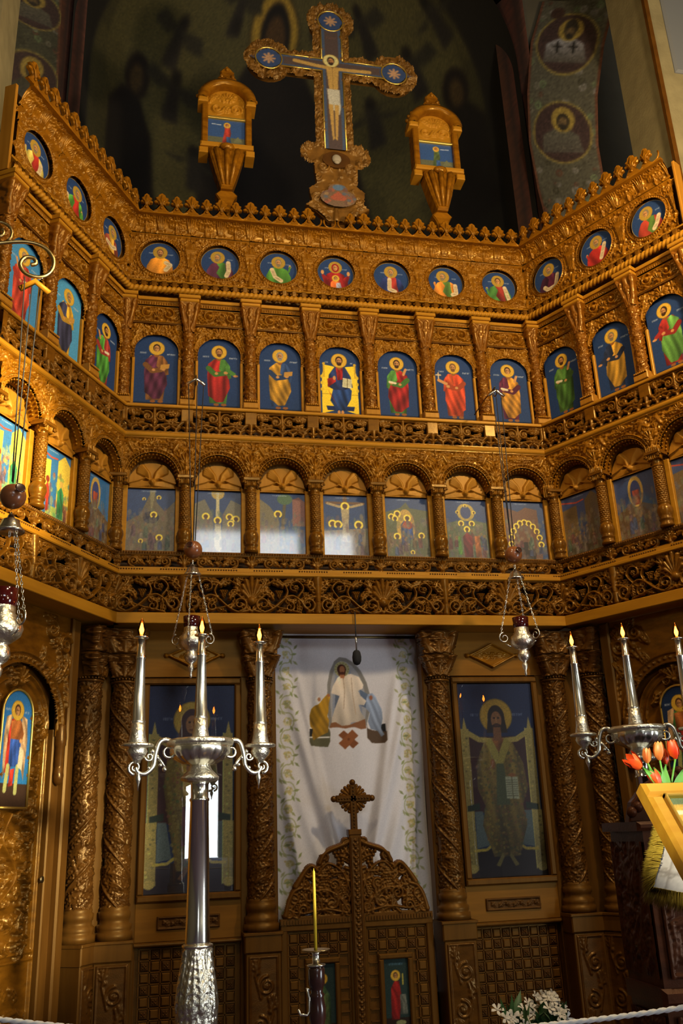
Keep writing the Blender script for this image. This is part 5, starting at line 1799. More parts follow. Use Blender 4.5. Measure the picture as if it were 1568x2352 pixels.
def large_icon(kind):
    P = Paint(IW, IH, 0.0052, '#1b2848', 0.06)
    W = IW
    P.fill(P.Z < 0.19, '#241611')
    P.poly([(-0.38 * W, 0.45), (-0.38 * W, 1.0), (0.38 * W, 1.0), (0.38 * W, 0.45)], '#3a1a16')
    throne_posts(P)
    P.letters(-0.17, 1.165, 0.07, 0.022, '#6c7486')
    P.letters(0.17, 1.165, 0.11, 0.022, '#6c7486')
    if kind == 'christ':
        robe = [(-0.10, 0.14), (-0.17, 0.36), (-0.14, 0.50), (-0.19, 0.62), (-0.185, 0.80), (-0.12, 0.95), (-0.04, 0.985), (0.04, 0.985), (0.12, 0.95), (0.19, 0.80), (0.21, 0.62), (0.16, 0.50), (0.18, 0.36), (0.10, 0.14)]
        drape(P, robe, '#6e5a26', 9, 0.25)
        brocade(P, P.mask_poly(robe), 420, ['#8a7430', '#5c4a20', '#6e4a2a', '#7a5a2a', '#4a4a2a'])
        P.poly([(-0.07, 0.985), (-0.02, 0.985), (0.0, 0.86), (0.02, 0.985), (0.07, 0.985), (0.10, 0.95), (0.02, 0.78), (-0.02, 0.78), (-0.10, 0.95)], '#9c8a3c')
        P.poly([(-0.025, 0.80), (0.03, 0.80), (0.06, 0.5), (-0.05, 0.5)], '#4c5030')
        drape(P, [(-0.05, 0.985), (0.05, 0.985), (0.0, 0.88)], SKIN_D, 2)
        P.poly([(0.035, 0.545), (0.135, 0.54), (0.135, 0.70), (0.035, 0.705)], '#a3a27e')
        P.line([(0.085, 0.545), (0.085, 0.70)], 0.004, '#5c5636')
        for k in range(8):
            for x in (0.06, 0.11):
                P.line([(x - 0.018, 0.565 + 0.016 * k), (x + 0.018, 0.565 + 0.016 * k)], 0.003, '#6a6648')
        P.ell(0.09, 0.715, 0.03, 0.014, SKIN_D)
        P.ell(-0.055, 0.80, 0.018, 0.035, SKIN_D)
        for sg in (-1, 1):
            P.poly([(sg * 0.03, 0.17), (sg * 0.09, 0.08), (sg * 0.06, 0.07), (sg * 0.02, 0.14)], '#7a6a34')
        P.ell(0, 1.155, 0.132, 0.132, '#8a6c20')
        P.ell(0, 1.155, 0.124, 0.124, '#b08a2c')
        P.ell(0, 1.145, 0.068, 0.092, '#1e120a')
        P.poly([(-0.066, 1.15), (0.066, 1.15), (0.085, 1.03), (-0.085, 1.03)], '#1e120a')
        P.ell(0, 1.125, 0.043, 0.066, '#8a5c34')
        P.ell(0, 1.065, 0.040, 0.034, '#2a180c')
        P.poly([(-0.03, 1.07), (0.03, 1.07), (0.035, 0.97), (-0.035, 0.97)], '#7a4e2c')
    else:
        robe = [(-0.09, 0.14), (-0.15, 0.45), (-0.19, 0.70), (-0.17, 0.88), (-0.10, 0.99), (0.10, 0.99), (0.18, 0.86), (0.19, 0.70), (0.15, 0.45), (0.08, 0.14)]
        drape(P, robe, '#6e5c26', 8, 0.25)
        brocade(P, P.mask_poly(robe), 420, ['#7a6a2c', '#5a4420', '#7a4a34', '#4a5a2c', '#8a7a38'])
        drape(P, [(-0.06, 0.3), (-0.05, 0.9), (0.05, 0.9), (0.06, 0.3)], '#6a3a3a', 5)
        drape(P, [(-0.055, 0.56), (-0.055, 0.74), (0.0, 0.80), (0.055, 0.74), (0.055, 0.56)], '#b08a3a', 4)
        P.ell(0.0, 0.83, 0.07, 0.07, '#b08a2c')
        P.ell(0.0, 0.825, 0.034, 0.044, '#8a5c34')
        for sg in (-1, 1):
            P.poly([(sg * 0.02, 0.17), (sg * 0.08, 0.09), (sg * 0.05, 0.075), (sg * 0.01, 0.14)], '#6a4a2c')
        P.ell(0, 1.155, 0.132, 0.132, '#8a6c20')
        P.ell(0, 1.155, 0.124, 0.124, '#b39034')
        P.ell(0, 1.13, 0.078, 0.105, '#3a2020')
        P.poly([(-0.075, 1.12), (0.075, 1.12), (0.11, 0.98), (-0.11, 0.98)], '#3a2020')
        P.ell(0, 1.125, 0.043, 0.064, '#8f6238')
    for sg in (-1, 1):
        P.ell(sg * 0.016, 1.14, 0.009, 0.006, '#1c0f08')
    P.line([(0, 1.14), (0.002, 1.105)], 0.004, '#a87844')
    P.line([(-0.014, 1.085), (0.014, 1.085)], 0.004, '#5a2a1a')
    P.c = np.clip(P.c * (1.42 if kind == 'mother' else 1.25), 0, 1)  # left icon lightened more, its stronger light put into the paint
    return P.mesh('large_icon_panel', 'icon_paint_matt')

for sg, kind, lab, labi in ((-1, 'mother', 'wooden icon bay with checkered lattice panel behind the silver candelabrum', 'tall glazed icon of an enthroned haloed mother behind the candelabrum'),
                            (1, 'christ', 'wooden icon bay with checkered lattice panel behind the white flowers', 'tall glazed icon of a bearded enthroned figure holding an open book')):
    cx = sg * 1.160
    Y = 0.17
    t = thing('icon_bay', lab, 'icon bay', (cx, Y, 0))
    h = 0.415
    obj('top_board', MB().box(-h, h, -0.01, 0.05, 2.745, 3.086).mesh('top_board', 'wood_low_plain'), t)
    obj('diamond_boss', U['diamond'], t, (0.01, -0.011, 2.80))
    for q in (-1, 1):
        a, b_ = sorted((q * (IW / 2 + 0.045), q * h))
        obj('stile', MB().bbox(a, b_, -0.012, 0.05, 0.0, 2.745, 0.006).mesh('stile', 'wood_low_upright'), t)
    frame_bars(t, -IW / 2, IW / 2, IZ, IZ + IH + 0.01, 0.046, -0.045, 0.05, 'icon_frame_bar')
    obj('lower_board', MB().bbox(-h + 0.06, h - 0.06, -0.008, 0.05, 0.985, IZ - 0.046, 0.004).mesh('lower_board', 'wood_low_plain'), t)
    obj('plaque', U['plaque'], t, (0, -0.009, 1.055))
    obj('rail_moulding', MB().sweep_x(half_round(0.01, 0.955, 0.985, 0.022), -h + 0.06, h - 0.06).mesh('rail_moulding', 'wood_low_upright'), t)
    obj('panel_back', MB().box(-h + 0.06, h - 0.06, 0.03, 0.05, 0.0, 0.96).mesh('panel_back', 'wood_deep'), t)
    lattice(t, -0.318, 0.318, 0.10, 0.945, 0.018)
    obj('foot_board', MB().bbox(-h + 0.06, h - 0.06, -0.012, 0.05, 0.0, 0.10, 0.006).mesh('foot_board', 'wood_low_upright'), t)
    # the icon itself leans a little out of its frame
    e = thing('large_icon', labi, 'icon', (cx, Y + 0.028, IZ + 0.003))
    tilt = math.radians(1.68)
    obj('painted_panel', large_icon(kind), e, (0, 0.0, 0), (tilt, 0, 0))
    g = np.array([[-IW / 2, 0, 0], [IW / 2, 0, 0], [IW / 2, 0, IH], [-IW / 2, 0, IH]])
    obj('glass_pane', MB().box(-IW / 2, IW / 2, 0.0, 0.003, 0, IH).mesh('glass_pane', 'pane_glass'), e, (0, -0.012, 0), (tilt, 0, 0), label='reflecting glass pane')

# -- white embroidered curtain
CW, CH, CZ = 1.14, 2.55, 0.55
P = Paint(CW, CH, 0.0052, '#d6d2d4', 0.015)
def cz(z):
    return z - CZ
for bx in (-0.475, 0.445):                       # vine borders
    for k in range(17):
        z0 = cz(3.05 - k * 0.125)
        sg = 1 if k % 2 else -1
        pts = [(bx + sg * 0.050 * math.cos(a), z0 + 0.064 * math.sin(a)) for a in np.linspace(-PI / 2, PI / 2, 9)]
        P.line(pts, 0.0042, '#a9ac80')
        sp = [(bx + (0.036 - 0.0044 * q) * math.cos(q * 0.9) * sg, z0 + (0.036 - 0.0044 * q) * math.sin(q * 0.9)) for q in range(8)]
        P.line(sp, 0.0040, '#b9b48a')
        for q in range(15):
            P.ell(bx + rng.uniform(-0.026, 0.026), z0 + rng.uniform(-0.026, 0.026), 0.0085, 0.0085, random.choice(['#c9bd86', '#bdb074', '#a9ab78', '#d2c9a2', '#b8a880']))
        for lx, lz, a in ((0.058, 0.04, 0.9), (-0.05, -0.05, 2.4), (0.05, -0.045, -0.7), (-0.045, 0.05, 2.0), (0.035, 0.0, 0.2)):
            x, z = bx + lx * sg, z0 + lz
            P.poly([(x, z), (x + 0.026 * math.cos(a) - 0.010 * math.sin(a), z + 0.026 * math.sin(a) + 0.010 * math.cos(a)),
                    (x + 0.052 * math.cos(a), z + 0.052 * math.sin(a)), (x + 0.026 * math.cos(a) + 0.010 * math.sin(a), z + 0.026 * math.sin(a) - 0.010 * math.cos(a))], random.choice(['#8f9863', '#9c9e70', '#848c60', '#a7a67c']))
# appliqued figures
def cq(*pts):
    return [(-0.528 + a * 0.001244, cz(2.982 - b * 0.001106)) for a, b in pts]
def cdot(a, b, r, col, rz=None):
    x, z = cq((a, b))[0]
    P.ell(x, z, r * 0.00118, (rz or r) * 0.00118, col)
mand = cq((297, 548), (292, 380), (297, 250), (315, 165), (345, 95), (378, 65), (420, 72), (470, 105), (510, 160), (545, 240), (565, 330), (570, 400), (560, 440), (530, 550))
P.poly(mand, '#85817a')
mi = cq((318, 540), (312, 380), (318, 260), (335, 180), (360, 115), (385, 92), (418, 98), (455, 125), (490, 175), (520, 250), (538, 340), (540, 420), (520, 540))
P.poly(mi, '#a5a3a4')
P.poly(cq((318, 540), (330, 300), (360, 130), (400, 110), (440, 150), (500, 300), (520, 540)), '#8e95a4')
P.poly(cq((300, 552), (345, 546), (400, 556), (455, 545), (500, 562), (532, 556), (528, 490), (480, 510), (430, 530), (380, 535), (340, 510), (313, 515)), '#855634')
P.poly(cq((345, 320), (385, 320), (350, 400), (338, 420)), '#5c6678')
P.poly(cq((500, 290), (560, 330), (540, 420), (500, 400)), '#5f6e86')
drape(P, cq((315, 518), (320, 480), (340, 420), (372, 335), (345, 325), (318, 318), (330, 270), (365, 205), (400, 190), (450, 182), (500, 205), (525, 260), (520, 285), (490, 300), (505, 335), (540, 370), (525, 400), (490, 395), (500, 440), (528, 492), (480, 512), (440, 515), (430, 532), (380, 538), (340, 512)), '#e3d3bf', 6, 0.09)
P.line(cq((398, 200), (405, 300), (395, 420)), 0.003, '#b9a084')
P.line(cq((450, 210), (455, 330), (470, 460)), 0.003, '#b9a084')
cdot(392, 150, 50, '#b9b27e')
for k in range(14):
    cdot(392 + 42 * math.cos(k * 0.45), 150 - 42 * math.sin(k * 0.45), 5, '#8f8a58')
cdot(390, 152, 30, '#4a2313', 34)
P.poly(cq((362, 150), (418, 150), (412, 195), (372, 195)), '#4a2313')
cdot(394, 152, 18, '#b5764c', 24)
cdot(394, 182, 17, '#5a2c18', 13)
P.poly(cq((376, 188), (410, 188), (405, 214), (382, 212)), '#b5764c')
P.poly(cq((178, 556), (300, 556), (306, 580), (304, 640), (290, 676), (185, 668), (176, 640)), '#5d5a40')
P.poly(cq((178, 553), (202, 553), (200, 610), (178, 610)), '#15161a')
P.line(cq((178, 612), (300, 612)), 0.004, '#e8e4da')
P.line(cq((178, 553), (200, 553)), 0.004, '#e8e4da')
drape(P, cq((180, 470), (195, 420), (215, 400), (240, 390), (270, 350), (300, 318), (312, 340), (302, 390), (298, 440), (290, 470), (300, 500), (292, 580), (250, 600), (200, 632), (190, 600), (200, 560), (182, 540)), '#b8891c', 6, 0.15)
cdot(236, 362, 18, '#e4e0da', 22)
cdot(243, 358, 10, '#b07a52', 13)
cdot(302, 332, 10, '#a8683c')
P.poly(cq((537, 520), (540, 555), (575, 570), (655, 578), (655, 640), (640, 658), (565, 655), (537, 620)), '#54402e')
P.poly(cq((626, 530), (652, 526), (652, 582), (628, 576)), '#111116')
drape(P, cq((540, 360), (550, 325), (580, 316), (600, 340), (612, 375), (635, 430), (638, 490), (625, 560), (642, 600), (625, 614), (605, 575), (560, 560), (545, 510), (560, 450), (535, 420)), '#8f9db4', 6, 0.13)
cdot(570, 348, 12, '#9a6247', 15)
P.poly(cq((355, 600), (390, 568), (480, 655), (443, 690)), '#7c4620')
P.poly(cq((443, 563), (480, 603), (395, 695), (355, 655)), '#8a5026')
cdot(418, 628, 9, '#6e3a18')
def curtain_warp(X, Z):
    d = (3.09 - CZ - Z)                             # drop from the rod
    a = np.clip(d / 1.8, 0, 1)
    ax = np.abs(X)
    w = np.where(X < 0, 1.0, 0.85)
    y = 0.024 * np.sin(15 * (ax + 0.12 * d) + 0.9 * np.sign(X)) * np.clip(ax * 4 - 0.3, 0, 1) * (0.2 + a)
    for x0, sl, wd, am, d0 in ((0.54, 0.27, 0.045, 0.050, 0.15), (0.44, 0.20, 0.032, 0.034, 0.05), (0.57, 0.16, 0.035, 0.040, 0.7), (0.50, 0.34, 0.05, 0.040, 0.9)):
        y += w * am * np.exp(-((ax - (x0 - sl * np.clip(d - d0, 0, 2))) / wd) ** 2) * np.clip((d - d0) * 1.4, 0, 1)
    y += 0.006 * np.sin(5 * Z + 9 * X)
    y -= 0.03 * a
    return np.stack([X, -y, Z], -1)
o = obj('curtain', P.mesh('curtain', 'curtain_paint', warp=curtain_warp), None, (0.02, 0.255, CZ))
tag(o, 'white embroidered curtain with vine borders behind the royal doors', 'curtain')
obj('curtain_rod', MB().tube([(-0.60, 0.0, 2.515), (0.60, 0.0, 2.515)], 0.012, 8).mesh('curtain_rod', 'dark_brass'), o)
for x in (-0.58, 0.60):                             # plain door posts each side
    o = obj('door_post', MB().bbox(-0.025, 0.025, -0.05, 0.06, 0, 3.086, 0.008).mesh('door_post', 'wood_low_upright'), None, (x, 0.17, 0))
    tag(o, 'plain wooden post between the white curtain and the %s column' % ('left' if x < 0 else 'right'), 'post')
o = obj('sanctuary_screen', MB().box(-2.0, 2.0, 0.42, 0.46, 0.0, 3.3).mesh('sanctuary_screen', 'wood_void'), None)
o['kind'] = 'structure'
o.name = 'wall_sanctuary'

# -- royal doors
dt = thing('royal_doors', 'carved double doors with lattice panels and a tall cross between', 'door', (-0.012, 0.10, 0.0))
DW = 0.525
r = Relief(0.50, 0.56, 0.0040)                       # left half of the crest: x -0.25 (outer) .. 0.25 (meeting post)
out = [(-0.245, 0.0), (-0.215, 0.10), (-0.17, 0.19), (-0.08, 0.31), (-0.02, 0.355), (0.045, 0.385), (0.085, 0.43), (0.15, 0.475), (0.245, 0.51), (0.25, 0.0)]
r.stroke(curve((-0.225, 0.02), (-0.205, 0.10), (-0.165, 0.17), (-0.115, 0.19)), 0.022, 0.015, 0.034)
r.stroke(curve((-0.15, 0.20), (-0.09, 0.29), (-0.04, 0.33), (0.0, 0.30)), 0.024, 0.015, 0.036)
r.stroke(curve((0.02, 0.345), (0.05, 0.40), (0.10, 0.43), (0.19, 0.46), (0.24, 0.485)), 0.020, 0.018, 0.036)
for (x, z, rad, sg) in ((-0.20, 0.035, 0.030, 1), (-0.165, 0.12, 0.034, -1), (-0.06, 0.29, 0.036, -1), (0.05, 0.385, 0.032, 1), (0.21, 0.475, 0.026, 1), (-0.02, 0.13, 0.045, 1), (0.10, 0.09, 0.045, -1), (0.12, 0.20, 0.04, 1), (-0.10, 0.05, 0.035, -1), (0.2, 0.05, 0.035, 1)):
    r.spiral(x, z, rad, rng.uniform(0, 6), 1.6, 0.012, 0.008, 0.032, sg)
for (x, z, w, hh) in ((0.17, 0.41, 0.10, 0.12), (-0.10, 0.21, 0.09, 0.11), (0.05, 0.28, 0.08, 0.10), (-0.14, 0.10, 0.06, 0.07), (0.03, 0.13, 0.07, 0.08), (0.19, 0.19, 0.06, 0.08)):
    r.grapes(x, z, w, hh, 0.030)
for k in range(85):
    x, z = rng.uniform(-0.23, 0.24), rng.uniform(0.0, 0.48)
    if z > np.interp(x, [p_[0] for p_ in out[:-1]], [p_[1] for p_ in out[:-1]]) - 0.05:
        continue
    r.leaf(x, z, rng.uniform(0, 6.28), 0.085, 0.050, 0.030, rng.uniform(-0.9, 0.9), 3)
r.stroke(curve((0.22, 0.02), (0.15, 0.12), (0.06, 0.17), (-0.03, 0.16)), 0.011, 0.008, 0.03)
r.stroke(curve((0.23, 0.16), (0.18, 0.28), (0.08, 0.34), (0.0, 0.27)), 0.011, 0.008, 0.03)
r.stroke(curve((0.20, 0.02), (0.05, 0.05), (-0.10, 0.03), (-0.19, 0.05)), 0.011, 0.008, 0.03)
r.band(-0.24, 0.25, 0.0, 0.012, 0.02)
edge = np.interp(r.X, [p_[0] for p_ in out[:-1]], [p_[1] for p_ in out[:-1]]) + 0.028
r.cut(r.Z > edge)
crest = r.mesh('door_crest', 'wood_inlay', pierced=True)
crest.materials.clear()
crest.materials.append(MATS['wood_deep'])

def door_icon(kind):
    P = Paint(0.17, 0.44, 0.0048, '#26352f', 0.06)
    P.fill(P.Z < 0.08, '#2a1c10')
    if kind == 'r':
        drape(P, [(-0.045, 0.07), (-0.04, 0.26), (-0.015, 0.30), (0.02, 0.30), (0.03, 0.2), (0.01, 0.07)], '#8a1f18', 4)
        drape(P, [(0.02, 0.10), (0.02, 0.22), (0.06, 0.22), (0.07, 0.10)], '#6a6a5a', 3)
        head(P, -0.005, 0.335, 0.034, '#3a2413', False)
        P.line([(0.045, 0.34), (0.045, 0.28)], 0.005, '#b0a040')
        P.ell(0.02, 0.05, 0.035, 0.015, '#8a8a5a')
        P.letters(0.0, 0.405, 0.10, 0.014, '#4a6a7a')
    else:
        drape(P, [(-0.05, 0.06), (-0.05, 0.26), (0.0, 0.32), (0.05, 0.24), (0.05, 0.06)], '#3a5230', 4)
        drape(P, [(-0.02, 0.06), (-0.02, 0.24), (0.03, 0.26), (0.045, 0.06)], '#5a6a3a', 4)
        head(P, 0.0, 0.345, 0.034, '#3a2413', False)
    return P.mesh('door_icon', 'icon_paint')
for sg, side in ((-1, 'l'), (1, 'r')):
    lf = obj('door_leaf', MB().box(-DW / 2, DW / 2, 0.012, 0.045, 0.02, 1.06).mesh('door_leaf', 'wood_deep'), dt, (sg * (DW / 2 + 0.012), 0, 0))
    x0, x1 = -DW / 2, DW / 2
    for bb in ((x0, x0 + 0.05, 0.0, 1.06), (x1 - 0.05, x1, 0.0, 1.06)):
        obj('leaf_stile', MB().bbox(bb[0], bb[1], -0.018, 0.03, bb[2], bb[3], 0.007).mesh('leaf_stile', 'wood_low_upright'), lf)
    obj('leaf_rail', MB().bbox(x0, x1, -0.020, 0.03, 1.005, 1.045, 0.007).mesh('leaf_rail', 'wood_low_upright'), lf)
    obj('leaf_rail', MB().bbox(x0, x1, -0.020, 0.03, 0.02, 0.14, 0.007).mesh('leaf_rail', 'wood_low_upright'), lf)
    m = MB()
    for k in range(26):
        m.box(x0 + (k + 0.2) * DW / 26, x0 + (k + 0.8) * DW / 26, -0.03, 0.03, 1.05, 1.075)
    m.box(x0, x1, -0.02, 0.03, 1.045, 1.085)
    obj('leaf_dentils', m.mesh('leaf_dentils', 'wood_deep'), lf)
    ix = 0.02 * -sg
    lattice(lf, x0 + 0.055, x1 - 0.055, 0.145, 0.995, 0.006, (ix - 0.125, ix + 0.125, 0.32, 0.84))
    frame_bars(lf, ix - 0.085, ix + 0.085, 0.36, 0.80, 0.034, -0.030, 0.02, 'icon_frame', 'wood_low_upright', 0.008)
    obj('door_icon', door_icon(side), lf, (ix, -0.006, 0.36), label='small painted icon of a robed angel or maiden')
    obj('crest', crest, dt, (sg * 0.275, 0.0, 1.085), sc=(-sg, 1, 1))
m = MB().bbox(-0.043, 0.043, -0.045, 0.03, 0.0, 1.625, 0.008)
m.bbox(-0.047, 0.047, -0.05, 0.03, 1.605, 1.645, 0.006)
post = obj('meeting_post', m.mesh('meeting_post', 'wood_deep'), dt)
r = Relief(0.066, 1.56, 0.0045)
for x in (-0.029, 0.029):
    r.stroke([(x, 0), (x, 1.56)], 0.0048, 0.0048, 0.010)
for k in range(36):
    z = 0.02 + k * 0.043
    r.ring(0, z, 0.015, 0.005, 0.010, PI * 1.05, PI * 1.95)
    r.blob(0, z + 0.014, 0.009, 0.012)
obj('post_carving', r.mesh('post_carving', 'wood_low'), post, (0, -0.046, 0.03))
# cross on the meeting post
cr = obj('door_cross', MB().bbox(-0.024, 0.024, -0.022, 0.014, 0.0, 0.31, 0.006).bbox(-0.125, 0.125, -0.022, 0.014, 0.190, 0.238, 0.006).mesh('door_cross', 'wood_low'), dt, (0, -0.012, 1.640))
m = MB()
for k in range(20):
    a = 2 * PI * k / 20
    if min(abs(math.sin(a)), abs(math.cos(a))) > 0.2:
        m.ball((0.092 * math.cos(a), 0.0, 0.214 + 0.092 * math.sin(a)), 0.0145, 8, 5)
        m.tube([(0.03 * math.cos(a), 0.0, 0.214 + 0.03 * math.sin(a)), (0.088 * math.cos(a), 0.0, 0.214 + 0.088 * math.sin(a))], [0.012, 0.014], 6)
obj('cross_rays', m.mesh('cross_rays', 'wood_deep'), cr)
for (x, z) in ((0, 0.325), (-0.140, 0.214), (0.140, 0.214)):
    obj('cross_knob', MB().ball((x, -0.004, z), 0.023, 12, 8).mesh('cross_knob', 'wood_low'), cr)
m = MB()
for k in range(-5, 6):
    if k:
        m.ball((k * 0.021, -0.024, 0.214), 0.0075, 7, 4)
for k in range(13):
    m.ball((0, -0.024, 0.02 + 0.0225 * k), 0.0075, 7, 4)
obj('cross_beads', m.mesh('cross_beads', 'wood_inlay'), cr)

# -- side doors in the wings
def angel_icon(kind):
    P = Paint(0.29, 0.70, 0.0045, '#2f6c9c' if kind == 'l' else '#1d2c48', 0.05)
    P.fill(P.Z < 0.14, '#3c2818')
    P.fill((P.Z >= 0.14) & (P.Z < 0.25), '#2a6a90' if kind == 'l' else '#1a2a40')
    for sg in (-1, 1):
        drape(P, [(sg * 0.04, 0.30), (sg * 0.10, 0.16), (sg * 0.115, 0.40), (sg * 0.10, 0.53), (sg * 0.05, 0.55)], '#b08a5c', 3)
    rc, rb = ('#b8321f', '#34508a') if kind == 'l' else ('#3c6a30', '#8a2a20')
    drape(P, [(-0.085, 0.20), (-0.075, 0.42), (-0.05, 0.52), (0.0, 0.53), (-0.01, 0.36), (-0.04, 0.18)], rc, 3)
    drape(P, [(-0.05, 0.40), (-0.05, 0.51), (0.04, 0.52), (0.075, 0.44), (0.055, 0.38)], '#a05a28', 3)
    drape(P, [(-0.05, 0.24), (-0.05, 0.40), (0.055, 0.40), (0.05, 0.24)], rb, 5)
    P.line([(-0.055, 0.24), (-0.07, 0.10)], 0.016, '#a8a458')
    P.line([(0.035, 0.24), (0.03, 0.09)], 0.016, '#a8a458')
    drape(P, [(-0.04, 0.12), (-0.03, 0.22), (0.01, 0.23), (0.0, 0.13)], rc, 2)
    P.poly([(0.035, 0.24), (0.045, 0.36), (0.085, 0.34), (0.08, 0.22)], '#c8b888')
    P.ell(0.05, 0.395, 0.014, 0.014, SKIN)
    P.letters(-0.09, 0.575, 0.05, 0.016)
    P.letters(0.09, 0.57, 0.04, 0.016)
    head(P, 0.0, 0.575, 0.062, '#4a2a14', False)
    keep = (P.Z < 0.555) | ((P.X / 0.145) ** 2 + ((P.Z - 0.555) / 0.145) ** 2 < 1)
    return P.mesh('angel_icon', 'icon_paint', keep)

r = Relief(0.72, 2.72, 0.0065)
r.band(-0.36, 0.36, 0, 2.72, 0.002)
for x in (-0.335, 0.335):
    r.stroke([(x, 0.0), (x, 2.30)], 0.010, 0.010, 0.016)
for x in (-0.285, 0.285):
    for k in range(150):
        r.blob(x, 1.05 + k * 0.009, 0.006, 0.010)
    r.stroke([(x * 1.06, 1.0), (x * 1.06, 2.35)], 0.006, 0.006, 0.012)
for k in range(230):
    x, z = rng.uniform(-0.25, 0.25), rng.uniform(1.05, 2.66)
    if abs(x) < 0.16 and 1.82 < z < 2.58:
        continue
    if z > 2.35 and x * x + (z - 2.35) ** 2 > 0.27 ** 2:
        continue
    q = rng.integers(3)
    if q == 0:
        r.leaf(x, z, rng.uniform(0, 6.28), 0.10, 0.05, 0.030, rng.uniform(-1, 1), 3)
    elif q == 1:
        r.spiral(x, z, 0.035, rng.uniform(0, 6.28), 1.5, 0.011, 0.007, 0.030, random.choice([-1, 1]))
    else:
        r.grapes(x, z, 0.05, 0.06, 0.028)
r.stroke(curve((0, 1.05), (-0.10, 1.25), (0.08, 1.45), (-0.06, 1.65), (0.0, 1.80)), 0.016, 0.012, 0.036)
r.palmette(0, 2.58, PI / 2, 0.10, 0.04, 7)
for z in (0.98, 1.02, 0.20):
    r.stroke([(-0.33, z), (0.33, z)], 0.010, 0.010, 0.016)
for k in range(40):
    r.leaf(rng.uniform(-0.24, 0.24), rng.uniform(0.26, 0.90), rng.uniform(0, 6.28), 0.10, 0.05, 0.014, rng.uniform(-1, 1), 3)
r.ring(0, 2.33, 0.335, 0.010, 0.016, 0, PI)
r.ring(0, 2.33, 0.285, 0.008, 0.014, 0, PI)
r.cut(((r.X ** 2 + (r.Z - 2.33) ** 2) > 0.358 ** 2) & (r.Z > 2.33))
U['side_leaf'] = r.mesh('side_door_leaf', 'wood_mid', hs=1.6)
r = Relief(1.02, 0.80, 0.0060)
r.band(-0.51, 0.51, 0, 0.8, 0.002)
r.bead_ring(0, 0.04, 0.415, 0.013, 0.016, 0, PI, pitch=0.045)
r.ring(0, 0.04, 0.382, 0.008, 0.014, 0, PI)
r.ring(0, 0.04, 0.448, 0.007, 0.014, 0, PI)
for sg in (-1, 1):
    r.spiral(sg * 0.40, 0.60, 0.07, 0.5, 1.6, 0.016, 0.010, 0.026, sg)
    r.spiral(sg * 0.25, 0.68, 0.06, 2.0, 1.6, 0.016, 0.010, 0.026, -sg)
    for k in range(14):
        x, z = sg * rng.uniform(0.15, 0.49), rng.uniform(0.35, 0.78)
        if math.hypot(x, z - 0.04) < 0.50:
            continue
        r.leaf(x, z, rng.uniform(0, 6.28), 0.13, 0.06, 0.022, rng.uniform(-1, 1), 3)
    r.leaf(sg * 0.47, 0.2, PI / 2, 0.2, 0.05, 0.02, sg * 0.2, 4)
r.stroke([(-0.5, 0.01), (-0.5, 0.79)], 0.010, 0.010, 0.014)
r.stroke([(0.5, 0.01), (0.5, 0.79)], 0.010, 0.010, 0.014)
r.cut(((r.X ** 2 + (r.Z - 0.04) ** 2) < 0.372 ** 2) | ((r.Z < 0.04) & (np.abs(r.X) < 0.372)))
U['side_arch'] = r.mesh('side_door_arch', 'wood_mid', hs=1.5)

for p, s, kind, lab in (('l', -0.775, 'l', 'sunlit carved side door with an arched angel icon'), ('r', 0.775, 'r', 'dim carved side door behind the right candelabrum')):
    t = pthing(p, 'side_door', lab, 'door', s, -0.13, 0.0)
    lf = obj('door_leaf', U['side_leaf'], t, (0, 0.03, 0.0))
    obj('leaf_board', MB().box(-0.36, 0.36, 0.034, 0.06, 0.0, 2.72).mesh('leaf_board', 'wood_deep'), t)
    an = obj('angel_icon', angel_icon(kind), t, (0.0, 0.0, 1.835), label='arched angel icon with gilt rim')
    pts = [(-0.147, -0.005, 0.0)] + [(-0.147, -0.005, 0.3), (-0.147, -0.005, 0.555)] + [(0.147 * math.cos(a), -0.005, 0.555 + 0.147 * math.sin(a)) for a in np.linspace(PI, 0, 13)] + [(0.147, -0.005, 0.3), (0.147, -0.005, 0.0)]
    obj('icon_rim', MB().tube(pts, 0.0085, 6).tube([(-0.15, -0.005, 0.0), (0.15, -0.005, 0.0)], 0.0085, 6).mesh('icon_rim', 'gold_leaf'), an)
    obj('door_arch', U['side_arch'], t, (0, -0.015, 2.285))
    for q in (-1, 1):
        obj('jamb_post', MB().bbox(q * 0.51 - 0.045, q * 0.51 + 0.045, -0.05, 0.06, 0, 3.086, 0.012).mesh('jamb_post', 'wood_low_upright'), t)
        obj('jamb_board', MB().bbox(q * 0.425 - 0.045, q * 0.425 + 0.045, -0.005, 0.06, 0, 2.33, 0.008).mesh('jamb_board', 'wood_low_upright'), t)
        m = MB().lathe([(0.012, 0), (0.030, 0.02), (0.036, 0.06), (0.030, 0.10), (0.026, 0.11), (0.030, 0.12), (0.030, 0.24), (0.036, 0.25), (0.040, 0.30), (0.034, 0.36), (0.034, 0.38)], 12, flute=(5, 0.10, 0.11, 0.25))
        obj('pendant', m.mesh('pendant', 'wood_low'), t, (q * 0.418, -0.03, 1.98))
    if p == 'l':
        obj('keyhole', MB().lathe([(0.02, 0), (0.02, 0.008)], 12).mesh('keyhole', 'dark_brass'), t, (0.34, -0.012, 1.42), (PI / 2, 0, 0))

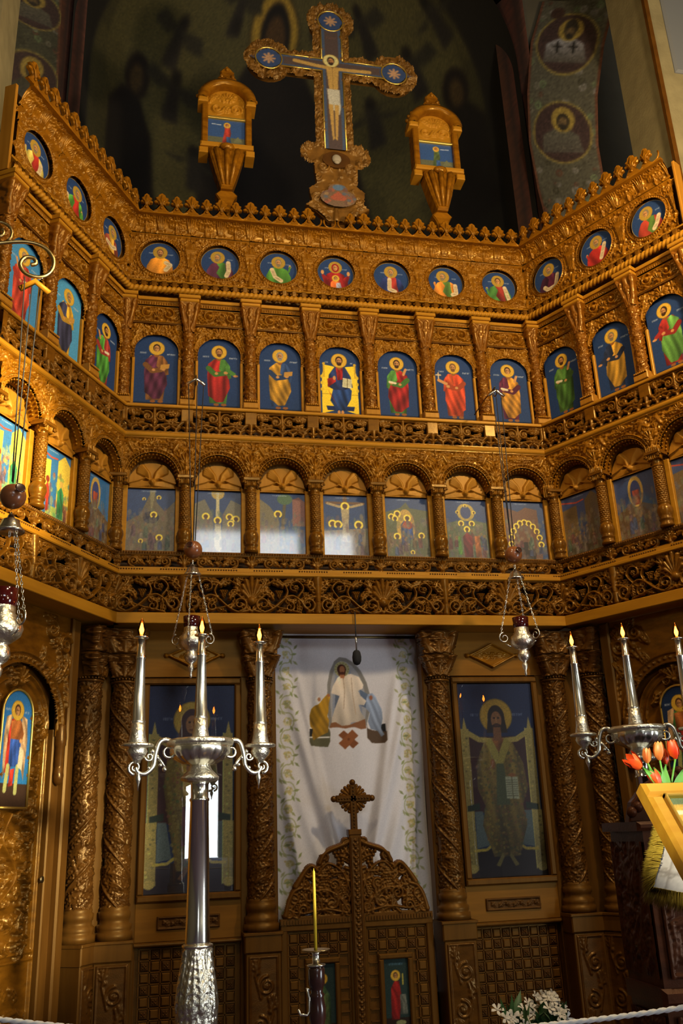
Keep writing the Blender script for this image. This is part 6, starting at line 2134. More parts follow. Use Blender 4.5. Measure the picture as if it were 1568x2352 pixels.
# ================================================================== the crowning cross and its two shrines
t = thing('crowning_cross', 'tall gilded cross with a painted crucified figure above the screen', 'cross', (0.035, -0.02, 6.68))
b = 6.68
CWD, CHT, C0 = 1.80, 2.02, 7.30                       # carved border board
AZC, LOB, TOPZ = 8.485, 0.605, 9.045
r = Relief(CWD, CHT, 0.0075)
Zw = r.Z + C0
X = r.X
def in_shape(g):
    s_ = (np.abs(X) < 0.095 + g) & (Zw < TOPZ) & (Zw > 7.45)
    a_ = (np.abs(Zw - AZC) < 0.068 + g) & (np.abs(X) < LOB)
    l_ = np.zeros_like(s_)
    for cx, czz in ((-LOB, AZC), (LOB, AZC), (0, TOPZ)):
        l_ |= np.hypot(X - cx, Zw - czz) < 0.125 + g * 1.35
    for sg in (-1, 1):
        l_ |= np.hypot(X - sg * 0.20, Zw - 7.45) < 0.075 + g * 0.7
    l_ |= (np.abs(X) < 0.20) & (Zw < 7.5) & (Zw > 7.32)
    return s_ | a_ | l_
outer, inner = in_shape(0.085), in_shape(0.0)
pts = np.argwhere(outer & ~inner)
for k in range(620):
    j, i = pts[rng.integers(len(pts))]
    x, z = r.x[i], r.z[j]
    if k % 3 == 0:
        r.rosette(x, z, 0.030, 0.034, 5, rng.uniform(0, 1))
    else:
        r.leaf(x, z, rng.uniform(0, 6.28), 0.06, 0.04, 0.028, rng.uniform(-1, 1), 2)
r.h = np.where(outer, np.maximum(r.h, 0.006), 0)
r.keep &= outer
obj('carved_border', r.mesh('carved_border', 'gilt_cross_dimmed', hs=1.5), t, (0, -0.03, C0 - b))
m = MB()
m.box(-0.12, 0.12, -0.028, 0.03, 7.4 - b, 9.1 - b)
m.box(-0.62, 0.62, -0.028, 0.03, AZC - 0.10 - b, AZC + 0.10 - b)
for cx, czz in ((-LOB, AZC), (LOB, AZC), (0, TOPZ)):
    m.slab([(cx + 0.2 * math.cos(a), czz - b + 0.2 * math.sin(a)) for a in np.linspace(0, 2 * PI, 20, endpoint=False)], -0.028, 0.03)
obj('cross_board', m.mesh('cross_board', 'gilt_cross_dimmed'), t)
P = Paint(CWD, CHT, 0.0085, '#3c4a60', 0.05)
def pz(z):
    return z - C0
P.fill(np.abs(P.X) < 0.065, '#4a3a34')
P.fill(np.abs(P.Z - pz(AZC)) < 0.045, '#4a3a34')
for cx, czz in ((-LOB, AZC), (LOB, AZC), (0, TOPZ)):
    P.ell(cx, pz(czz), 0.14, 0.14, '#2b3d60')
    for a in range(8):
        P.line([(cx, pz(czz)), (cx + 0.055 * math.cos(a * PI / 4), pz(czz) + 0.055 * math.sin(a * PI / 4))], 0.011, '#a8805c')
sk = '#b08a44'
P.line([(-0.36, pz(AZC + 0.012)), (-0.18, pz(AZC - 0.015)), (-0.03, pz(AZC - 0.03))], 0.020, sk)
P.line([(0.36, pz(AZC - 0.022)), (0.18, pz(AZC - 0.03)), (0.03, pz(AZC - 0.03))], 0.020, sk)
P.poly([(-0.062, pz(8.46)), (0.062, pz(8.46)), (0.05, pz(8.30)), (0.045, pz(8.18)), (-0.04, pz(8.18)), (-0.045, pz(8.30))], sk)
P.poly([(-0.06, pz(8.20)), (0.06, pz(8.20)), (0.065, pz(7.98)), (0.05, pz(7.90)), (-0.045, pz(8.0))], '#b5ae98')
for sg in (-1, 1):
    P.poly([(sg * 0.008, pz(8.02)), (sg * 0.05, pz(8.02)), (sg * 0.03, pz(7.72)), (sg * 0.022, pz(7.60)), (sg * 0.004, pz(7.62))], sk)
P.line([(0.0, pz(8.46)), (0.0, pz(8.2))], 0.004, '#7a5a2c')
head(P, -0.012, pz(8.545), 0.078, '#2a180c', True, halo='#c9bd7c')
P.letters(0.0, pz(8.83), 0.10, 0.03, '#6a4a3a')
X, Zw = P.X, P.Z + C0
keep = ((np.abs(X) < 0.095) & (Zw < TOPZ) & (Zw > 7.5)) | ((np.abs(Zw - AZC) < 0.068) & (np.abs(X) < LOB))
for cx, czz, dx, dz in ((-LOB, AZC, -1, 0), (LOB, AZC, 1, 0), (0, TOPZ, 0, 1)):
    keep |= np.hypot(X - cx, Zw - czz) < 0.115
    keep |= (np.abs((X - cx) * dx + (Zw - czz) * dz) + 2.2 * np.abs((X - cx) * dz + (Zw - czz) * dx)) < 0.20
    keep |= (np.abs((X - cx) * dz + (Zw - czz) * dx) + 3.0 * np.abs((X - cx) * dx + (Zw - czz) * dz)) < 0.16
obj('painted_cross', P.mesh('painted_cross', 'icon_paint_matt', keep), t, (0, -0.066, C0 - b), label='painted crucified figure')
m = MB()
for sg in (-1, 1):
    m.tube([(sg * 0.10, -0.066, 7.5 - b), (sg * 0.10, -0.066, AZC - 0.07 - b)], 0.008, 6)
    m.tube([(sg * 0.10, -0.066, AZC + 0.07 - b), (sg * 0.10, -0.066, TOPZ - 0.12 - b)], 0.008, 6)
    for q in (-1, 1):
        m.tube([(sg * 0.10, -0.066, AZC + q * 0.073 - b), (sg * (LOB - 0.1), -0.066, AZC + q * 0.073 - b)], 0.008, 6)
for cx, czz in ((-LOB, AZC), (LOB, AZC), (0, TOPZ)):
    m.tube([(cx + 0.125 * math.cos(a), -0.066, czz - b + 0.125 * math.sin(a)) for a in np.linspace(0, 2 * PI, 24, endpoint=False)], 0.008, 6, True)
obj('gilt_edge', m.mesh('gilt_edge', 'gold_leaf'), t)
# foot of the cross: skull cartouche and painted shield
r = Relief(0.62, 0.66, 0.0075)
sh = [(-0.10, 0.0), (0.10, 0.0), (0.20, 0.10), (0.30, 0.16), (0.24, 0.20), (0.26, 0.34), (0.19, 0.40), (0.21, 0.64), (-0.21, 0.64), (-0.19, 0.40), (-0.26, 0.34), (-0.24, 0.20), (-0.30, 0.16), (-0.20, 0.10)]
Pm = Paint(0.62, 0.66, 0.0075, '#000000')
mk = Pm.mask_poly(sh)[::2, ::2]
r.band(-0.31, 0.31, 0, 0.66, 0.004)
for sg in (-1, 1):
    r.spiral(sg * 0.185, 0.46, 0.045, 0, 1.5, 0.014, 0.010, 0.034, sg)
    r.spiral(sg * 0.19, 0.24, 0.05, 0, 1.5, 0.014, 0.010, 0.03, -sg)
    r.leaf(sg * 0.08, 0.03, PI / 2 - sg * 0.9, 0.14, 0.06, 0.03, sg * 0.4, 4)
    r.leaf(sg * 0.18, 0.15, PI / 2 - sg * 1.0, 0.12, 0.05, 0.03, sg * 0.6, 3)
    r.spiral(sg * 0.12, 0.58, 0.05, 0, 1.4, 0.014, 0.009, 0.034, sg)
r.filler(60, 0.03, 0.06, 0.02)
r.stroke([(-0.02, 0.02), (-0.02, 0.12)], 0.03, 0.02, 0.03)
r.cut(~mk)
obj('cross_foot', r.mesh('cross_foot', 'gilt_cross_dimmed'), t, (0, -0.045, 0.04))
obj('foot_board', MB().slab([(x * 0.97, z) for x, z in sh], -0.012, 0.03).mesh('foot_board', 'wood_deep'), t, (0, -0.02, 0.04))
P = Paint(0.34, 0.26, 0.006, '#664c32', 0.06)
for k in range(40):
    P.ell(rng.uniform(-0.15, 0.15), rng.uniform(0.02, 0.24), 0.02, 0.016, random.choice(['#7a4630', '#46525e', '#86683f', '#5c3a2c', '#8f4a2c']), 0.8)
P.poly([(-0.08, 0.10), (0.0, 0.17), (0.08, 0.10), (0.05, 0.07), (-0.05, 0.07)], '#8f4426')
P.ell(0, 0.21, 0.05, 0.03, '#4a6074')
keep = ((P.X / 0.165) ** 2 + ((P.Z - 0.10) / 0.10) ** 2 < 1) | ((P.X / 0.09) ** 2 + ((P.Z - 0.19) / 0.065) ** 2 < 1)
obj('foot_painting', P.mesh('foot_painting', 'icon_paint_matt', keep), t, (0, -0.085, 0.17))
obj('skull', MB().ball((0, -0.08, 0.70), 0.045, 10, 6, (1, 0.5, 1.1)).ball((0, -0.085, 0.665), 0.03, 8, 5, (1, 0.5, 0.8)).mesh('skull', 'bone'), t)
obj('skull_hollow', MB().slab([(0.13 * math.cos(a), 0.70 + 0.09 * math.sin(a)) for a in np.linspace(0, 2 * PI, 18, endpoint=False)], -0.072, -0.06).mesh('skull_hollow', 'wood_inlay'), t)
obj('cross_tenon', MB().box(-0.06, 0.06, -0.02, 0.05, -0.1, 0.10).mesh('cross_tenon', 'wood_deep'), t)

def shrine(x, kind, label):
    t = thing('side_shrine', label, 'shrine', (x, -0.02, 6.66), 0.0, 'bracketed shrines beside the cross')
    b = 6.66
    m = MB().box(-0.175, 0.175, -0.02, 0.06, 7.42 - b, 8.02 - b)
    obj('shrine_back', m.mesh('shrine_back', 'wood_plain'), t)
    P = Paint(0.33, 0.30, 0.006, '#2c4a78', 0.05)
    P.fill(P.Z < 0.11, '#5a5a40')
    P.fill(P.Z < 0.05, '#7a5a38')
    rc = '#a0301f' if kind == 'red' else '#4c5a2c'
    drape(P, [(-0.045, 0.01), (-0.02, 0.16), (-0.015, 0.22), (0.03, 0.23), (0.04, 0.16), (0.02, 0.01)], rc, 3)
    drape(P, [(0.0, 0.01), (0.0, 0.12), (0.035, 0.12), (0.045, 0.01)], '#34507a', 2)
    head(P, 0.005, 0.245, 0.032, '#7a2a1a', False)
    P.line([(-0.13, 0.25), (-0.05, 0.245)] if kind == 'red' else [(0.05, 0.245), (0.13, 0.25)], 0.004, '#b8c0c8')
    P.poly([(0.06, 0.06), (0.10, 0.13), (0.15, 0.07)], '#6a6a48')
    obj('shrine_picture', P.mesh('shrine_picture', 'icon_paint_matt'), t, (0, -0.026, 7.425 - b))
    r = Relief(0.36, 0.33, 0.006)
    r.band(-0.18, 0.18, 0, 0.33, 0.003)
    for sg in (-1, 1):
        r.spiral(sg * 0.085, 0.10, 0.055, 0, 1.5, 0.014, 0.009, 0.028, sg)
        r.leaf(sg * 0.03, 0.19, PI / 2 - sg * 0.7, 0.10, 0.05, 0.024, 0.5, 3)
        r.leaf(sg * 0.15, 0.17, PI / 2 + sg * 0.3, 0.08, 0.04, 0.02, sg * 0.5, 3)
    r.rosette(0, 0.10, 0.04, 0.032, 6)
    r.palmette(0, 0.20, PI / 2, 0.08, 0.024, 7)
    r.cut((r.Z > 0.155) & ((r.X / 0.18) ** 2 + ((r.Z - 0.155) / 0.168) ** 2 > 1))
    obj('shrine_tympanum', r.mesh('shrine_tympanum', 'wood_plain'), t, (0, -0.024, 7.745 - b))
    obj('shrine_bar', MB().bbox(-0.17, 0.17, -0.05, 0.0, 7.725 - b, 7.748 - b, 0.005).mesh('shrine_bar', 'gold_leaf'), t)
    for sg in (-1, 1):
        obj('shrine_post', MB().bbox(sg * 0.195 - 0.028, sg * 0.195 + 0.028, -0.07, 0.06, 7.40 - b, 7.86 - b, 0.01).mesh('shrine_post', 'wood_carved'), t)
        obj('shrine_cap', MB().bbox(sg * 0.215 - 0.045, sg * 0.215 + 0.045, -0.10, 0.06, 7.86 - b, 7.92 - b, 0.01).mesh('shrine_cap', 'wood_plain'), t)
    V, F = [], []
    n = 20
    for j, (ra, y) in enumerate(((0.178, 0.06), (0.178, -0.10), (0.215, -0.12), (0.262, -0.10), (0.262, 0.06))):
        for i in range(n + 1):
            a = PI * i / n
            V.append((ra * math.cos(a), y, 7.90 - b + ra * 0.92 * math.sin(a)))
    for j in range(4):
        for i in range(n):
            F.append((j * (n + 1) + i, j * (n + 1) + i + 1, (j + 1) * (n + 1) + i + 1, (j + 1) * (n + 1) + i))
    obj('shrine_hood', MB().add(V, F).mesh('shrine_hood', 'wood_carved'), t)
    m = MB()
    for i in range(1, 14):
        a = PI * i / 14
        m.ball((0.268 * math.cos(a), -0.04, 7.90 - b + 0.25 * math.sin(a)), 0.021, 7, 5)
    m.slab([(-0.075, 8.12 - b), (0.075, 8.12 - b), (0.085, 8.19 - b), (0.06, 8.22 - b), (0.065, 8.27 - b), (0.03, 8.31 - b), (0, 8.34 - b), (-0.03, 8.31 - b), (-0.065, 8.27 - b), (-0.06, 8.22 - b), (-0.085, 8.19 - b)], -0.06, 0.0, 0.015)
    for (x_, z_) in ((0.05, 8.2), (-0.05, 8.2), (0, 8.28), (0, 8.17)):
        m.ball((x_, -0.06, z_ - b), 0.022, 7, 5)
    obj('shrine_cresting', m.mesh('shrine_cresting', 'wood_carved'), t)
    m = MB().bbox(-0.235, 0.235, -0.11, 0.06, 7.36 - b, 7.41 - b, 0.012)
    for sg in (-1, 1):
        m.bbox(sg * 0.205 - 0.04, sg * 0.205 + 0.04, -0.09, 0.06, 7.30 - b, 7.36 - b, 0.008)
    obj('shrine_sill', m.mesh('shrine_sill', 'wood_plain'), t)
    m = MB().slab([(-0.05, 6.93 - b), (0.05, 6.93 - b), (0.10, 7.10 - b), (0.155, 7.32 - b), (0.14, 7.36 - b), (-0.14, 7.36 - b), (-0.155, 7.32 - b), (-0.10, 7.10 - b)], -0.10, 0.04, 0.02)
    for k in (-1, 0, 1):
        m.tube([(k * 0.03, -0.10, 6.96 - b), (k * 0.07, -0.115, 7.2 - b), (k * 0.095, -0.11, 7.33 - b)], [0.014, 0.022, 0.028], 6)
    m.ball((0, -0.11, 7.36 - b), 0.055, 10, 6, (1.2, 0.6, 0.7))
    obj('shrine_bracket', m.mesh('shrine_bracket', 'wood_carved'), t)
    m = MB().slab([(-0.045, -0.02), (0.045, -0.02), (0.04, 0.10), (0.06, 0.17), (0.095, 0.235), (0.055, 0.275), (-0.055, 0.275), (-0.095, 0.235), (-0.06, 0.17), (-0.04, 0.10)], -0.06, 0.03, 0.015)
    for sg in (-1, 1):
        m.tube([(sg * (0.085 + 0.03 * (1 - 0.1 * k) * math.cos(k * 0.8)), -0.03, 0.10 + 0.03 * (1 - 0.1 * k) * math.sin(k * 0.8)) for k in range(8)], 0.010, 6)
    obj('shrine_foot', m.mesh('shrine_foot', 'wood_carved'), t)
    return t
shrine(-0.955, 'red', 'bracketed shrine picturing a mourner in red, beside the cross')
shrine(1.005, 'green', 'bracketed shrine picturing a mourner in green, beside the cross')

# ================================================================== silver candelabra
def bulb(parent, x, y, z):
    """flame-shaped electric bulb"""
    g = obj('bulb', MB().lathe([(0.011, 0), (0.019, 0.013), (0.0225, 0.031), (0.0185, 0.054), (0.0105, 0.075), (0.002, 0.093)], 14).mesh('bulb', 'clear_bulb'), parent, (x, y, z), label='flame-shaped glass bulb')
    obj('filament', MB().lathe([(0.004, 0.008), (0.0095, 0.020), (0.0125, 0.032), (0.0085, 0.046), (0.003, 0.068)], 10).mesh('filament', 'flame'), g, label='glowing orange filament')
    obj('bulb_socket', MB().lathe([(0.012, -0.012), (0.012, 0.004)], 12).mesh('bulb_socket', 'silver'), g)
    return g

CANDLE = MB().lathe([(0.043, 0), (0.043, 0.008), (0.036, 0.02), (0.034, 0.10), (0.037, 0.108), (0.033, 0.114), (0.022, 0.42), (0.0245, 0.424), (0.0245, 0.430), (0.0215, 0.434), (0.0185, 0.525)], 24).mesh('candle_tube', 'silver')
CANDLE_FOOT = MB().lathe([(0.046, 0), (0.044, 0.012), (0.0365, 0.05), (0.0345, 0.104)], 24).mesh('candle_foot', 'silver_chased')
DRIP = MB().lathe([(0.018, 0), (0.036, 0.006), (0.038, 0.011), (0.034, 0.013), (0.012, 0.014)], 24).mesh('drip_pan', 'silver')

def spiral_pts(cx, cz, r0, a0, turns, sgn, n=18, shrink=0.75):
    return [(cx + r0 * (1 - shrink * k / n) * math.cos(a0 + sgn * 2 * PI * turns * k / n), 0.0, cz + r0 * (1 - shrink * k / n) * math.sin(a0 + sgn * 2 * PI * turns * k / n)) for k in range(n + 1)]

r = Relief(2 * PI * 0.085, 0.46, 0.0055)
for i in range(8):
    x = -r.W / 2 + (i + 0.5) * r.W / 8
    r.leaf(x, 0.0, PI / 2, 0.24, 0.058, 0.013, 0.15 if i % 2 else -0.15, 6)
    r.leaf(x + r.W / 16, 0.20, PI / 2, 0.24, 0.050, 0.012, 0.2 if i % 2 else -0.2, 6)
    r.stroke([(x, 0.0), (x, 0.45)], 0.005, 0.004, 0.012)
VASE = r.wrap('chased_vase', lambda q: float(np.interp(q, [0, 0.13, 0.3, 0.48, 0.63, 0.8, 0.91, 1.0], [0.058, 0.072, 0.086, 0.091, 0.084, 0.070, 0.063, 0.064])), 'silver_chased')
def candelabrum(x, y, label, rot):
    t = thing('candelabrum', label, 'candelabrum', (x, y, 0), rot, 'tall silver candelabra')
    # stem and foot
    obj('foot', MB().lathe([(0.21, 0), (0.21, 0.03), (0.18, 0.05), (0.16, 0.09), (0.10, 0.14), (0.07, 0.20), (0.06, 0.30), (0.09, 0.33), (0.05, 0.37), (0.045, 0.55), (0.06, 0.66), (0.065, 0.70)], 32).mesh('foot', 'silver'), t)
    obj('chased_vase', VASE, t, (0, 0, 0.68))
    obj('collar', MB().lathe([(0.060, 1.130), (0.072, 1.136), (0.074, 1.146), (0.062, 1.152)], 32).mesh('collar', 'silver'), t)
    obj('stem', MB().lathe([(0.058, 1.148), (0.0595, 1.16), (0.056, 1.25), (0.045, 1.79), (0.049, 1.793), (0.049, 1.803), (0.044, 1.807), (0.044, 1.87), (0.052, 1.885)], 32).mesh('stem', 'silver_polished'), t)
    obj('knop', MB().lathe([(0.050, 1.880), (0.092, 1.890), (0.095, 1.905), (0.085, 1.915), (0.060, 1.94), (0.048, 1.965), (0.048, 1.985)], 32).mesh('knop', 'silver_chased'), t)
    obj('bowl', MB().lathe([(0.045, 1.960), (0.080, 1.968), (0.125, 1.992), (0.147, 2.022), (0.152, 2.046), (0.148, 2.060), (0.10, 2.07)], 72, flute=(18, 0.035, 1.965, 2.045)).mesh('bowl', 'silver'), t)
    obj('bowl_rim', MB().lathe([(0.145, 2.056), (0.166, 2.062), (0.170, 2.078), (0.156, 2.089), (0.06, 2.094)], 48, flute=(36, 0.02, 2.06, 2.09)).mesh('bowl_rim', 'silver_chased'), t)
    # three candles
    for kx, zz in ((0.0, 2.092), (-0.315, 2.066), (0.315, 2.066)):
        c_ = obj('candle', CANDLE, t, (kx, 0, zz))
        obj('candle_foot', CANDLE_FOOT, c_)
        obj('drip_pan', DRIP, c_, (0, 0, 0.522))
        bulb(c_, 0, 0, 0.540)
    for sg in (-1, 1):
        a_ = MB()
        ap = smooth3([(sg * 0.13, 0, 2.055), (sg * 0.165, 0, 2.085), (sg * 0.205, 0, 2.075), (sg * 0.225, 0, 2.02), (sg * 0.235, 0, 1.96), (sg * 0.27, 0, 1.925), (sg * 0.305, 0, 1.93), (sg * 0.32, 0, 1.955)], 6)
        a_.tube(ap, [0.0155 - 0.006 * i / len(ap) for i in range(len(ap))], 8)
        a_.tube([(sg * p_[0], p_[1], p_[2]) for p_ in spiral_pts(0.160, 2.03, 0.040, PI / 2, 1.4, 1)], [0.010 - 0.0004 * k for k in range(19)], 7)
        a_.tube([(sg * p_[0], p_[1], p_[2]) for p_ in spiral_pts(0.325, 1.955, 0.034, -PI / 2, 1.4, 1)], [0.009 - 0.0003 * k for k in range(19)], 7)
        a_.tube([(sg * p_[0], p_[1], p_[2]) for p_ in spiral_pts(0.255, 2.005, 0.022, 0, 1.2, -1)], 0.006, 6)
        a_.tube([(sg * 0.225, 0, 2.02), (sg * 0.19, 0, 1.975), (sg * 0.175, 0, 1.95)], [0.009, 0.008, 0.010], 6)
        for (bx, bz, br) in ((0.178, 1.945, 0.013), (0.215, 2.0, 0.012), (0.24, 2.03, 0.012), (0.255, 1.95, 0.010), (0.20, 1.965, 0.010)):
            a_.ball((sg * bx, 0, bz), br, 8, 6)
        obj('scroll_arm', a_.mesh('scroll_arm', 'silver'), t)
        obj('candle_dish', MB().lathe([(0.018, 1.975), (0.022, 1.99), (0.040, 2.008), (0.050, 2.03), (0.044, 2.045), (0.050, 2.048), (0.078, 2.052), (0.080, 2.062), (0.070, 2.068), (0.02, 2.07)], 28, c=(sg * 0.315, 0, 0)).mesh('candle_dish', 'silver_chased'), t)
        obj('drop', MB().lathe([(0.002, 1.845), (0.005, 1.87), (0.012, 1.89), (0.015, 1.905), (0.008, 1.92), (0.012, 1.93), (0.006, 1.94)], 12, c=(sg * 0.305, 0, 0)).mesh('drop', 'silver'), t)
    return t
candelabrum(-1.195, -1.84, 'tall silver candelabrum in bright light, fluted stem in front of the mother icon', 0.19)
cr_ = candelabrum(1.425, -1.46, 'tall silver candelabrum in half shade behind the tulips', -0.45)
cr_.location.z = 0.07
obj('plinth', MB().lathe([(0.225, -0.07), (0.225, -0.01), (0.215, 0.0)], 8, smooth=False).mesh('plinth', 'throne_wood'), cr_)

# ================================================================== hanging oil lamps
def oil_lamp(x, y, zb, zc, ztop, sc, label, rot=0.0):
    """zb: wooden ball height, zc: cup rim height, ztop: where the cords end"""
    t = thing('oil_lamp', label, 'hanging lamp', (x, y, zc), rot, 'hanging silver oil lamps')
    z0 = zb - zc
    b_ = obj('wooden_ball', MB().ball((0, 0, 0), 0.064 * min(sc, 1.0), 24, 16).mesh('wooden_ball', 'ball_wood'), t, (0, 0, z0))
    obj('ball_plug', MB().lathe([(0.019 * sc, 0), (0.019 * sc, 0.004), (0.015 * sc, 0.005)], 14).mesh('ball_plug', 'stand_wood'), b_, (-0.022 * sc, -0.057 * sc, 0.014 * sc), (PI / 2 - 0.25, 0, -0.4))
    zk = z0 - 0.17 * min(sc, 1.1)                                  # bell cap
    m = MB()
    for k in range(4):
        m.tube([(0.008 * math.cos(a) * (1 if k % 2 else 0.4), 0.008 * math.cos(a) * (0.4 if k % 2 else 1), z0 - (0.075 + 0.022 * k) * sc + 0.015 * math.sin(a) * sc) for a in np.linspace(0, 2 * PI, 10, endpoint=False)], 0.0028, 5, True)
    obj('hook_chain', m.mesh('hook_chain', 'silver'), t)
    obj('bell_cap', MB().lathe([(0.050, 0.0), (0.052, 0.004), (0.048, 0.010), (0.036, 0.024), (0.030, 0.045), (0.014, 0.052), (0.010, 0.065)], 24).mesh('bell_cap', 'silver'), t, (0, 0, zk), sc=(sc, sc, sc))
    for k in range(3):
        a = 2 * PI * k / 3 + 0.35
        p0 = Vector((0.04 * sc * math.cos(a), 0.04 * sc * math.sin(a), zk))
        p1 = Vector((0.125 * sc * math.cos(a), 0.125 * sc * math.sin(a), -0.045 * sc))
        n = int((p1 - p0).length / 0.020)
        m = MB()
        dv = (p1 - p0).normalized()
        u = dv.orthogonal().normalized()
        w = dv.cross(u)
        for i in range(n):
            c_ = p0.lerp(p1, (i + 0.5) / n)
            e1, e2 = (u, dv) if i % 2 else (w, dv)
            m.tube([c_ + e1 * 0.0055 * math.cos(q) + e2 * 0.0125 * math.sin(q) for q in np.linspace(0, 2 * PI, 6, endpoint=False)], 0.0022, 4, True)
        obj('chain', m.mesh('chain', 'silver'), t)
        hk = MB().tube([(math.cos(a) * p_[0], math.sin(a) * p_[0], p_[2]) for p_ in spiral_pts(0.108 * sc, -0.075 * sc, 0.034 * sc, PI / 2, 1.3, -1)], [0.006 - 0.0002 * i for i in range(19)], 6)
        hk.tube([(math.cos(a) * 0.07 * sc, math.sin(a) * 0.07 * sc, -0.13 * sc), (math.cos(a) * 0.105 * sc, math.sin(a) * 0.105 * sc, -0.112 * sc)], 0.005, 6)
        obj('scroll_handle', hk.mesh('scroll_handle', 'silver'), t)
    obj('red_glass', MB().lathe([(0.040, -0.03), (0.046, 0.0), (0.048, 0.045), (0.045, 0.046), (0.030, 0.02)], 24).mesh('red_glass', 'red_glass'), t, sc=(sc, sc, sc), label='dark red glass oil cup')
    obj('cup', MB().lathe([(0.003, -0.305), (0.009, -0.285), (0.006, -0.272), (0.014, -0.255), (0.018, -0.235), (0.010, -0.222), (0.030, -0.205), (0.038, -0.185), (0.034, -0.162), (0.026, -0.150), (0.040, -0.142), (0.066, -0.120), (0.074, -0.095), (0.066, -0.070), (0.048, -0.055), (0.050, -0.048), (0.043, -0.044),
                           (0.042, 0.0), (0.045, 0.004), (0.044, 0.008), (0.036, 0.004)], 30).mesh('cup', 'silver_chased'), t, sc=(sc, sc, sc))
    m = MB()
    for k, (dx, dy) in enumerate(((-0.055, 0.0), (0.008, 0.01), (0.055, -0.005))):
        m.tube([(dx * 0.25, dy, z0 + 0.055 * sc), (dx, dy, ztop - zc)], 0.0035, 5)
    obj('cords', m.mesh('cords', 'wire'), t)
    return t
oil_lamp(-1.200, -0.50, 3.515, 2.985, 4.80, 1.2, 'silver oil lamp hanging behind the candelabrum flame, below a wooden ball')
oil_lamp(1.120, -0.60, 3.50, 2.975, 4.80, 1.2, 'silver oil lamp hanging before the bearded figure icon', 0.6)
oil_lamp(-2.150, -2.15, 3.252, 2.715, 4.50, 1.38, 'large silver oil lamp hanging at the left photo edge', 0.9)

# brackets that carry the lamps
def bracket(x, y, z, label, wood_bar=False, sc=1.0, yaw=0.0, reach=0.5):
    t = thing('lamp_bracket', label, 'bracket', (x, y, z), yaw, 'scrolled lamp brackets')
    m = MB()
    m.tube([(0, reach, 0.10 * sc), (0, reach * 0.5, 0.13 * sc), (0, 0.12 * sc, 0.11 * sc)] + [(0, 0.02 * sc + 0.10 * sc * (1 - 0.04 * k) * math.cos(PI / 2 - 0.42 * k) , 0.02 * sc + 0.09 * sc * (1 - 0.045 * k) * math.sin(PI / 2 - 0.42 * k)) for k in range(18)][::1], 0.010 * sc, 6)
    obj('scroll_arm', m.mesh('scroll_arm', 'dark_brass'), t)
    m = MB().tube([(-0.065, 0, -0.03), (0, 0, 0.02), (0.065, 0, -0.03)], 0.012, 6)
    obj('cord_yoke', m.mesh('cord_yoke', 'wood_plain' if wood_bar else 'silver'), t)
    return t
bracket(-1.200, -0.50, 4.83, 'small grey lamp bracket above the second saint pilaster', sc=0.5)
bracket(1.120, -0.60, 4.83, 'small grey lamp bracket before the orange saint icon', sc=0.5)
# large bracket on the left wing
t = thing('lamp_bracket', 'large scrolled brass bracket with wooden yoke at left edge', 'bracket', (-2.135, -2.15, 4.53), math.radians(8), 'scrolled lamp brackets')
m = MB()
arm = [(-0.62, 0, 0.02), (-0.45, 0, 0.06), (-0.25, 0, 0.16), (-0.08, 0, 0.215), (0.03, 0, 0.20), (0.085, 0, 0.13), (0.075, 0, 0.05), (0.02, 0, 0.005), (-0.05, 0, 0.015), (-0.085, 0, 0.065), (-0.065, 0, 0.115), (-0.02, 0, 0.12), (-0.005, 0, 0.09), (-0.03, 0, 0.075)]
sm = []
Pn = np.array(arm)
for q in np.linspace(0, len(arm) - 1, 80):
    i = min(int(q), len(arm) - 2)
    f_ = q - i
    p0, p1, p2, p3 = Pn[max(i - 1, 0)], Pn[i], Pn[i + 1], Pn[min(i + 2, len(arm) - 1)]
    sm.append(tuple(0.5 * ((2 * p1) + (-p0 + p2) * f_ + (2 * p0 - 5 * p1 + 4 * p2 - p3) * f_ * f_ + (-p0 + 3 * p1 - 3 * p2 + p3) * f_ ** 3)))
m.tube(sm, 0.0115, 7)
m.tube([(-0.15 + p_[0], 0, 0.26 + p_[2]) for p_ in spiral_pts(-0.06, 0.0, 0.075, -0.9, 1.3, 1)], 0.009, 6)
m.tube([(-0.18 + p_[0], 0, 0.05 + p_[2]) for p_ in spiral_pts(-0.09, 0.0, 0.075, 0.9, 1.3, -1)], 0.009, 6)
obj('scroll_arm', m.mesh('scroll_arm', 'brass'), t)
m = MB().tube([(-0.075, 0, -0.085), (0, 0, -0.025), (0.075, 0, -0.085)], 0.017, 8)
m.tube([(0, 0, -0.02), (0, 0, 0.01)], 0.004, 5)
obj('cord_yoke', m.mesh('cord_yoke', 'wood_plain'), t)
m = MB()
for k in range(9):
    c_ = (0.02 + 0.065 * math.sin(k * 0.19), 0, 0.0 + 0.14 * (k / 9) ** 1.4)
    m.tube([(c_[0] + 0.006 * math.cos(q), c_[1] + (0.006 if k % 2 else 0) * math.sin(q), c_[2] + 0.010 * math.sin(q)) for q in np.linspace(0, 2 * PI, 6, endpoint=False)], 0.002, 4, True)
obj('chain', m.mesh('chain', 'silver'), t)

# ================================================================== microphone
t = thing('microphone', 'black foam microphone hanging from the beam before the curtain', 'microphone', (0.02, -0.105, 2.78))
obj('cable', MB().tube([(0.0, 0.0, 0.40), (0.0, 0.0, 0.19)], 0.0045, 6).mesh('cable', 'wire'), t)
obj('stem', MB().lathe([(0.006, 0.10), (0.006, 0.16), (0.008, 0.162), (0.008, 0.20), (0.005, 0.21)], 12).mesh('stem', 'silver'), t)
obj('foam_head', MB().lathe([(0.006, 0.0), (0.022, 0.008), (0.032, 0.03), (0.034, 0.06), (0.028, 0.095), (0.018, 0.108), (0.006, 0.112)], 18).mesh('foam_head', 'black_foam'), t)

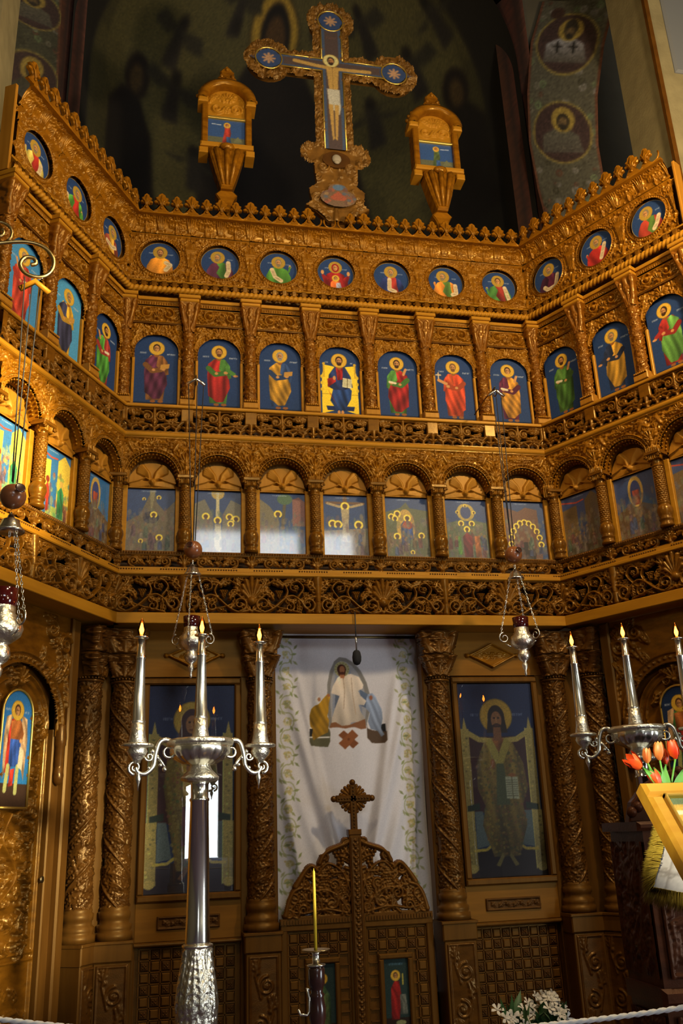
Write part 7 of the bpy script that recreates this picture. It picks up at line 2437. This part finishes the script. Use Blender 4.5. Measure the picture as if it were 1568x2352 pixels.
# ================================================================== candle on its turned stand
t = thing('candle_stand', 'dark turned wooden candle stand with silver drip dish', 'candle stand', (-0.700, -2.25, 0.0))
obj('turned_post', MB().lathe([(0.16, 0), (0.16, 0.03), (0.06, 0.06), (0.03, 0.10), (0.028, 0.5), (0.036, 0.52), (0.028, 0.54)] +
                              [q for k in range(7) for q in ((0.036, 0.56 + 0.03 * k), (0.038, 0.57 + 0.03 * k), (0.026, 0.58 + 0.03 * k))] +
                              [(0.028, 0.78), (0.036, 0.80), (0.030, 0.815), (0.026, 0.83), (0.037, 0.87), (0.038, 0.91), (0.030, 0.95), (0.034, 0.96), (0.026, 0.97), (0.030, 0.99), (0.036, 1.0), (0.037, 1.06), (0.030, 1.072)], 22).mesh('turned_post', 'stand_wood'), t)
obj('drip_dish', MB().lathe([(0.012, 1.125), (0.060, 1.132), (0.064, 1.138), (0.058, 1.138), (0.010, 1.134)], 28).mesh('drip_dish', 'brass'), t)
obj('candle_socket', MB().lathe([(0.040, 1.072), (0.042, 1.078), (0.018, 1.082), (0.016, 1.12), (0.020, 1.128)], 18).mesh('candle_socket', 'silver'), t)
m = MB().tube([(-0.032, -0.01, 0.98), (-0.045, -0.012, 0.99), (-0.035, -0.012, 0.95), (-0.036, -0.012, 0.90), (-0.045, -0.012, 0.885), (-0.075, -0.012, 0.89), (-0.085, -0.012, 0.91)], 0.006, 6)
obj('hook', m.mesh('hook', 'silver'), t)
o = obj('taper_candle', MB().lathe([(0.0075, 0), (0.0070, 0.20), (0.0058, 0.322), (0.0020, 0.328), (0.0012, 0.336)], 14).mesh('taper_candle', 'wax'), None, (-0.700, -2.25, 1.134))
tag(o, 'thin unlit yellow taper candle in front of the royal doors', 'candle')

# ================================================================== sloping icon on its stand, cloth, tulips
ang = math.radians(52)
t = thing('icon_stand', 'slender dark icon lectern under the fringed cloth at the right edge', 'lectern', (0.45, -3.80, 0.0))
obj('post', MB().lathe([(0.22, 0), (0.22, 0.03), (0.06, 0.07), (0.04, 0.2), (0.05, 0.6), (0.035, 0.9), (0.05, 1.2), (0.05, 1.30)], 20).mesh('post', 'throne_wood'), t)
obj('desk', MB().box(-0.26, 0.30, -0.30, 0.05, -0.035, -0.005).mesh('desk', 'throne_wood'), t, (0.0, 0.10, 1.66), (ang, 0, 0))
fr = thing('framed_icon', 'yellow wooden framed icon lying on the sloping stand, brightly lit', 'icon', (0.158, -3.712, 1.728))
fr.rotation_euler = (-(PI / 2 - ang), 0, 0)                # local -z runs down the slope, local -y faces the viewer
FW, FH, FB = 0.46, 0.52, 0.055
for nm, bb in (('frame_rail', (0, FW, -FB, 0)), ('frame_rail', (0, FW, -FH, -FH + FB)), ('frame_rail', (0, FB, -FH + FB, -FB)), ('frame_rail', (FW - FB, FW, -FH + FB, -FB))):
    obj(nm, MB().bbox(bb[0], bb[1], -0.012, 0.045, bb[2], bb[3], 0.012).mesh('frame_rail', 'frame_yellow_wood'), fr)
for nm, bb in (('inner_bead', (FB, FW - FB, -FB - 0.010, -FB)), ('inner_bead', (FB, FB + 0.010, -FH + FB, -FB)), ('inner_bead', (FW - FB - 0.010, FW - FB, -FH + FB, -FB))):
    obj(nm, MB().bbox(bb[0], bb[1], -0.018, 0.02, bb[2], bb[3], 0.003).mesh('inner_bead', 'gold_leaf'), fr)
P = Paint(FW - 2 * FB, FH - 2 * FB, 0.004, '#c8a24c', 0.04)
P.fill(P.Z > P.H - 0.035, '#6a7a5a')
P.fill((P.Z > P.H - 0.075) & (P.Z < P.H - 0.06), '#e8dcae')
drape(P, [(-0.16, 0.10), (-0.16, P.H - 0.11), (-0.02, P.H - 0.09), (0.05, 0.1)], '#b8552c', 5)
drape(P, [(-0.17, 0.02), (-0.17, 0.22), (0.02, 0.26), (0.1, 0.02)], '#6a7a3a', 5)
P.ell(0.05, P.H - 0.14, 0.05, 0.05, HALO)
P.ell(0.05, P.H - 0.145, 0.03, 0.038, SKIN)
obj('painting', P.mesh('painting', 'icon_paint'), fr, (FW / 2, 0.0, -FH + FB))
# fringed cloth hanging over the stand's side
W_, H_ = 0.44, 0.26
cl = thing('fringed_cloth', 'white embroidered cloth with golden fringe under the sloping icon', 'cloth', (0.199, -3.62, 1.405))
P = Paint(W_, H_, 0.006, '#dcd8d6', 0.02)
for k in range(14):
    x, z = rng.uniform(-W_ / 2 + 0.02, W_ / 2), rng.uniform(0.02, H_)
    a = rng.uniform(0, 6.28)
    P.line([(x, z), (x + 0.03 * math.cos(a), z + 0.03 * math.sin(a)), (x + 0.05 * math.cos(a + 0.6), z + 0.05 * math.sin(a + 0.6))], 0.0025, '#9a9490')
    P.ring(x, z, 0.010, 0.014, '#a8a098')
for x in (-W_ / 2 + 0.045,):
    P.line([(x, 0.0), (x, H_)], 0.003, '#a49c98')
P.line([(-W_ / 2, 0.05), (W_ / 2, 0.05)], 0.003, '#a49c98')
def cloth_warp(X, Z):
    u = X + W_ / 2
    y = -0.010 * np.sin(u * 16 + Z * 6) + 0.03 * (Z / H_)
    z = Z - 0.22 * u
    x = u + 0.52 * Z
    return np.stack([x, y, z], -1)
obj('cloth_panel', P.mesh('cloth_panel', 'curtain_paint', warp=cloth_warp), cl)
def strand_field(pts, dirs, n, L, spread):
    V, F = [], []
    for k in range(n):
        f_ = k / (n - 1) * (len(pts) - 1)
        i = min(int(f_), len(pts) - 2)
        q = f_ - i
        a = Vector(pts[i]).lerp(Vector(pts[i + 1]), q)
        d = Vector(dirs[i]).lerp(Vector(dirs[i + 1]), q).normalized()
        for s_ in range(2):
            e = d + Vector((rng.normal(0, spread), rng.normal(0, spread), rng.normal(0, spread) - 0.15))
            l = L * rng.uniform(0.8, 1.08)
            w = Vector((0.0016, 0, 0.0016))
            o_ = a + Vector((0, rng.normal(0, 0.004), 0))
            b0 = len(V)
            m_ = o_ + e * l * 0.55
            t_ = o_ + e * l + Vector((0, 0, -0.004))
            V += [o_ - w, o_ + w, o_ + Vector((0, -0.0022, 0)), m_ - w, m_ + w, m_ + Vector((0, -0.0022, 0)), t_]
            for g in range(3):
                h = (g + 1) % 3
                F += [(b0 + g, b0 + h, b0 + 3 + h), (b0 + g, b0 + 3 + h, b0 + 3 + g), (b0 + 3 + g, b0 + 3 + h, b0 + 6)]
    return np_mesh('fringe', np.array([tuple(v) for v in V]), np.array(F), True, None, 'fringe_gold')
def cw(u, z):
    return tuple(cloth_warp(np.array(u - W_ / 2), np.array(z)))
edge = [cw(0.0, H_)] + [cw(0.0, H_ * q) for q in (0.75, 0.5, 0.25)] + [cw(0.0, 0.0)] + [cw(W_ * q, 0.0) for q in (0.25, 0.5, 0.75, 1.0)]
dirs = [(-1, 0, 0.25)] * 4 + [(-0.75, 0, -0.7)] + [(-0.15, 0, -1)] * 4
fo = obj('fringe', strand_field(edge, dirs, 1700, 0.052, 0.075), cl)
fo['kind'] = 'stuff'
fo['label'] = 'golden thread fringe'

# tulips in a small vase behind the framed icon
def tulip_mesh(open_, matname):
    m = MB()
    for k in range(6):
        a = 2 * PI * k / 6
        rr = 0.012 if k % 2 else 0.0145
        V, F = [], []
        for j, (h_, wd, out_) in enumerate(((0.0, 0.004, 0.004), (0.012, 0.012, rr), (0.028, 0.0135, rr + 0.002 + 0.004 * open_), (0.044, 0.009, rr - 0.002 + 0.010 * open_), (0.054, 0.001, rr - 0.006 + 0.014 * open_))):
            for q in (-1, 0, 1):
                aa = a + q * wd / max(out_, 0.006)
                V.append((out_ * math.cos(aa), out_ * math.sin(aa), h_))
        for j in range(4):
            for q in range(2):
                F.append((j * 3 + q, j * 3 + q + 1, (j + 1) * 3 + q + 1, (j + 1) * 3 + q))
        m.add(V, F)
    return m.mesh('tulip_head', matname)
TH = [tulip_mesh(0.2, 'petal_tulip'), tulip_mesh(0.2, 'petal_tulip_pale'), tulip_mesh(0.9, 'petal_tulip')]
vs_ = thing('vase', 'small dark vase holding the tulips behind the framed icon', 'vase', (0.345, -3.53, 1.50))
obj('vase_body', MB().lathe([(0.02, 0), (0.030, 0.03), (0.033, 0.10), (0.022, 0.16), (0.026, 0.18), (0.020, 0.175)], 20).mesh('vase_body', 'throne_wood'), vs_)
lt = bpy.data.objects['icon_stand']
obj('rear_shelf', MB().box(-0.16, -0.05, 0.20, 0.33, 1.475, 1.499).tube([(-0.13, 0.27, 1.476), (-0.02, 0.02, 1.27)], 0.010, 6).mesh('rear_shelf', 'throne_wood'), lt)
tul = [(-0.088, -0.01, 0.285, 2, 1.25, 'red tulip bending lowest and farthest left of the bunch'), (-0.042, 0.03, 0.305, 1, 1.0, 'pale half shaded tulip left of the upright yellow one'), (-0.009, 0.0, 0.312, 1, 1.2, 'tall yellowish tulip standing upright in the bunch'),
       (0.030, 0.03, 0.300, 0, 1.0, 'dark red tulip at the back of the bunch'), (0.055, 0.0, 0.315, 0, 1.25, 'orange red tulip at the photo edge'), (-0.040, -0.03, 0.225, 2, 1.0, 'wide open orange tulip just above the yellow frame')]
for i, (x, y, z, k, s_, lab) in enumerate(tul):
    t = thing('tulip', lab, 'tulip', (0.345, -3.55, 1.66), 0, 'tulips behind the framed icon')
    zz = z - 0.16
    lean = (-0.9 if i == 0 else (-0.5 if i == 5 else x * 1.2))
    m = MB().tube([(x * 0.1, 0, 0), (x * 0.45, y * 0.6, zz * 0.5), (x * 0.95, y, zz)], [0.0038, 0.0036, 0.0034], 6)
    obj('stem', m.mesh('stem', 'leaf_bright'), t)
    obj('flower_head', TH[k], t, (x, y, zz), (0.1, lean, i), (s_, s_, s_))
    V, F = [], []
    da = (0.9, -0.5, 0.4, -0.9, 0.7, -1.1)[i]
    for j in range(7):
        q = j / 6
        w = 0.019 * math.sin(PI * min(1, q * 0.95 + 0.05)) + 0.001
        cx_, cz_ = x * 0.1 + da * 0.06 * q ** 1.5 + x * 0.6 * q, 0.15 * q - 0.02 * q * q
        V += [(cx_ - w, -0.012 + 0.006 * q, cz_), (cx_, -0.004 + 0.006 * q, cz_ - 0.002), (cx_ + w, -0.012 + 0.006 * q, cz_)]
    for j in range(6):
        for q in range(2):
            F.append((j * 3 + q, j * 3 + q + 1, (j + 1) * 3 + q + 1, (j + 1) * 3 + q))
    obj('leaf', MB().add(V, F).mesh('leaf', 'leaf_bright'), t, (0, (-0.02, 0.0, 0.02, 0.01, -0.01, -0.02)[i], 0))

# ================================================================== dark carved lectern cabinet at the right
t = thing('carved_lectern', 'dark reddish carved wooden lectern cabinet at the right edge', 'lectern', (1.425, -1.98, 0.0), math.radians(-4))
obj('cabinet_body', MB().box(-0.42, 0.42, -0.20, 0.20, 0.0, 1.57).mesh('cabinet_body', 'throne_wood'), t)
obj('top_slab', MB().bbox(-0.455, 0.455, -0.235, 0.22, 1.57, 1.615, 0.015).mesh('top_slab', 'throne_wood'), t)
r = Relief(0.76, 0.62, 0.0075)
for k in range(120):
    r.leaf(rng.uniform(-0.36, 0.36), rng.uniform(0.02, 0.6), rng.uniform(0, 6.28), 0.10, 0.05, 0.014, rng.uniform(-1, 1), 3)
for z in (0.01, 0.61):
    r.stroke([(-0.37, z), (0.37, z)], 0.012, 0.012, 0.016)
for x in (-0.37, -0.22, 0.37):
    r.stroke([(x, 0.0), (x, 0.62)], 0.012, 0.012, 0.016)
me = r.mesh('cabinet_panel', 'throne_wood')
obj('carved_panel', me, t, (0, -0.202, 0.90))
obj('carved_panel', me, t, (0, -0.202, 0.12))
obj('middle_rail', MB().bbox(-0.44, 0.44, -0.225, 0.20, 0.78, 0.86, 0.02).mesh('middle_rail', 'throne_wood'), t)
r = Relief(0.38, 0.62, 0.0075)
for k in range(60):
    r.leaf(rng.uniform(-0.16, 0.16), rng.uniform(0.02, 0.6), rng.uniform(0, 6.28), 0.10, 0.05, 0.014, rng.uniform(-1, 1), 3)
for x in (-0.18, 0.18):
    r.stroke([(x, 0.0), (x, 0.62)], 0.012, 0.012, 0.016)
me = r.mesh('side_panel', 'throne_wood')
for z in (0.90, 0.12):
    obj('side_panel', me, t, (-0.422, 0, z), (0, 0, -PI / 2))
m = MB().slab([(-0.36, 0.0), (0.40, 0.0), (0.40, 0.26), (0.10, 0.28), (-0.10, 0.26), (-0.24, 0.19), (-0.33, 0.10)], -0.03, 0.03, 0.01)
for k in range(9):
    q = k / 8
    m.ball((-0.34 + 0.30 * q, -0.03, 0.05 + 0.20 * q), 0.03, 8, 5)
obj('back_crest', m.mesh('back_crest', 'throne_wood'), t, (0, 0.10, 1.615))

# ================================================================== white flowers by the lattice
t = thing('flower_arrangement', 'low arrangement of white blossoms before the lattice panel', 'flowers', (0.82, -0.90, 0.0))
obj('vase', MB().lathe([(0.09, 0), (0.10, 0.03), (0.07, 0.08), (0.09, 0.25), (0.13, 0.42), (0.12, 0.44), (0.10, 0.42)], 22).mesh('vase', 'throne_wood'), t)
m = MB()
for k in range(5):
    a = 2 * PI * k / 5
    V, F = [(0, 0, 0)], []
    for j, (rr, q, h_) in enumerate(((0.018, 0.42, 0.010), (0.034, 0.30, 0.016), (0.040, 0.0, 0.008))):
        for sg in ((-1, 1) if q else (0,)):
            V.append((rr * math.cos(a + sg * q), rr * math.sin(a + sg * q), h_))
    F = [(0, 1, 2), (1, 3, 4, 2), (3, 5, 4)]
    m.add(V, F)
m.ball((0, 0, 0.006), 0.008, 6, 4)
BLOS = m.mesh('blossom', 'petal_white')
for k in range(46):
    a, rr = rng.uniform(0, 2 * PI), rng.uniform(0, 1) ** 0.5
    x, y = 0.27 * rr * math.cos(a), 0.16 * rr * math.sin(a)
    z = 0.535 + 0.13 * (1 - rr ** 2) * rng.uniform(0.5, 1) + 0.05 * math.sin(x * 18)
    s_ = rng.uniform(0.75, 1.15)
    obj('blossom', BLOS, t, (x, y, z), (rng.uniform(0.5, 1.5), rng.uniform(-0.6, 0.6), rng.uniform(-0.9, 0.9)), (s_, s_, s_))
LEAF = MB().add([(0, 0, 0), (0.018, 0.004, 0.04), (-0.018, 0.004, 0.04), (0, -0.006, 0.04), (0.014, 0.012, 0.08), (-0.014, 0.012, 0.08), (0, 0.004, 0.082), (0, 0.03, 0.125)],
                [(0, 1, 3), (0, 3, 2), (1, 4, 6, 3), (3, 6, 5, 2), (4, 7, 6), (6, 7, 5)]).mesh('leaf', 'leaf_dark')
for k in range(34):
    a, rr = rng.uniform(0, 2 * PI), rng.uniform(0.3, 1)
    s_ = rng.uniform(0.8, 1.5)
    obj('leaf', LEAF, t, (0.20 * rr * math.cos(a), 0.13 * rr * math.sin(a), 0.46 + 0.08 * rng.uniform(0, 1)), (rng.uniform(-0.6, 0.6), rng.uniform(-0.9, 0.9), rng.uniform(0, 6.28)), (s_, s_, s_))

# ================================================================== rope barrier in the foreground
def rope_along(pts, r0, pitch=0.028, k=9):
    P_ = [Vector(p_) for p_ in pts]
    L_ = [0.0]
    for a, b_ in zip(P_[:-1], P_[1:]):
        L_.append(L_[-1] + (b_ - a).length)
    n = int(L_[-1] / 0.004)
    V = np.zeros((n, k, 3))
    for i in range(n):
        d = L_[-1] * i / (n - 1)
        c_ = Vector([np.interp(d, L_, [p_[q] for p_ in P_]) for q in range(3)])
        c2 = Vector([np.interp(min(d + 0.01, L_[-1]), L_, [p_[q] for p_ in P_]) for q in range(3)])
        c1 = Vector([np.interp(max(d - 0.01, 0), L_, [p_[q] for p_ in P_]) for q in range(3)])
        tt = (c2 - c1).normalized()
        u = tt.cross(Vector((0, 0, 1))).normalized()
        w = u.cross(tt)
        for j in range(k):
            a = 2 * PI * j / k
            rr = r0 * (1 + 0.28 * math.cos(3 * a - 2 * PI * d / pitch))
            v = c_ + (u * math.cos(a) + w * math.sin(a)) * rr
            V[i, j] = v
    i = np.arange(n - 1)[:, None] * k
    j = np.arange(k)[None, :]
    F = np.stack([i + j, i + (j + 1) % k, i + k + (j + 1) % k, i + k + j], -1).reshape(-1, 4)
    return np_mesh('barrier_rope', V.reshape(-1, 3), F, True, None, 'rope_cloth')
xa, xb = -2.30, 0.95
pts = []
for f_ in np.linspace(0, 1, 40):
    x = xa + (xb - xa) * f_
    pts.append((x, -3.62 - 0.52 * f_, 1.26 - 0.70 * f_ * (1 - f_)))
rb = obj('barrier_rope', rope_along(pts, 0.0062), None)
tag(rb, 'twisted pale cord barrier sagging across the bottom foreground', 'rope')
for (x, y) in ((xa, -3.62), (xb, -4.14)):
    o = obj('stanchion', MB().lathe([(0.15, 0), (0.15, 0.02), (0.03, 0.04), (0.018, 0.08), (0.018, 1.24), (0.03, 1.26), (0.03, 1.30), (0.012, 1.32)], 20).mesh('stanchion', 'brass'), None, (x, y + 0.02, 0))
    tag(o, 'brass rope post just outside the %s photo edge' % ('left' if x < 0 else 'right'), 'stanchion')
